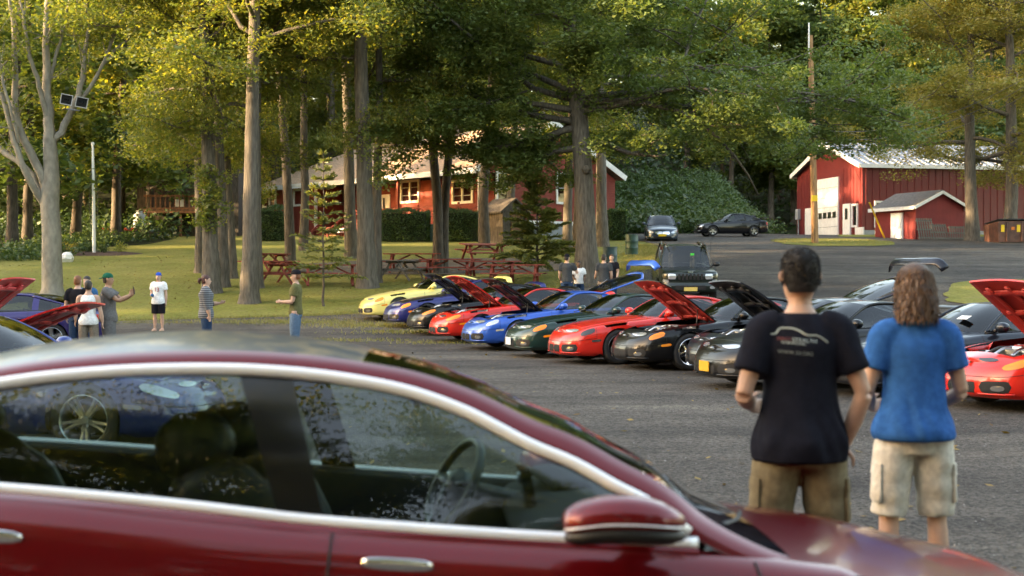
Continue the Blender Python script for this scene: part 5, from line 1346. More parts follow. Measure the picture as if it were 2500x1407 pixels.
    seam(K, B, B.side(np.full(8, 1.12), np.linspace(.62, 1, 8), .0015), .003)
    # inside
    fl_ = MB(); fl_.box((B.L/2-2.75, 0, .33), (2.6, 1.45, .10)); K.add('floor_pan', fl_.mesh('floor_pan', smooth=False), ['dark'])
    ds_ = MB(); ds_.tube(B.car(np.array([(2.02, y, .74) for y in np.linspace(-.66, .66, 8)])), np.array([[.09, .20]]*8), 10); K.add('dashboard', ds_.mesh('dashboard'), ['black'])
    sw = MB(); th_ = np.linspace(0, 6.283, 20, endpoint=False); sw.tube(B.car(np.c_[2.18 + np.sin(th_)*.08, .37 + np.cos(th_)*.18, .80 + np.sin(th_)*.16]), .016, 6, closed=True); K.add('steering_wheel', sw.mesh('steering_wheel'), ['black'])
    seats(K, B, [2.62], [], zf=.36, hh=.70)
    ub = MB(); ub.box((B.L/2-2.28, 0, .25), (3.9, 1.35, .16)); K.add('underbody', ub.mesh('underbody', smooth=False), ['dark'])
    add_wheels(K, B, AW, .33, .25, .235, spokes, style, .775, 'rim')
    return K
KIT = {'a': sport_kit(5, 0, 'fixed'), 'b': sport_kit(5, 1, 'popup')}
PNT = {n: paint('paint_' + n, c, mt, coat=.5 if n in ('black', 'charcoal', 'hoodblack') else .8) for n, c, mt in [
    ('yellow', (.82, .70, .22), 0), ('navy', (.016, .022, .13), .25), ('black', (.004, .004, .005), 0), ('red', (.60, .020, .012), 0), ('blue', (.018, .10, .46), .3),
    ('green', (.006, .028, .024), .2), ('shaded_blue', (.012, .035, .19), .3), ('purple', (.03, .022, .12), .3), ('maroon', (.10, .012, .022), .2), ('charcoal', (.012, .015, .024), .2), ('silver', (.20, .24, .32), .6), ('hoodblack', (.010, .010, .012), 0)]}
M['red_under'] = flat('red_underside', (.33, .03, .028), .45)
M['pink_under'] = flat('pale_red_underside', (.62, .07, .075), .3)
M['engine_red'] = flat('red_plenum', (.5, .03, .02), .4)
LABG = 'sports cars parked in the row'
HEAD = math.atan2(-.33, -.94)
def sport(nose_px, d, label, col, kit='a', hood=None, under='black', hoodcol=None, tail=None, head=HEAD, signal='amber', headlight='lens', rim='alloy', roof=None, group=LABG, extra=None, glass='glass', plenum='alloy', dz=0.0, nose_xy=None, rail=None):
    x, y = (nose_xy if nose_xy else ((nose_px-1250)/F_PX*d, d))
    cx, cy = x - math.cos(head)*2.28, y - math.sin(head)*2.28
    # sit on the slope: heights at the nose and the tail
    zn, zt = gz(x, y), gz(x - math.cos(head)*4.56, y - math.sin(head)*4.56)
    o = thing('sports_car', (cx, cy, (zn+zt)/2 + .05 + dz), head, label, 'car', group)
    o.rotation_euler = (0, math.atan2(zt-zn, 4.56)*1.0, head)
    p = PNT[col]; roles = dict(paint=p, hood=PNT[hoodcol] if hoodcol else p, hood_under=M.get(under) or PNT.get(under), roof=PNT[roof] if roof else p, rail=PNT[rail] if rail else p, mirror=p, headlight=M[headlight], signal=M[signal], foglamp=M['fog'], liprole=p,
                               rim=M[rim], glass=M[glass], glass_rear=M['glass_dark'], plenum=M[plenum])
    pose = {}
    if hood: pose['hood'] = R(-hood)
    if tail: pose['tailgate'] = R(tail)
    made = KIT[kit].place(o, roles, pose, skip=() if hood else ('prop',))
    return o
NY = M['amber']
cars = []
sport(880, 41.7, 'pale yellow sports car at the lawn end of the row with its hood shut', 'yellow', 'a', roof='black')
sport(941, 39.3, 'navy sports car with a black hood next to the pale yellow car', 'navy', 'a', hoodcol='hoodblack')
sport(1000, 36.7, 'black sports car with raised hood between the navy car and a red car', 'black', 'b', hood=42, under='hoodblack', headlight='lens_dark')
sport(1055, 34.1, 'red sports car with its red hood raised and dark roof', 'red', 'b', hood=42, under='red_under', headlight='lens_dark', roof='black', rail='red')
sport(1136, 31.5, 'bright blue sports car with a raised black hood and raised tailgate', 'blue', 'a', hood=42, under='hoodblack', hoodcol='hoodblack', tail=33, signal='lens')
sport(1243, 29.0, 'dark green sports car with white plate and hood shut', 'green', 'a')
sport(1352, 27.0, 'bright red sports car with hood shut beside the dark green car', 'red', 'a', signal='lens_dark', rim='alloy_dark', roof='red')
sport(1511, 25.3, 'black sports car with amber signals, raised red-lined hood and chrome wheels', 'black', 'a', hood=42, under='red_under', rim='chrome')
sport(1698, 23.5, 'black sports car with raised hood and raised silver-winged tailgate behind the black-shirt man', 'charcoal', 'a', hood=42, under='hoodblack', tail=33)
sport(1722, 21.0, 'glossy black sports car with an orange plate and hood shut', 'black', 'a', signal='lens', glass='glass')
sport(2048, 19.6, 'dark grey sports car with a sticker on its windshield behind the blue-shirt man', 'charcoal', 'a')
sport(2345, 17.7, 'red sports car with its red hood raised and amber signals by the blue-shirt man', 'red', 'b', hood=44, under='red_under', headlight='lens_dark', plenum='engine_red')
# ---- other vehicles: a plain builder with an upright or sloping cabin
def generic_kit(sp):
    B = Body(sp); K = Kit(); L = B.L; g = sp['cabin']
    body, hd = B.skins([(a_, sp['wr'], sp['arch']) for a_ in sp['axles']], (g['ws0']+.1, g['rb']-.1, .18), None)
    K.add('body', weld(body.mesh('body', angle=50)), ['paint'])
    zb0, zt, yb, yt = g['belt'], g['top'], g['yb'], g['yt']
    wb = catmull([(g['ws0'], 0, zb0), (g['ws0']+.06, yb*.55, zb0), (g['ws0']+g['wrap'], yb, zb0-.01)], 11); wt_ = catmull([(g['ws1'], 0, zt), (g['ws1']+.03, yt*.6, zt-.01), (g['ws1']+.10, yt, zt-.05)], 11)
    rt = catmull([(g['rr'], 0, zt+.005), (g['rr'], yt*.6, zt-.005), (g['rr']-.02, yt, zt-.05)], 11); gb = catmull([(g['rb'], 0, g['rz']), (g['rb'], yb*.6, g['rz']), (g['rb']-.05, yb*.96, g['rz']-.01)], 11)
    def sym(c0, c1, n, bulge, bd):
        g_ = B.car(ruled(c0, c1, n, bulge, bd)); m = MB(); m.grid(g_); m.grid(mirror(g_), flip=True); return weld(m.mesh('panel'))
    K.add('windshield', sym(wb, wt_, 7, .03, (-.5, 0, 1)), ['glass']); K.add('roof', sym(wt_, rt, 7, .02, (0, 0, 1)), ['roof']); K.add('rear_window', sym(rt, gb, 7, .03, (.4, 0, 1)), ['glass_rear'])
    for sg in (1, -1):
        belt = catmull([wb[-1] + [0, .02, 0], (L*.5, yb+.03, zb0), gb[-1] + [0, .02, 0]], 30)
        rl = catmull([wb[-1] + [0, .015, 0], (wb[-1] + wt_[-1])/2 + [0, .02, .02], wt_[-1] + [0, .015, 0], ((wt_[-1] + rt[-1])/2) + [0, .015, .008], rt[-1] + [0, .015, 0], (rt[-1] + gb[-1])/2 + [0, .03, .04], gb[-1] + [0, .015, 0]], 60)
        rls = np.c_[belt[:, 0], np.interp(belt[:, 0], rl[:, 0], rl[:, 1]), np.interp(belt[:, 0], rl[:, 0], rl[:, 2])]
        gq = B.car(ruled(belt, rls, 6, .02, (0, 1, 0))); gq[..., 1] *= sg
        def strip(a_, b_): m = MB(); m.grid(gq[a_:b_+1], flip=sg < 0); return m
        cuts = g['pillars']; last = 0
        for c_ in cuts:
            i = int(np.searchsorted(belt[:, 0], c_)); 
            K.add('side_window', strip(last, i).mesh('side_window'), ['glass']); K.add('pillar', strip(i, i+1).mesh('pillar'), ['black']); last = i+1
        K.add('side_window', strip(last, 28).mesh('side_window'), ['glass_rear'])
        c = B.car(rl); c[:, 1] *= sg; m = MB(); m.tube(c, np.array([[.04, .03]]*len(c)), 8); K.add('roof_rail', m.mesh('roof_rail'), ['roof'])
        s0 = g['ws0']+g['wrap']+.12
        mm = MB(); mm.tube(B.car(np.array([(s0, sg*(yb), zb0+.02), (s0, sg*(yb+.14), zb0+.06)])), .025, 6)
        mm.tube(B.car(catmull([(s0-.07, sg*(yb+.2), zb0+.09), (s0-.03, sg*(yb+.2), zb0+.09), (s0+.06, sg*(yb+.2), zb0+.09)], 6)), np.c_[[.03, .07, .08, .085, .08, .07], [.04, .10, .11, .115, .11, .10]], 10); K.add('mirror', mm.mesh('mirror'), ['mirror'])
        def P_(f, *a_, **k_):
            q = B.car(B.patch(f, *a_, **k_)); q[..., 1] *= sg; m = MB(); m.grid(q, flip=sg < 0); return m.mesh('lamp')
        for (nm, fn, args, kw, role) in sp['lamps']:
            K.add(nm, P_(getattr(B, fn), *args, **kw), [role])
        aR = B.arc_len; K.add('tail_light', P_(B.side, aR-.85, aR-.35, .62, .88, off=.006, p=4), ['redlens'])
        for hs in sp['handles']:
            hn = MB(); p_ = B.car(B.side(np.array([B.a_of_s(hs), B.a_of_s(hs+.16)]), np.array([.82, .82]), .01)); p_[:, 1] *= sg; hn.tube(p_, .018, 6); K.add('door_handle', hn.mesh('door_handle'), ['paint'])
    for (nm, a0, a1, l0, l1, role) in sp['front']:
        gm = B.car(B.patch(B.side, a0, a1, l0, l1, off=.006 + .004*(role != 'dark'), p=12)); m = MB(); m.grid(gm); m.grid(mirror(gm), flip=True); K.add(nm, m.mesh(nm), [role])
    for sv in sp['doors']: seam(K, B, B.side(np.full(10, B.a_of_s(sv)), np.linspace(.1, 1, 10), .001), .005)
    fl_ = MB(); fl_.box((L/2-(g['ws0']+g['rb'])/2, 0, zb0-.45), (g['rb']-g['ws0']-.2, 2*yb-.1, .1)); K.add('floor_pan', fl_.mesh('floor_pan', smooth=False), ['dark'])
    ds_ = MB(); ds_.tube(B.car(np.array([(g['ws0']+.35, y, zb0-.10) for y in np.linspace(-yb*.9, yb*.9, 6)])), np.array([[.1, .25]]*6), 10); K.add('dashboard', ds_.mesh('dashboard'), ['black'])
    seats(K, B, [g['ws1']+.25], [g['ws1']+1.15], zf=zb0-.42, hh=.78, ys=.36)
    ub = MB(); ub.box((0, 0, sp['bottom'][0][1]+.12), (L*.86, 1.3, .18)); K.add('underbody', ub.mesh('underbody', smooth=False), ['dark'])
    add_wheels(K, B, sp['axles'], sp['wr'], sp['ww'], sp['rim'], 5, 1, sp['track']-.03, 'rim')
    return K, B
LV = [(0, .06, .08, .08), (.1, .03, .02, .03), (.3, .005, 0, 0), (.5, 0, .01, 0), (.7, .01, .03, .02), (.88, .03, .07, .05), (1, .08, .14, .10)]
SUV = dict(L=4.44, arch=.43, track=.80, wr=.37, ww=.24, rim=.23, axles=(.86, 3.55), handles=(2.35, 3.25), doors=(1.55, 2.55, 3.4), crown=1.5,
    outline=[(0, 0), (.01, .45), (.06, .72), (.20, .86), (.6, .915), (2.2, .92), (3.9, .92), (4.3, .86), (4.42, .6), (4.44, 0)],
    bottom=[(0, .38), (1, .40), (3.5, .40), (4.44, .45)], shoulder=[(0, .98), (.3, 1.02), (1.2, 1.07), (2.5, 1.08), (4.44, 1.08)], centre=[(0, 1.0), (.3, 1.06), (1.3, 1.12), (4.44, 1.12)],
    levels=[(0, .05, .04, .06), (.1, .02, .0, .02), (.35, .0, 0.0, 0), (.45, .0, .06, .03), (.7, .0, .06, .03), (.9, .02, .07, .05), (1, .06, .11, .08)], flares=[(.86, .37, .45, .03), (3.55, .37, .45, .03)],
    cabin=dict(ws0=1.35, ws1=1.85, rr=4.1, rb=4.36, belt=1.10, top=1.78, rz=1.12, yb=.80, yt=.66, wrap=.16, pillars=(2.35, 3.3)),
    lamps=[('headlight', 'side', (.46, .74, .66, .95), dict(off=.02, p=6), 'lens'), ('fog_lamp', 'side', (.60, .80, .16, .30), dict(off=.01, p=3), 'lens'), ('turn_signal', 'side', (.70, .96, .48, .62), dict(off=.012, p=5), 'lens')],
    front=[('grille', 0, .43, .62, .97, 'paint'), ('bumper_intake', 0, .5, .10, .34, 'dark')])
SEDAN = dict(L=4.85, arch=.37, track=.79, wr=.33, ww=.22, rim=.22, axles=(.95, 3.75), handles=(2.5, 3.4), doors=(1.6, 2.7, 3.6), crown=1.8,
    outline=[(0, 0), (.02, .35), (.09, .62), (.27, .80), (.6, .885), (1.2, .91), (3.5, .915), (4.3, .88), (4.7, .76), (4.83, .45), (4.85, 0)],
    bottom=[(0, .19), (1.2, .21), (3.8, .21), (4.85, .27)], shoulder=[(0, .66), (.3, .74), (.9, .83), (1.6, .89), (2.5, .92), (3.8, .95), (4.6, .94), (4.85, .9)], centre=[(0, .68), (.3, .80), (.9, .91), (1.5, .97), (4.0, 1.03), (4.6, 1.02), (4.85, .92)],
    levels=LV, flares=[(.95, .33, .39, .012), (3.75, .33, .39, .012)],
    cabin=dict(ws0=1.32, ws1=2.15, rr=3.45, rb=4.2, belt=.95, top=1.47, rz=1.02, yb=.78, yt=.58, wrap=.34, pillars=(2.75, 3.55)),
    lamps=[('headlight', 'side', (.50, .95, .70, .95), dict(off=.008, p=3, skew=.06), 'lens'), ('fog_lamp', 'side', (.50, .72, .22, .36), dict(off=.008, p=3), 'lens')],
    front=[('grille', 0, .42, .60, .93, 'chrome'), ('bumper_intake', 0, .5, .16, .34, 'dark')])
COUPE = dict(SEDAN, L=4.60, axles=(.92, 3.55), handles=(2.75,), doors=(1.55, 2.95),
    outline=[(0, 0), (.02, .35), (.09, .6), (.27, .76), (.6, .84), (1.2, .86), (3.3, .86), (4.1, .82), (4.45, .70), (4.57, .4), (4.60, 0)], flares=[(.92, .33, .39, .012), (3.55, .33, .39, .012)], track=.75,
    bottom=[(0, .19), (1.2, .21), (3.6, .21), (4.6, .27)], shoulder=[(0, .66), (.3, .73), (.9, .82), (1.5, .88), (2.5, .92), (3.6, .97), (4.4, .98), (4.6, .93)], centre=[(0, .68), (.3, .79), (.9, .89), (1.4, .94), (3.9, 1.05), (4.4, 1.04), (4.6, .95)],
    cabin=dict(ws0=1.32, ws1=2.15, rr=2.95, rb=4.05, belt=.93, top=1.41, rz=1.03, yb=.74, yt=.54, wrap=.34, pillars=(2.9,)))
def vehicle(kit, loc, head, label, roles, group=None, name='car', cat='car'):
    K, B = kit; o = thing(name, loc, head, label, cat, group)
    base = dict(glass=M['glass'], glass_rear=M['glass_dark'], rim=M['alloy']); base.update(roles); K.place(o, base); return o
p_suv = paint('paint_suv', (.008, .014, .012), .1); p_sed = paint('paint_sedan', (.035, .055, .085), .4); p_cpe = paint('paint_coupe', (.006, .007, .012), .1)
ksuv = generic_kit(SUV); x, y, z = gx(1686, 45.0)
h_ = math.atan2(-45.0, -x) + .10
o = vehicle(ksuv, (x - math.cos(h_)*2.2, y - math.sin(h_)*2.2, gz(x, y+2.2) + .05), h_, 'dark green boxy four-wheel-drive with a seven-slot grille behind the row', dict(paint=p_suv, roof=p_suv, mirror=M['black']), name='off_roader', cat='off-roader')
o.rotation_euler = (0, R(3.0), h_)
for k in range(7):
    f = MB(); f.box((2.2 - .015, -.36 + .12*k, .855), (.02, .07, .185)); f.build('grille_slot', M['dark'], o, smooth=False)
f = MB(); f.box((2.235, 0, .47), (.02, .42, .12)); f.build('licence_plate', mat('plate_gold', (.55, .42, .12), .5, var=.05), o, smooth=False)
f = MB(); f.box((2.2 - .55, 0.10, 1.55), (.01, .12, .07)); f.build('toll_tag', flat('green_tag', (.02, .5, .06), .5), o, smooth=False)
for s_ in (-1, 1): f = MB(); f.tube([(.9-.4, s_*.60, 1.80), (.7-.4, s_*.62, 1.85), (-1.6, s_*.62, 1.86), (-1.75, s_*.60, 1.80)], .018, 6); f.build('roof_rack', M['black'], o)
f = MB(); f.tube([(1.1, .74, 1.05), (1.05, .76, 1.95)], .006, 5); f.build('aerial', M['black'], o)
cu = bpy.data.curves.new('badge', 'FONT'); cu.body = 'Jeep'; cu.size = .10; cu.extrude = .004; cu.align_x = 'CENTER'; cu.materials.append(M['chrome'])
t_ = textobj('badge', cu); t_.parent = o; t_.location = (2.14, 0, .985); t_.rotation_euler = (R(80), 0, R(90))
ksed = generic_kit(SEDAN); q = gp(1617, 592); h_ = math.atan2(-q[1], -q[0]) + .04
sd_ = vehicle(ksed, (q[0] - math.cos(h_)*2.4, q[1] - math.sin(h_)*2.4, q[2] + .12), h_, 'blue-grey saloon with a wide chrome grille coming down the lane', dict(paint=p_sed, roof=p_sed, mirror=p_sed), name='saloon_car')
sd_.rotation_euler = (0, R(3.6), h_)
f = MB(); f.box((2.425, 0, .43), (.02, .44, .13)); f.build('licence_plate', M['yellow'], sd_, smooth=False)
kcp = generic_kit(COUPE); q = gp(1784, 580); h_ = R(180 + 8)
vehicle(kcp, (q[0], q[1], q[2] + .05), h_, 'black coupe with a small rear wing turning at the end of the lane', dict(paint=p_cpe, roof=p_cpe, mirror=p_cpe), name='coupe')
f = MB(); f.tube([(-2.05, -.6, 1.05), (-2.1, -.6, 1.16), (-2.12, 0, 1.19), (-2.1, .6, 1.16), (-2.05, .6, 1.05)], np.array([[.015, .07]]*5), 8); f.build('wing', p_cpe, bpy.data.objects['coupe'])

# ---- the cars on the left, nose to the lot
LG = 'cars parked on the lawn side of the lot'
hl = R(-7)
def lefty(wheel_px, d, **k):
    x = (wheel_px-1250)/F_PX*d; nx, ny = x + math.cos(hl)*.98 + .8*math.sin(hl)*-1, d + math.sin(hl)*.98 + .8*math.cos(hl)
    return (nx, ny)
sport(0, 0, 'blue sports car with thin five-spoke wheels seen through the windows of the maroon car', 'shaded_blue', 'b', head=hl, group=LG, nose_xy=lefty(212, 13.2), rim='alloy', signal='lens')  # blue darkened in the paint to imitate the shade on this car
sport(0, 0, 'dark maroon sports car with its red hood raised beside the blue one', 'maroon', 'b', head=hl, group=LG, nose_xy=lefty(35, 17.2), hood=29, under='pink_under', hoodcol='red', headlight='lens_dark')
sport(0, 0, 'dark sports car with its red hood raised high on a strut', 'black', 'b', head=hl, group=LG, nose_xy=lefty(-80, 21.0), hood=45, under='pink_under', hoodcol='red', headlight='lens_dark')
sport(0, 0, 'purple-blue sports car showing its red tail lights beside the red-haired man', 'purple', 'a', head=R(188), group=LG, nose_xy=(-13.2, 30.2))

# ---- text and plates on the row
def plate(car, m, h=.15, w_=.30, y=0.0, z=.33, x=2.30):
    f = MB(); f.box((x, y, z), (.012, w_, h)); return f.build('licence_plate', m, car, smooth=False)
for o in bpy.data.objects:
    if o.name.startswith('sports_car') and 'label' in o:
        if 'orange plate' in o['label']: plate(o, mat('plate_orange', (.75, .38, .03), .45, var=.05))
        if 'white plate' in o['label']: plate(o, M['white'])
        if 'sticker' in o['label']:
            f = MB(); f.box((.445, .30, 1.076), (.10, .22, .006), ry=R(27)); f.build('sticker', M['white'], o, smooth=False)
        if 'raised tailgate' in o['label'] and 'blue' in o['label']:
            cu = bpy.data.curves.new('window_lettering', 'FONT'); cu.body = '3SI'; cu.size = .26; cu.extrude = .002; cu.align_x = 'CENTER'; cu.materials.append(M['white'])
            tg = [c for c in o.children if c.name.startswith('tailgate')][0]
            t_ = textobj('window_lettering', cu); t_.parent = tg; t_.location = (-.22, .10, .03); t_.rotation_euler = (0, R(-14), R(90))

# ---- the maroon car in the foreground
TY = R(3.0); TR = R(2.5); th_v = np.array([math.cos(TY), math.sin(TY)]); tr_v = np.array([th_v[1], -th_v[0]])
TL = 5.0; nose = np.array([.56, 4.32]) + th_v*1.78 - tr_v*.86; tc_ = nose - th_v*TL/2
TES = dict(wz=.05, L=TL, arch=.345, track=.86, nt=190, crown=1.7,
    outline=[(0, 0), (.02, .35), (.10, .64), (.30, .84), (.65, .945), (1.1, .975), (2.5, .98), (3.9, .98), (4.4, .95), (4.78, .84), (4.96, .55), (5.0, 0)],
    bottom=[(0, .21), (1.2, .22), (4, .23), (5.0, .31)],
    shoulder=[(0, .46), (.29, .555), (.5, .625), (.7, .685), (1.0, .755), (1.4, .815), (1.78, .865), (2.2, .895), (2.65, .925), (3.0, .955), (3.4, 1.0), (3.83, 1.05), (4.4, 1.08), (5.0, 1.03)],
    centre=[(0, .48), (.25, .595), (.42, .66), (.60, .725), (.81, .775), (.99, .822), (1.17, .858), (1.31, .876), (1.55, .915), (1.8, .93), (3, .985), (4.0, 1.06), (4.5, 1.12), (4.85, 1.10), (5.0, 1.04)],
    levels=[(0, .10, .08, .1), (.12, .035, .02, .03), (.3, .03, 0, 0), (.5, .012, .02, 0), (.68, 0, .05, .01), (.82, .010, .08, .02), (.93, .035, .12, .05), (1, .085, .17, .09)],
    flares=[(1.0, .35, .42, .02), (3.92, .35, .42, .02)])
B = Body(TES); K = Kit()
body, _ = B.skins([(1.0, .38, .365), (3.92, .38, .365)], (1.52, 4.80, .085), None)
K.add('body', weld(body.mesh('body', angle=50)), ['paint'])
CHX = [(1.40, .755), (1.58, .815)]
CH = catmull(CHX + [(1.77, .91), (1.90, 1.01), (2.02, 1.072), (2.14, 1.138), (2.27, 1.192), (2.485, 1.30), (2.65, 1.358), (2.83, 1.395), (3.11, 1.426), (3.40, 1.432), (3.67, 1.42), (3.93, 1.39), (4.18, 1.335), (4.44, 1.245), (4.66, 1.13)], 96)
BLT = catmull([(1.77, .905), (2.20, .925), (2.65, .958), (2.95, .983), (3.35, 1.03), (3.87, 1.08), (4.3, 1.11), (4.66, 1.12)], 90)
yz = lambda z: .86 - .46*np.maximum(0, z-.95)
C0 = np.c_[CH[:, 0], yz(CH[:, 1]), CH[:, 1]]; BT = np.c_[BLT[:, 0], yz(BLT[:, 1]) + .0, BLT[:, 1]]
T2 = np.gradient(CH, axis=0); T2 /= np.linalg.norm(T2, axis=1)[:, None]; N2 = np.c_[T2[:, 1]*-1, T2[:, 0]]; N2 *= np.sign(N2[:, 1])[:, None]
wd = np.interp(CH[:, 0], [1.4, 1.78, 2.2, 2.8, 4.2, 4.8], [.06, .072, .075, .06, .055, .05])
C1 = np.c_[CH[:, 0] + N2[:, 0]*wd, C0[:, 1] - .075, CH[:, 1] + N2[:, 1]*wd]
cr = np.interp(C1[:, 0], [1.4, 1.9, 2.2, 2.5, 2.9, 3.4, 4.2, 4.8], [.035, .022, .022, .018, .045, .07, .07, .05])
def cross(c1, crown, n=15, drop=0.0):
    t = np.linspace(1, 0, n)
    Pg = np.zeros((len(c1), n, 3)); Pg[..., 0] = c1[:, 0][:, None] - (np.interp(c1[:, 0], [1.7, 2.4, 2.9], [.05, .03, 0])[:, None])*(1-t[None]**2)
    Pg[..., 1] = c1[:, 1][:, None]*t[None]; Pg[..., 2] = c1[:, 2][:, None] + crown[:, None]*(1-t[None]**2) - drop; return Pg
iC = int(np.searchsorted(C0[:, 0], 1.77)); NC = len(CH)-1
top = cross(C1, cr)
def half(Pg, a_, b_, name):
    m = MB(); q = B.car(Pg[a_:b_+1]); m.grid(q, flip=True); m.grid(mirror(q)); return weld(m.mesh(name))
iw = int(np.searchsorted(C1[:, 0], 2.80)); ir = int(np.searchsorted(C1[:, 0], 4.05))
K.add('windshield', half(top, 0, iw, 'windshield'), ['glass_clear']); K.add('roof', half(top, iw, ir, 'roof'), ['roof_glass']); K.add('rear_window', half(top, ir, NC, 'rear_window'), ['roof_glass'])
K.add('headliner', half(cross(C1, cr, drop=.045), iw+2, ir, 'headliner'), ['liner'])
for sg in (1, -1):
    def S_(V): q = B.car(V); q[..., 1] = q[..., 1]*sg; return q
    m = MB(); m.grid(S_(ruled(C0, C1, 5, .018, (0, 1, .3))), flip=sg > 0); K.add('roof_rail', m.mesh('roof_rail'), ['paint'])
    m = MB(); m.grid(S_(ruled(C0, C1 - [0, .05, .05], 3)), flip=sg < 0); K.add('pillar_trim', m.mesh('pillar_trim'), ['liner'])
    # the side glass is split by a raked black pillar between the doors
    def pane(xa, xb, name, role):
        n = 34; u = np.linspace(0, 1, n); rows = []
        for v in np.linspace(0, 1, 6):
            sx = (xa[0] + (xa[1]-xa[0])*v) + ((xb[0] + (xb[1]-xb[0])*v) - (xa[0] + (xa[1]-xa[0])*v))*u
            zb_ = np.interp(sx, BT[:, 0], BT[:, 2]); zt_ = np.interp(sx, C0[:, 0], C0[:, 2]); z = zb_ + (np.maximum(zt_, zb_+.001)-zb_)*v
            rows.append(np.c_[sx, yz(z) + .012*math.sin(math.pi*v), z])
        q = np.array(rows).transpose(1, 0, 2); mm = MB(); mm.grid(S_(q), flip=sg > 0); K.add(name, mm.mesh(name), [role])
    pane((1.79, 2.0), (2.91, 3.03), 'front_window', 'glass_side'); pane((2.91, 3.03), (3.05, 3.20), 'door_pillar', 'pillar'); pane((3.05, 3.20), (4.62, 4.5), 'rear_door_window', 'glass_side')
    m = MB(); m.tube(S_(C0[iC:] + [0, .012, 0]), np.array([[.019, .014]]*(len(C0)-iC)), 8); m.tube(S_(BT + [0, .012, -.008]), np.array([[.021, .014]]*90), 8); K.add('window_chrome', m.mesh('window_chrome'), ['brightwork'])
    at_ = np.interp(BT[:, 0], B.A[:, -1, 0], np.arange(len(B.A))); shp = lerp2(B.A, at_, np.full(len(at_), B.A.shape[1]-1.0))
    m = MB(); m.grid(S_(ruled(BT + [0, .006, -.012], shp + [0, -.004, .001], 4, .008, (0, 1, .5))), flip=sg < 0); K.add('door_top', m.mesh('door_top'), ['paint'])
    # inner door tops
    m = MB(); di = np.stack([BT - [0, .015, .0], BT - [0, .09, .02], BT - [0, .11, .35]], 1)[4:-6]; m.grid(S_(di), flip=sg < 0); K.add('door_card', m.mesh('door_card'), ['liner'])
    # seams, handles
    for sv, l1 in ((2.88, 1), (1.60, 1)): 
        q = B.side(np.full(14, B.a_of_s(sv)), np.linspace(.12, l1, 14), .0015); q[:, 0] += .10*(1-np.linspace(0, 1, 14))*(-1 if sv < 2 else .6); m = MB(); m.tube(S_(q), .0045, 6); K.add('seam', m.mesh('seam'), ['dark'])
    for s0, l_ in ((2.58, .90), (3.78, .88)):
        aa = np.linspace(B.a_of_s(s0), B.a_of_s(s0+.21), 10); q = B.side(aa, np.full(10, l_), .006); m = MB(); m.tube(S_(q), np.c_[[.010, .017, .019, .02, .02, .02, .02, .019, .017, .010], [.004]*10], 10); K.add('door_handle', m.mesh('door_handle'), ['handle'])
    # mirror
    mc = catmull([(1.84, 1.02, .985), (1.88, 1.035, .99), (1.98, 1.045, 1.0), (2.08, 1.04, 1.0), (2.15, 1.03, .99), (2.175, 1.02, .985)], 14)
    m = MB(); m.tube(S_(mc), np.c_[[.012, .030, .045, .055, .061, .065, .067, .068, .067, .066, .063, .060, .055, .045], [.02, .06, .085, .10, .105, .108, .11, .11, .11, .108, .104, .10, .09, .07]], 16); im = K.add('mirror', m.mesh('mirror'), ['paint'])
    m = MB(); m.tube(S_(mc - [0, 0, .040]), np.c_[[.01, .02, .03, .034, .036, .037, .037, .037, .037, .036, .035, .034, .03, .02], [.02, .06, .085, .10, .107, .11, .112, .112, .112, .11, .106, .102, .09, .06]], 14); K.add('mirror_base', m.mesh('mirror_base'), ['black'], im)
    m = MB(); m.tube(S_(mc[1:] - [0, -.006, .012]), np.c_[[.006]*13, [.06, .088, .103, .108, .111, .113, .113, .113, .111, .107, .103, .094, .072]], 12); K.add('mirror_chrome', m.mesh('mirror_chrome'), ['brightwork'], im)
    m = MB(); m.tube(S_(np.array([(1.93, .87, .925), (1.97, .93, .94), (2.0, 1.0, .965)])), np.array([[.025, .05]]*3), 8); K.add('mirror_arm', m.mesh('mirror_arm'), ['black'], im)
    m = MB(); wp = catmull([(1.47, .08, .893), (1.56, .42, .905), (1.66, .70, .93)], 10); m.tube(S_(wp if sg < 0 else wp + [.05, .0, .01]), .012, 6); K.add('wiper', m.mesh('wiper'), ['black'])
    q = B.car(B.patch(B.side, .62, 1.15, .72, .97, off=.006, p=3)); q[..., 1] *= sg; m = MB(); m.grid(q, flip=sg < 0); K.add('headlight', m.mesh('headlight'), ['lens'])
    aR = B.arc_len; q = B.car(B.patch(B.side, aR-.95, aR-.35, .66, .9, off=.006, p=3)); q[..., 1] *= sg; m = MB(); m.grid(q, flip=sg < 0); K.add('tail_light', m.mesh('tail_light'), ['redlens'])
m = MB(); m.grid(B.car(np.array([[(1.70, y, .86 - .02*abs(y)), (1.50, y*1.02, .862 - .03*abs(y))] for y in np.linspace(-.72, .72, 9)]))); K.add('cowl', m.mesh('cowl'), ['black'])
ub = MB(); ub.box((0, 0, .27), (TL*.86, 1.5, .18)); K.add('underbody', ub.mesh('underbody', smooth=False), ['dark'])
fl_ = MB(); fl_.box((TL/2-3.1, 0, .36), (2.9, 1.6, .06)); K.add('floor_pan', fl_.mesh('floor_pan', smooth=False), ['liner'])
m = MB(); m.tube(B.car(np.array([(2.02, y, .87) for y in np.linspace(-.78, .78, 12)])), np.array([[.085, .30]]*12), 14); K.add('dashboard', m.mesh('dashboard'), ['liner'])
m = MB(); m.box((TL/2-2.22, -.02, .86), (.04, .26, .40), ry=R(-10)); K.add('centre_screen', m.mesh('centre_screen', smooth=False), ['glossblack'])
m = MB(); m.tube(B.car(catmull([(2.05, .20, .95), (2.12, .38, 1.00), (2.05, .56, .95)], 8)), np.array([[.03, .09]]*8), 8); K.add('instrument_hood', m.mesh('instrument_hood'), ['liner'])
sw = MB(); tt = np.linspace(0, 2*math.pi, 36, endpoint=False); wc = np.array([2.50, .38, .955])
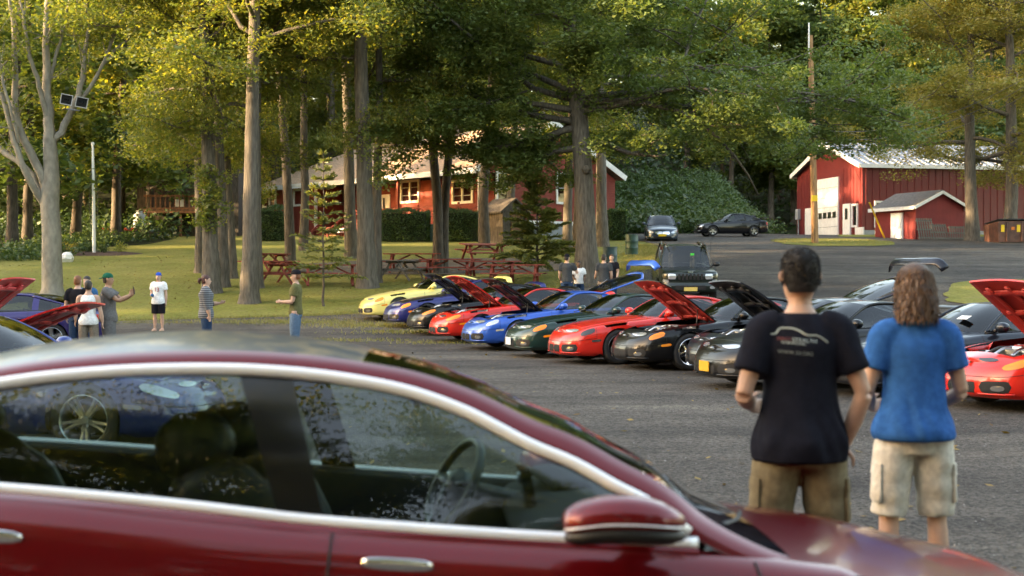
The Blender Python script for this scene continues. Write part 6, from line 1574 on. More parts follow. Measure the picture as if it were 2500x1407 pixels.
ST = np.array(Matrix.Rotation(R(-20), 3, 'Z'))
sw.tube(B.car(wc + np.c_[-np.sin(tt)*.085, np.cos(tt)*.185, np.sin(tt)*.165] @ ST.T), .018, 10, closed=True); isw = K.add('steering_wheel', sw.mesh('steering_wheel'), ['wheelgrip'])
sw = MB(); sw.tube(B.car(np.array([(2.44, .38, .93), (2.50, .38, .95), (2.53, .38, .96)])), np.array([[.07, .08], [.075, .085], [.05, .06]]), 12)
for a_ in (0.15, math.pi-.15, -1.57): sw.tube(B.car(np.array([wc + [.02, 0, 0], wc + ST @ np.array([-.085*math.sin(a_), .18*math.cos(a_), .16*math.sin(a_)])])), np.array([[.012, .022]]*2), 8)
sw.tube(B.car(np.array([(2.46, .38, .94), (2.10, .38, .86)])), .035, 8); K.add('steering_hub', sw.mesh('steering_hub'), ['wheelgrip'], isw)
for y0 in (.40, -.40):
    for s0, zf in ((2.95, .50), (3.95, .55)):
        m = MB()
        m.tube(B.car(catmull([(s0-.36, y0, zf), (s0-.05, y0, zf-.02), (s0+.2, y0, zf-.02)], 8)), np.array([[.10, .26]]*8), 12)
        m.tube(B.car(catmull([(s0+.16, y0, zf), (s0+.25, y0, zf+.25), (s0+.36, y0, zf+.50), (s0+.40, y0, zf+.60)], 12)), np.c_[np.linspace(.10, .06, 12), np.r_[np.linspace(.26, .24, 8), [.22, .18, .15, .10]]], 14)
        m.tube(B.car(catmull([(s0+.39, y0, zf+.58), (s0+.42, y0, zf+.66), (s0+.45, y0, zf+.78)], 9)), np.c_[[.03, .05, .06, .062, .062, .06, .055, .045, .02], [.06, .11, .13, .135, .135, .13, .12, .10, .05]], 12)
        K.add('seat', m.mesh('seat'), ['leather'])
# rear parcel shelf, grab pieces and pale trims caught by the light
m = MB(); m.box((TL/2-4.55, 0, .93), (.5, 1.4, .05)); K.add('parcel_shelf', m.mesh('parcel_shelf', smooth=False), ['liner'])
for s0 in (2.45, 3.55):
    for sg in (1, -1):
        m = MB(); m.tube(B.car(catmull([(s0, sg*.80, .915), (s0+.13, sg*.785, .88), (s0+.34, sg*.785, .90)], 10)), np.array([[.010, .016]]*10), 8); K.add('door_pull', m.mesh('door_pull'), ['alloy'])
m = MB(); m.tube(B.car(np.array([(2.62, 0.0, 1.34), (2.66, 0.0, 1.30)])), np.array([[.035, .11]]*2), 10); K.add('rear_view_mirror', m.mesh('rear_view_mirror'), ['black'])
add_wheels(K, B, (1.0, 3.92), .33, .25, .24, 5, 1, .835, 'rim')
def roof_glass():
    m, t, b_ = newmat('wet_dusty_roof'); L_ = t.links.new
    b_.inputs['Base Color'].default_value = (.012, .014, .017, 1); b_.inputs['Coat Weight'].default_value = .5
    tc = t.nodes.new('ShaderNodeTexCoord'); n = t.nodes.new('ShaderNodeTexNoise'); n.inputs['Scale'].default_value = 11; n.inputs['Detail'].default_value = 8; L_(tc.outputs['Object'], n.inputs['Vector'])
    r = t.nodes.new('ShaderNodeValToRGB'); e_ = r.color_ramp.elements; e_[0].position = .50; e_[1].position = .64; e_[0].color = (.02, .024, .032, 1); e_[1].color = (.17, .12, .055, 1)
    L_(n.outputs['Fac'], r.inputs[0]); L_(r.outputs[0], b_.inputs['Base Color'])
    mr = t.nodes.new('ShaderNodeMapRange'); mr.inputs[3].default_value = .04; mr.inputs[4].default_value = .30; L_(n.outputs['Fac'], mr.inputs[0]); L_(mr.outputs[0], b_.inputs['Coat Roughness']); b_.inputs['Roughness'].default_value = .4; b_.inputs['Specular IOR Level'].default_value = .3
    bp = t.nodes.new('ShaderNodeBump'); bp.inputs['Strength'].default_value = .12; bp.inputs['Distance'].default_value = .01; L_(n.outputs['Fac'], bp.inputs['Height']); L_(bp.outputs[0], b_.inputs['Normal']); L_(bp.outputs[0], b_.inputs['Coat Normal'])
    return m
p_tes = paint('paint_maroon_metallic', (.14, .0035, .006), .35, .30)
M['liner'] = mat('black_headlining', (.012, .012, .013), .85, var=.2); M['leather'] = mat('black_leather', (.016, .017, .018), .45, var=.2)
M['glossblack'] = flat('gloss_black', (.006, .006, .007), .08); M['wheelgrip'] = flat('wheel_leather', (.06, .068, .068), .35)
M['brightwork'] = flat('sky_white_chrome', (.95, .96, .98), .3, .3)  # trim whitened to stand in for the bright sky chrome would mirror
tes = thing('maroon_saloon', (tc_[0], tc_[1], .0), TY, 'maroon saloon with chrome window trim and dusty glass roof standing nearest the two men', 'car')
tes['label'] = 'glossy maroon saloon with chrome window surround, door mirror and dusty black glass roof'
tes.rotation_euler = (Matrix.Rotation(TY, 3, 'Z') @ Matrix.Rotation(-TR, 3, 'X')).to_euler()
pv = Vector((0, -.86, 0)); tes.location = Vector((tc_[0], tc_[1], 0)) + Matrix.Rotation(TY, 3, 'Z') @ (pv - Matrix.Rotation(-TR, 3, 'X') @ pv)
K.place(tes, dict(paint=p_tes, glass_clear=glassmat('tes_windshield', (.55, .62, .60)), glass_side=glassmat('tes_side_glass', (.54, .64, .60)), roof_glass=roof_glass(), liner=M['liner'], pillar=M['glossblack'], brightwork=M['brightwork'],
     handle=M['chrome'], leather=M['leather'], wheelgrip=M['wheelgrip'], glossblack=M['glossblack'], rim=M['alloy']))
# ------------------------------------------------------------------ people
def voxel(mb, vox, smooth=4, fac=.5):
    me = mb.mesh('tmp'); o = bpy.data.objects.new('tmp', me); COL.objects.link(o)
    m = o.modifiers.new('r', 'REMESH'); m.mode = 'VOXEL'; m.voxel_size = vox; m.use_smooth_shade = True
    s_ = o.modifiers.new('s', 'SMOOTH'); s_.iterations = smooth; s_.factor = fac
    bpy.context.view_layer.update()
    r_ = bpy.data.meshes.new_from_object(o.evaluated_get(bpy.context.evaluated_depsgraph_get()))
    bpy.data.objects.remove(o); bpy.data.meshes.remove(me); return r_
def ell(mb, sec, n=20, p=2.0):
    """loft of horizontal superellipses: (cx, cy, z, rx, ry)"""
    a_ = np.linspace(0, 2*math.pi, n, endpoint=False); V = []; c_, s_ = np.cos(a_), np.sin(a_)
    cx = np.sign(c_)*np.abs(c_)**(2/p); sy = np.sign(s_)*np.abs(s_)**(2/p)
    for q in sec: V.append(np.c_[q[0] + q[3]*cx, q[1] + q[4]*sy, np.full(n, q[2])])
    m = len(sec); F = []
    for i in range(m-1):
        for k in range(n): F.append([i*n+k, i*n+(k+1) % n, (i+1)*n+(k+1) % n, (i+1)*n+k])
    F.append(list(range(n))[::-1]); F.append([(m-1)*n+k for k in range(n)]); mb.add(np.concatenate(V), F)
def limb(mb, pts, rad, n=12, k=14):
    mb.tube(catmull(pts, k), np.interp(np.linspace(0, 1, k), np.linspace(0, 1, len(rad)), rad), n)
def U(v): v = np.array(v, float); return v/np.linalg.norm(v)
def smoothsec(sec, n):
    S = np.array(sec); f = [pchip(np.arange(len(S)), S[:, k]) for k in range(S.shape[1])]; t = np.linspace(0, len(S)-1, n)
    return np.stack([g(t) for g in f], 1)
def hand(mb, w_, d, side, H, curl=.5, palm_n=None):
    """palm and five bent fingers; d: direction the hand points, side: +1 thumb side vector sign"""
    d = U(d); s = H/1.78; n = U(palm_n if palm_n is not None else np.cross(d, [0, 0, 1]) + 1e-3); t = U(np.cross(n, d))*side
    pc = w_ + d*.05*s
    mb.tube([w_ - d*.01*s, w_ + d*.03*s, w_ + d*.085*s], np.array([[.024, .019], [.036, .017], [.038, .013]])*s, 10)
    for i, (off, L) in enumerate(((.028, .070), (.010, .080), (-.009, .074), (-.027, .058))):
        b0 = w_ + d*.08*s + t*off*s; d1 = U(d + n*curl*.5); d2 = U(d + n*curl*1.6); d3 = U(d*.6 + n*curl*2.4)
        p1 = b0 + d1*L*.45*s; p2 = p1 + d2*L*.32*s; p3 = p2 + d3*L*.26*s
        mb.tube([b0 - d*.01*s, b0, p1, p2, p3], np.array([.0100, .0098, .0092, .0085, .006])*s, 8)
    b0 = w_ + d*.025*s + t*.028*s; p1 = b0 + U(d*.6 + t*.7 + n*.3*curl)*.04*s; p2 = p1 + U(d + t*.15 + n*.6*curl)*.035*s
    mb.tube([b0 - t*.012*s, b0, p1, p2], np.array([.013, .0125, .011, .007])*s, 8)
def person(label, loc, H, face, shirt, bottom, hair, arms, skin='skin', vox=.0145, cap=None, shoes='black', stance=(.075, .075), female=False, props=None, sleeve=.6, hemz=.50, legb=.27, lean=0.0, head_turn=0.0, group=None, bulk=1.0, tank=False, fold=0.0, loose=1.0, hair_mat=None, step=(0, 0), noleg=False):
    """loc = ground point; face = heading (radians, 0 = facing +Y). arms = ((upperL, foreL, handL), (upperR, foreR, handR)) directions in body space"""
    o = thing('person', loc, face, label, 'person', group)
    b = bulk*(1.0 if fold else 1.10); h = H
    SW = (.088 if female else .098)*h*b; HW = .052*h*(1.12 if female else 1)
    hip = {s: np.array([s*HW, 0, .515*h]) for s in (-1, 1)}; foot = {s: np.array([s*stance[0 if s < 0 else 1]*h*.9, step[0 if s < 0 else 1]*h, .045*h]) for s in (-1, 1)}
    knee = {s: (hip[s]+foot[s])/2 + np.array([s*.004*h, .012*h + abs(step[0 if s < 0 else 1])*.3*h, .005*h]) for s in (-1, 1)}
    sh = {s: np.array([s*SW, -.008*h, .803*h]) for s in (-1, 1)}
    J = {}
    for k, s in ((0, -1), (1, 1)):
        u, f, hd = arms[k]; el = sh[s] + U(u)*.172*h; wr = el + U(f)*.140*h; J[s] = (el, wr, U(hd))
    bw = .118*h*b if not female else .100*h*b
    def torso(k=1.0, dz=0.0, z0=.47, flare=1.0):
        W = np.array([(0, 0, z0*h, .082*h*(1.1 if female else 1)*b*flare, .066*h*b*flare), (0, 0, .52*h, .086*h*(1.12 if female else 1)*b*flare, .068*h*b*flare), (0, 0, .60*h, .078*h*b*(.88 if female else 1)*flare**.5, .060*h*b*flare**.5), (0, .002, .68*h, .083*h*b*(.92 if female else 1), .062*h*b),
             (0, 0, .755*h, .092*h*b*(.9 if female else 1), .066*h*b*(1.08 if female else 1)), (0, -.004, .800*h, .088*h*b*(.92 if female else 1), .053*h*b), (0, -.006, .832*h, .050*h*b, .040*h*b), (0, 0, .856*h, .033*h*b, .034*h*b)])
        W[:, 3:] *= k; W[:, 2] += dz*h; return smoothsec(W, 26)
    m = MB(); ell(m, torso())
    limb(m, [(0, -.004*h, .83*h), (0, .002*h, .87*h), (0, .008*h, .905*h)], [.033*h*b, .030*h*b, .033*h], 12, 6)
    # head, turned a little if asked
    hm = MB(); hs = [(0, .012, .868, .020, .022), (0, .012, .878, .030, .036), (0, .008, .895, .037, .046), (0, .003, .925, .041, .052), (0, 0, .950, .0425, .054), (0, -.002, .975, .038, .049), (0, -.003, .992, .023, .030), (0, -.003, .998, .006, .008)]
    ell(hm, smoothsec([[q*h for q in r_] for r_ in hs], 16), 18)
    hm.tube([(0, .050*h, .940*h), (0, .064*h, .917*h), (0, .055*h, .912*h)], np.array([.004, .0085, .006])*h, 8)          # nose
    for s in (-1, 1):
        hm.tube([(s*.041*h, .0, .915*h), (s*.046*h, -.004*h, .930*h), (s*.045*h, -.003*h, .945*h)], np.array([[.004, .007], [.005, .011], [.004, .008]])*h, 8)   # ears
    hm.tube([(-.016*h, .051*h, .897*h), (0, .056*h, .897*h), (.016*h, .051*h, .897*h)], .0035*h, 6)                      # lips
    Rz = np.array(Matrix.Rotation(head_turn, 3, 'Z'))
    hv = np.concatenate(hm.V) @ Rz.T; m.add(hv, hm.F)
    for s in (-1, 1):
        el, wr, hd = J[s]
        limb(m, [sh[s] - [s*.02*h, 0, 0], sh[s], (sh[s]+el)/2, el], [.026*h*b, .027*h*b, .026*h*b, .021*h*b])
        limb(m, [el, el + (wr-el)*.3, wr], [.0225*h*b, .0235*h*b, .0145*h])
        hand(m, wr, hd, -s, h)
        if not noleg:
            limb(m, [hip[s] + [0, 0, .02*h], hip[s] - [0, 0, .04*h], (hip[s]+knee[s])/2, knee[s]], [.050*h*b, .052*h*b, .043*h*b, .031*h*b])
            limb(m, [knee[s], knee[s] + (foot[s]-knee[s])*.33 + [0, -.008*h, 0], foot[s]], [.030*h*b, .033*h*b, .018*h])
            m.tube([foot[s] + [0, -.02*h, -.015*h], foot[s] + [0, .05*h, -.028*h], foot[s] + [0, .105*h, -.035*h]], np.array([[.02, .024], [.017, .026], [.010, .022]])*h, 10)
    bm = voxel(m, vox, 3); bm.materials.append(M[skin]); obj('body', bm, o)
    # eyes and brows
    for s in (-1, 1):
        e_ = MB(); e_.lathe([(0, -.006*h), (.0055*h, -.003*h), (.0065*h, 0), (.0055*h, .003*h), (0, .006*h)], 8); V = e_.V[0] @ np.diag([1, .5, .7]) + [s*.018*h, .0485*h, .934*h]; e_.V = [V @ Rz.T]; e_.build('eye', M['dark'], o)
    # shirt
    lo = loose; t = MB(); T_ = torso(1.07*lo, 0, hemz, (1.24 if fold else 1.06)*lo); T_[-3:, 3:] *= .96; 
    T_ = T_[:-2] if not tank else T_[:-4]
    ell(t, T_, 24)
    if not tank:
        for s in (-1, 1):
            el, wr, hd = J[s]; e1 = sh[s] + (el-sh[s])*min(1, sleeve)
            pts = [sh[s] - [s*.045*h, 0, -.016*h], sh[s] - [s*.004*h, 0, 0], (sh[s]+e1)/2, e1]; rr_ = [.037*h*b, .041*h*b*lo, .041*h*b*lo, .042*h*b*lo]
            if sleeve > 1: pts.append(el + (wr-el)*(sleeve-1)); rr_ = [.044*h*b, .044*h*b, .037*h*b, .031*h*b, .026*h*b]
            limb(t, pts, rr_, 14)
    sm = voxel(t, vox*1.0, 16 if fold else 5)
    if fold:
        n = len(sm.vertices); co = np.zeros(n*3); sm.vertices.foreach_get('co', co); co = co.reshape(-1, 3)
        ang = np.arctan2(co[:, 1], co[:, 0]); z = co[:, 2]/h; r_ = np.random.default_rng(int(H*1000))
        d = np.zeros(n)
        for k in range(7):
            a0, fz, fa, ph = r_.uniform(.3, 1), r_.uniform(8, 30), r_.uniform(2, 7), r_.uniform(0, 6.28)
            d += a0*np.sin(fz*(z + .12*np.sin(ang*2 + ph))*2 + fa*ang + ph)
        amp = fold*(.35 + 1.6*np.exp(-((z-hemz-.06)/.06)**2) + .7*np.exp(-((z-.74)/.05)**2)*(np.abs(co[:, 0]) > .08*h))
        nr = np.c_[co[:, 0], co[:, 1], np.zeros(n)]; nr /= np.linalg.norm(nr, axis=1)[:, None] + 1e-6
        co += nr*(d*amp)[:, None]*.5; sm.vertices.foreach_set('co', co.ravel()); sm.update()
    sm.materials.append(shirt); obj('shirt', sm, o)
    # trousers, shorts
    if not noleg:
        t = MB(); kind, bmatl = bottom
        W = torso(1.045, 0, .462, 1.02); ell(t, W[W[:, 2] < .585*h], 24)
        for s in (-1, 1):
            end = legb*h if kind == 'shorts' else .05*h
            a0 = hip[s] + [0, 0, .02*h]; f_ = foot[s]; kn = knee[s]
            z1 = end
            def at(z): return hip[s] + (kn-hip[s])*(hip[s][2]-z)/(hip[s][2]-kn[2]) if z > kn[2] else kn + (f_-kn)*(kn[2]-z)/(kn[2]-f_[2])
            zs_ = np.linspace(.53*h, z1, 6)
            k0 = 1.10*lo if kind == 'shorts' else 1.06
            rads = [.044*h*b*k0, .055*h*b*k0, .055*h*b*k0, .052*h*b*k0, .049*h*b*k0, .047*h*b*k0] if kind == 'shorts' else [.048*h*b, .055*h*b, .050*h*b, .039*h*b, .033*h*b, .030*h*b]
            limb(t, [at(z) for z in zs_], rads, 14)
        pm = voxel(t, vox, 4)
        if fold:
            n = len(pm.vertices); co = np.zeros(n*3); pm.vertices.foreach_get('co', co); co = co.reshape(-1, 3); r_ = np.random.default_rng(5)
            d = np.zeros(n)
            for k in range(8): v = r_.normal(0, 1, 3)*[22, 22, 34]; d += np.sin(co @ v + r_.uniform(0, 6.28))
            cxs = np.where(co[:, 0] > 0, HW*1.2, -HW*1.2); nr = np.c_[co[:, 0]-cxs, co[:, 1], np.zeros(n)]; nr /= np.linalg.norm(nr, axis=1)[:, None]+1e-6
            co += nr*(d*fold*.35)[:, None]; pm.vertices.foreach_set('co', co.ravel()); pm.update()
        pm.materials.append(bmatl); po = obj('shorts' if kind == 'shorts' else 'trousers', pm, o)
        if kind == 'shorts' and fold:
            for s in (-1, 1):      # cargo pockets
                pk = MB(); c0 = hip[s] + (knee[s]-hip[s])*.62 + [s*.040*h*lo, -.006*h, 0]
                pk.tube([c0 + [0, 0, .055*h], c0 + [0, 0, .048*h], c0 + [s*.003*h, 0, -.04*h], c0 + [s*.003*h, 0, -.048*h]], np.array([[.035, .010], [.042, .013], [.044, .014], [.038, .010]])*h, 12)
                pk.build('pocket', bmatl, po)
                fl_ = MB(); fl_.tube([c0 + [0, 0, .062*h], c0 + [s*.002*h, 0, .030*h]], np.array([[.043, .013], [.045, .014]])*h, 12); fl_.build('pocket_flap', bmatl, po)
        for s in (-1, 1):
            f_ = foot[s]; q = MB(); ell(q, smoothsec([(f_[0], f_[1]+.03*h, .004*h, .030*h, .078*h), (f_[0], f_[1]+.03*h, .016*h, .031*h, .080*h), (f_[0], f_[1]+.02*h, .032*h, .026*h, .062*h), (f_[0], f_[1]-.005*h, .05*h, .022*h, .028*h)], 8), 16); q.build('shoe', M[shoes], o)
    # hair and cap
    def hpart(sec, name, matl, cut=None, n=22):
        q = MB(); ell(q, smoothsec([[v*h for v in r_] for r_ in sec], 14), n); V = np.concatenate(q.V)
        if cut is not None: V = cut(V)
        q.V = [V @ Rz.T]; return q.build(name, matl, o)
    def strands(sec, n, L, wdt, cols, zmin, down, seed):
        S = smoothsec([[v*h for v in r_] for r_ in sec], 30); r_ = np.random.default_rng(seed); zs_ = r_.uniform(zmin*h, S[-1, 2], n); a_ = r_.uniform(0, 6.283, n)
        cy, rx, ry = [np.interp(zs_, S[:, 2], S[:, k]) for k in (1, 3, 4)]
        p0 = np.c_[rx*np.cos(a_), cy + ry*np.sin(a_), zs_]; ok = ~((p0[:, 1] > .014*h) & (zs_ < .962*h)); p0 = p0[ok]; a_ = a_[ok]; n = len(p0)
        out = np.c_[np.cos(a_), np.sin(a_), np.zeros(n)]; d = (out*(1-down) + np.array([0, -.25*(1-down), -down]) + r_.normal(0, .22 if down < .5 else .11, (n, 3))); d /= np.linalg.norm(d, axis=1)[:, None]
        ln = L*r_.uniform(.5, 1.2, n)[:, None]; sd = np.cross(d, out + r_.normal(0, .3, (n, 3))); sd /= np.linalg.norm(sd, axis=1)[:, None]+1e-6
        mid = p0 + d*ln*.5 + out*.004 + r_.normal(0, .004, (n, 3)); tip = p0 + d*ln + r_.normal(0, .006, (n, 3)) - out*.002
        Q = np.stack([p0 - sd*wdt*.4, mid - sd*wdt*.5, tip, mid + sd*wdt*.5], 1).reshape(-1, 3) @ Rz.T
        obj('hair_strands', quads_mesh('hair_strands', Q, leafmat('strand', cols, 0)), o)['kind'] = 'stuff'
    def hairline(V):
        lim = (.903 + .045*sstep(-.030, .006, V[:, 1]/h))*h; k = np.where(V[:, 2] < lim, np.clip(1 - (lim - V[:, 2])/(.02*h)*.2, .8, 1), 1); V = facecut(V); V[:, 0] *= k; V[:, 1] = V[:, 1]*k; return V
    def facecut(V):     # keep the hair off the face
        zf = np.clip((.958*h - V[:, 2])/(.03*h), 0, 1); fr = V[:, 1] > .012*h; V[:, 1] = np.where(fr, V[:, 1]*(1-zf) + np.minimum(V[:, 1], .014*h)*zf, V[:, 1]); return V
    if hair == 'short': hpart([(0, -.022, .893, .036, .030), (0, -.014, .915, .0425, .042), (0, -.003, .945, .0442, .0555), (0, -.003, .972, .041, .0525), (0, -.004, .993, .028, .035), (0, -.004, 1.004, .006, .008)], 'hair', hair_mat, hairline)
    if hair == 'short' and fold: strands([(0, -.022, .893, .036, .030), (0, -.014, .915, .0425, .042), (0, -.003, .945, .0442, .0555), (0, -.003, .972, .041, .0525), (0, -.004, .993, .028, .035), (0, -.004, 1.004, .006, .008)], 5000, .007, .003, [(.006, .005, .005), (.016, .012, .011), (.03, .024, .022)], .912, .35, 3)
    if hair == 'long': hpart([(0, -.034, .846, .046, .026), (0, -.030, .856, .051, .034), (0, -.026, .885, .053, .043), (0, -.014, .92, .051, .055), (0, -.006, .95, .050, .060), (0, -.004, .980, .043, .054), (0, -.004, 1.0, .026, .034), (0, -.004, 1.008, .005, .007)], 'hair', hair_mat, facecut, 40)
    if hair == 'long': strands([(0, -.034, .846, .046, .026), (0, -.030, .856, .051, .034), (0, -.026, .885, .053, .043), (0, -.014, .92, .051, .055), (0, -.006, .95, .050, .060), (0, -.004, .980, .043, .054), (0, -.004, 1.0, .026, .034), (0, -.004, 1.008, .005, .007)], 5200, .062, .006, [(.045, .019, .008), (.105, .046, .019), (.19, .09, .038)], .862, .86, 4)
    if hair in ('bun', 'tail'):
        hpart([(0, -.022, .893, .036, .030), (0, -.014, .915, .0425, .044), (0, -.003, .945, .0445, .0555), (0, -.003, .972, .041, .0525), (0, -.004, .993, .028, .035), (0, -.004, 1.004, .006, .008)], 'hair', hair_mat, facecut)
        if hair == 'tail': q = MB(); q.tube(np.array([(0, -.05*h, .955*h), (0, -.078*h, .945*h), (0, -.085*h, .92*h), (0, -.075*h, .885*h)]) @ Rz.T, np.array([.014, .022, .020, .006])*h, 10); q.build('ponytail', hair_mat, o)
    if cap is not None:
        cm, bdir = cap
        c_ = hpart([(0, -.003, .953, .0465, .0585), (0, -.003, .965, .0465, .0585), (0, -.004, .985, .041, .052), (0, -.004, 1.002, .027, .034), (0, -.004, 1.01, .005, .006)], 'cap', cm)
        q = MB(); ya = .05 if bdir > 0 else -.05
        V = [[(x*.038*h, (ya + bdir*yy*(.052 - .012*x*x))*h, (.956 - .012*yy + .004*(1-x*x))*h) for x in np.linspace(-1, 1, 9)] for yy in (0, .5, 1)]
        g_ = np.array(V) @ Rz.T; q.grid(g_); q.grid(g_ - [0, 0, .004*h], flip=True); bo = q.build('cap_brim', cm, o); bo.parent = c_
    if props: props(o, J, h)
    return o
def cloth(name, c, var=.12, scale=30): return mat(name, c, .92, var=var, scale=scale, spec=.1, bump=.15, bscale=220)
def striped(name, c0, c1, pitch):
    m, t, b_ = newmat(name); b_.inputs['Roughness'].default_value = .9; L_ = t.links.new; tc = t.nodes.new('ShaderNodeTexCoord'); wv = t.nodes.new('ShaderNodeTexWave'); wv.bands_direction = 'Z'; wv.inputs['Scale'].default_value = .314/pitch
    L_(tc.outputs['Object'], wv.inputs['Vector']); r_ = t.nodes.new('ShaderNodeValToRGB'); r_.color_ramp.elements[0].position = .72; r_.color_ramp.elements[1].position = .80; r_.color_ramp.elements[0].color = tuple(c0)+(1,); r_.color_ramp.elements[1].color = tuple(c1)+(1,)
    L_(wv.outputs['Fac'], r_.inputs[0]); L_(r_.outputs[0], b_.inputs['Base Color']); return m
C_ = {n: cloth('cloth_'+n, c) for n, c in dict(black=(.012, .012, .016), navyblack=(.010, .011, .018), blue=(.025, .12, .36), khaki=(.19, .155, .095), cream=(.62, .585, .51), white=(.72, .72, .71), grey=(.13, .125, .125), dgrey=(.05, .055, .06), olive=(.12, .115, .05), jeans=(.10, .16, .24), djeans=(.025, .05, .10), taupe=(.20, .165, .13), green=(.008, .10, .06), capblue=(.02, .08, .42), teal=(.03, .11, .24)).items()}
HR = {n: mat('hair_'+n, c, .55, var=.5, scale=60, stretch=(6, 6, .6), bump=.3, bscale=90) for n, c in dict(black=(.010, .008, .007), brown=(.075, .038, .020), red=(.20, .07, .025), dark=(.018, .012, .010), auburn=(.06, .016, .012)).items()}
M['skin_tan'] = mat('skin_tan', (.36, .19, .115), .55, var=.08, scale=14); M['skin_deep'] = mat('skin_deep', (.10, .048, .03), .5, var=.08)
dn = (0, .05, -1)
def away(px, d): x = (px-1250)/F_PX*d; return (x, d, gz(x, d) + .05)

# the two men in front of the row, seen from behind
def phone(o, J, h):
    el, wr, hd = J[1]; f = MB(); c = wr + hd*.085*h/1.78; f.box(tuple(c + [-.02, .01, -.02]), (.016, .075, .14)); f.build('phone', M['black'], o, smooth=False)
man = person('dark-haired man in a black printed tee and khaki shorts, seen from behind', away(1953, 6.3), 1.785, 0, C_['navyblack'], ('shorts', C_['khaki']), 'short',
    (((-.30, -.14, -.95), (.25, .85, -.25), (.5, .8, -.1)), ((.34, -.10, -.93), (-.26, .28, -.90), (-.3, .15, -.95))), skin='skin', vox=.0085, stance=(.10, .10), sleeve=.66, hemz=.475, legb=.30, fold=.005, loose=1.06, bulk=.96, hair_mat=HR['black'], props=phone)
man2 = person('long-haired man in a blue tee and cream cargo shorts, seen from behind', away(2232, 7.0), 1.72, 0, C_['blue'], ('shorts', C_['cream']), 'long',
    (((-.26, .02, -.97), (.28, .80, -.35), (.5, .8, 0)), ((.26, .02, -.97), (-.28, .80, -.35), (-.5, .8, 0))), skin='skin', vox=.0085, stance=(.085, .085), sleeve=.60, hemz=.50, legb=.285, fold=.005, loose=1.06, bulk=.93, hair_mat=HR['brown'])
# print on the black shirt: outline of a car over two lines of lettering
h = 1.785
bvh_o = [c for c in man.children if c.name.startswith('shirt')][0]
from mathutils.bvhtree import BVHTree
bt_ = BVHTree.FromPolygons([v.co.copy() for v in bvh_o.data.vertices], [tuple(p.vertices) for p in bvh_o.data.polygons])
def onback(x, z):
    hit = bt_.ray_cast(Vector((x, -.6, z)), Vector((0, 1, 0))); return (hit[0].y if hit[0] is not None else -.13) - .0025
M['print'] = flat('shirt_print', (.42, .50, .50), .8); M['print_red'] = flat('shirt_print_red', (.16, .04, .045), .8); M['print_dim'] = flat('shirt_print_dim', (.20, .235, .24), .8)
def spx(px, py): return ((px-1953)/F_PX*6.17, CAM_H - .05 - (py-HZ)/F_PX*6.17)
ln = catmull([spx(*p) for p in [(1884, 816), (1895, 803), (1908, 802), (1924, 803), (1940, 809), (1952, 817), (1964, 820), (1980, 820), (1994, 826), (2004, 833), (2010, 838)]], 40)
ln0 = catmull([spx(*p) for p in [(1872, 817), (1880, 817), (1890, 809)]], 8)
f = MB()
for L_, rr in ((ln, .0042), (ln0, .0036)): f.tube([(p[0], onback(p[0], p[1]) , p[1]) for p in L_], np.array([[rr, .0012]]*len(L_)), 6)
f.build('shirt_print', M['print'], man)
for body_, px, py, sz, m_ in (('3000GT/', 1903, 828, (35, 8), 'print_red'), ('STEALTH', 1951, 832, (59, 9), 'print'), ('INTERNATIONAL', 1925, 838.5, (57, 6), 'print'), ('WWW.3SI.ORG', 1929, 862, (84, 9), 'print_dim')):
    cu = bpy.data.curves.new('shirt_lettering', 'FONT'); cu.body = body_; cu.size = 1; cu.materials.append(M[m_])
    t_ = textobj('shirt_lettering', cu); x0, z0 = spx(px, py)
    vx = [v.co.x for v in t_.data.vertices]; vy = [v.co.y for v in t_.data.vertices]; kx = sz[0]/562/(max(vx)-min(vx)); ky = sz[1]/562/(max(vy)-min(vy)); mx_, my_ = (max(vx)+min(vx))/2, (max(vy)+min(vy))/2
    for v in t_.data.vertices:
        x, z = x0 + (v.co.x-mx_)*kx, z0 + (v.co.y-my_)*ky - (v.co.x-mx_)*kx*.08
        v.co = (x, onback(x, z), z)
    t_.parent = man
# the group on the left and the others by the lawn
HD = math.pi
person('red-haired man in a black tee and jeans with his back turned', away(190, 28.3), 1.66, R(-8), C_['black'], ('trousers', C_['djeans']), 'short', ((( -.25, 0, -1), (-.05, .25, -1), dn), ((.2, .05, -1), (0, .4, -1), dn)), hair_mat=HR['red'], bulk=1.0)
person('woman in a white tank top and taupe trousers with cropped dark hair', away(216, 26.6), 1.57, R(5), C_['white'], ('trousers', C_['taupe']), 'short', (((-.3, .05, -.95), (-.1, .35, -.9), (-.2, .4, -.8)), ((.28, -.02, -1), (.15, .1, -1), dn)), hair_mat=HR['dark'], female=True, tank=True, hemz=.47)
person('dark-haired person in a blue top half hidden behind the red-haired man', away(212, 29.8), 1.65, R(170), C_['teal'], ('trousers', C_['djeans']), 'short', (((-.1, .05, -1), (.1, .5, -.8), dn), ((.1, .05, -1), (-.1, .5, -.8), dn)), hair_mat=HR['dark'], female=True)
def phone2(o, J, h):
    c = (J[-1][1] + J[1][1])/2 + np.array([0, .05, .09]); f = MB(); f.box(tuple(c), (.075, .012, .15), rx=.15); f.build('phone', M['black'], o, smooth=False)
person('man in a grey tee and backwards green cap holding up a phone', away(264, 26.9), 1.70, R(-82), C_['grey'], ('shorts', C_['grey']), 'short', (((-.05, .80, -.55), (.30, .85, .38), (.1, .3, .9)), ((.05, .75, -.60), (-.30, .85, .45), (-.1, .3, .9))), skin='skin_tan', cap=(C_['green'], -1), hair_mat=HR['dark'], bulk=1.05, loose=1.08, hemz=.46, props=phone2)
def ball(o, J, h):
    f = MB(); f.lathe([(0, -.05), (.035, -.035), (.05, 0), (.035, .035), (0, .05)], 12, c=tuple(J[1][1] + [-.05, .07, .03])); f.build('ball', C_['teal'], o)
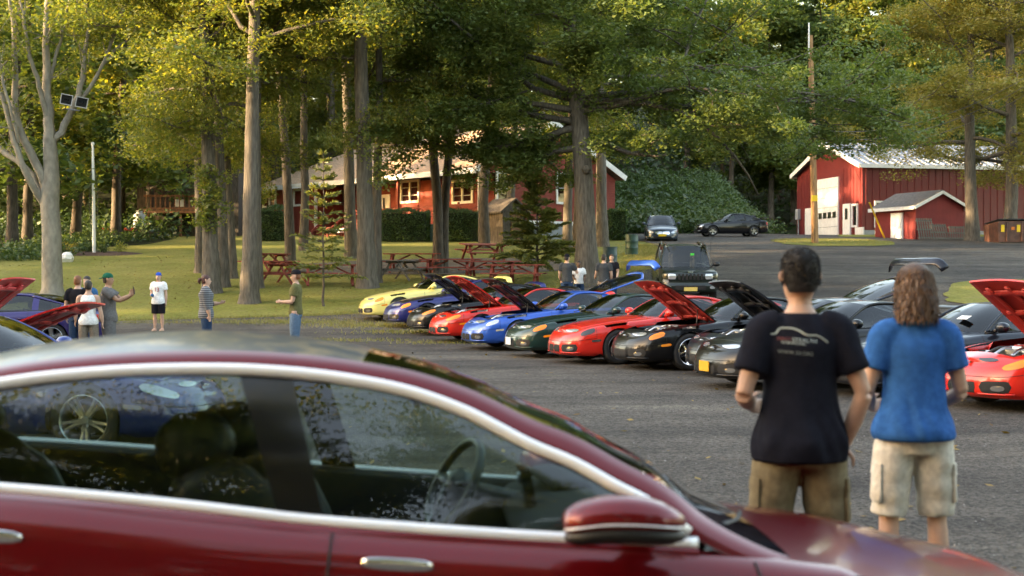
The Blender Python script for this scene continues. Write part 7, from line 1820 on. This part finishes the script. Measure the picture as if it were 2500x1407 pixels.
boy = person('boy in a white printed tee, black shorts and blue cap', away(387, 38.0), 1.56, R(172), C_['white'], ('shorts', C_['black']), 'short', (((-.2, 0, -1), (-.02, .1, -1), dn), ((.18, .05, -1), (-.35, .8, -.25), (-.5, .5, 0))), cap=(C_['capblue'], -1), hair_mat=HR['dark'], hemz=.46, loose=1.12, bulk=.93, props=ball, legb=.30, shoes='skin')
M['tee_print'] = flat('tee_print', (.35, .06, .08), .8)
for body_, z, sz in (('13', 1.06, .15),):
    cu = bpy.data.curves.new('shirt_lettering', 'FONT'); cu.body = body_; cu.size = sz; cu.align_x = 'CENTER'; cu.extrude = .004; cu.materials.append(M['tee_print'])
    t_ = textobj('shirt_lettering', cu); t_.parent = boy; t_.location = (0, .128, z); t_.rotation_euler = (R(90), 0, R(180))
person('woman in a striped grey top and jeans with an auburn ponytail', away(503, 29.6), 1.67, R(-78), striped('striped_grey', (.07, .075, .085), (.22, .23, .24), .045), ('trousers', C_['djeans']), 'tail', (((-.1, .25, -.95), (.15, .90, .05), (.2, .8, .3)), ((.1, .10, -1), (.05, .25, -1), dn)), hair_mat=HR['auburn'], female=True, bulk=1.14, sleeve=1.5, hemz=.46)
person('man in an olive tee, black cap and jeans clasping his hands', away(722, 29.0), 1.77, R(88), C_['olive'], ('trousers', C_['jeans']), 'short', (((-.08, .15, -1), (.25, .92, .02), (.3, .9, 0)), ((.08, .15, -1), (-.25, .92, .02), (-.3, .9, 0))), cap=(C_['black'], 1), hair_mat=HR['red'], bulk=.96, hemz=.485)
# men talking beyond the row
def phone3(o, J, h): f = MB(); f.box(tuple(J[1][1] + [0, .03, .07]), (.02, .06, .12)); f.build('phone', M['black'], o, smooth=False)
person('man in a black tee and black cap holding a phone to his ear', away(1384, 44.5), 1.75, R(-6), C_['dgrey'], ('trousers', C_['djeans']), 'short', (((-.15, .05, -1), (.1, .6, -.7), dn), ((.45, .25, -.8), (-.45, .35, .85), (-.3, .1, .9))), cap=(C_['black'], 1), hair_mat=HR['dark'], props=phone3, head_turn=-.5)
person('man in a white shirt half hidden behind the phone caller', away(1413, 45.2), 1.48, R(190), C_['white'], ('trousers', C_['djeans']), 'short', (((-.2, .1, -1), (.3, .8, -.2), dn), ((.2, .1, -1), (-.3, .8, -.2), dn)), skin='skin_deep', hair_mat=HR['black'])
person('man in a charcoal tee talking beside the big oak with his back turned', away(1474, 44.5), 1.75, R(-4), C_['dgrey'], ('trousers', C_['taupe']), 'short', (((-.2, .1, -1), (-.1, .75, -.5), (0, .8, .2)), ((.18, .02, -1), (-.1, .5, -.8), dn)), hair_mat=HR['dark'], head_turn=-.35)
person('man in a dark shirt facing the charcoal-tee man before the teal barrel', away(1493, 46.0), 1.61, R(165), C_['black'], ('trousers', C_['djeans']), 'short', (((-.15, .05, -1), (.1, .5, -.8), dn), ((.15, .05, -1), (-.1, .5, -.8), dn)), hair_mat=HR['brown'])
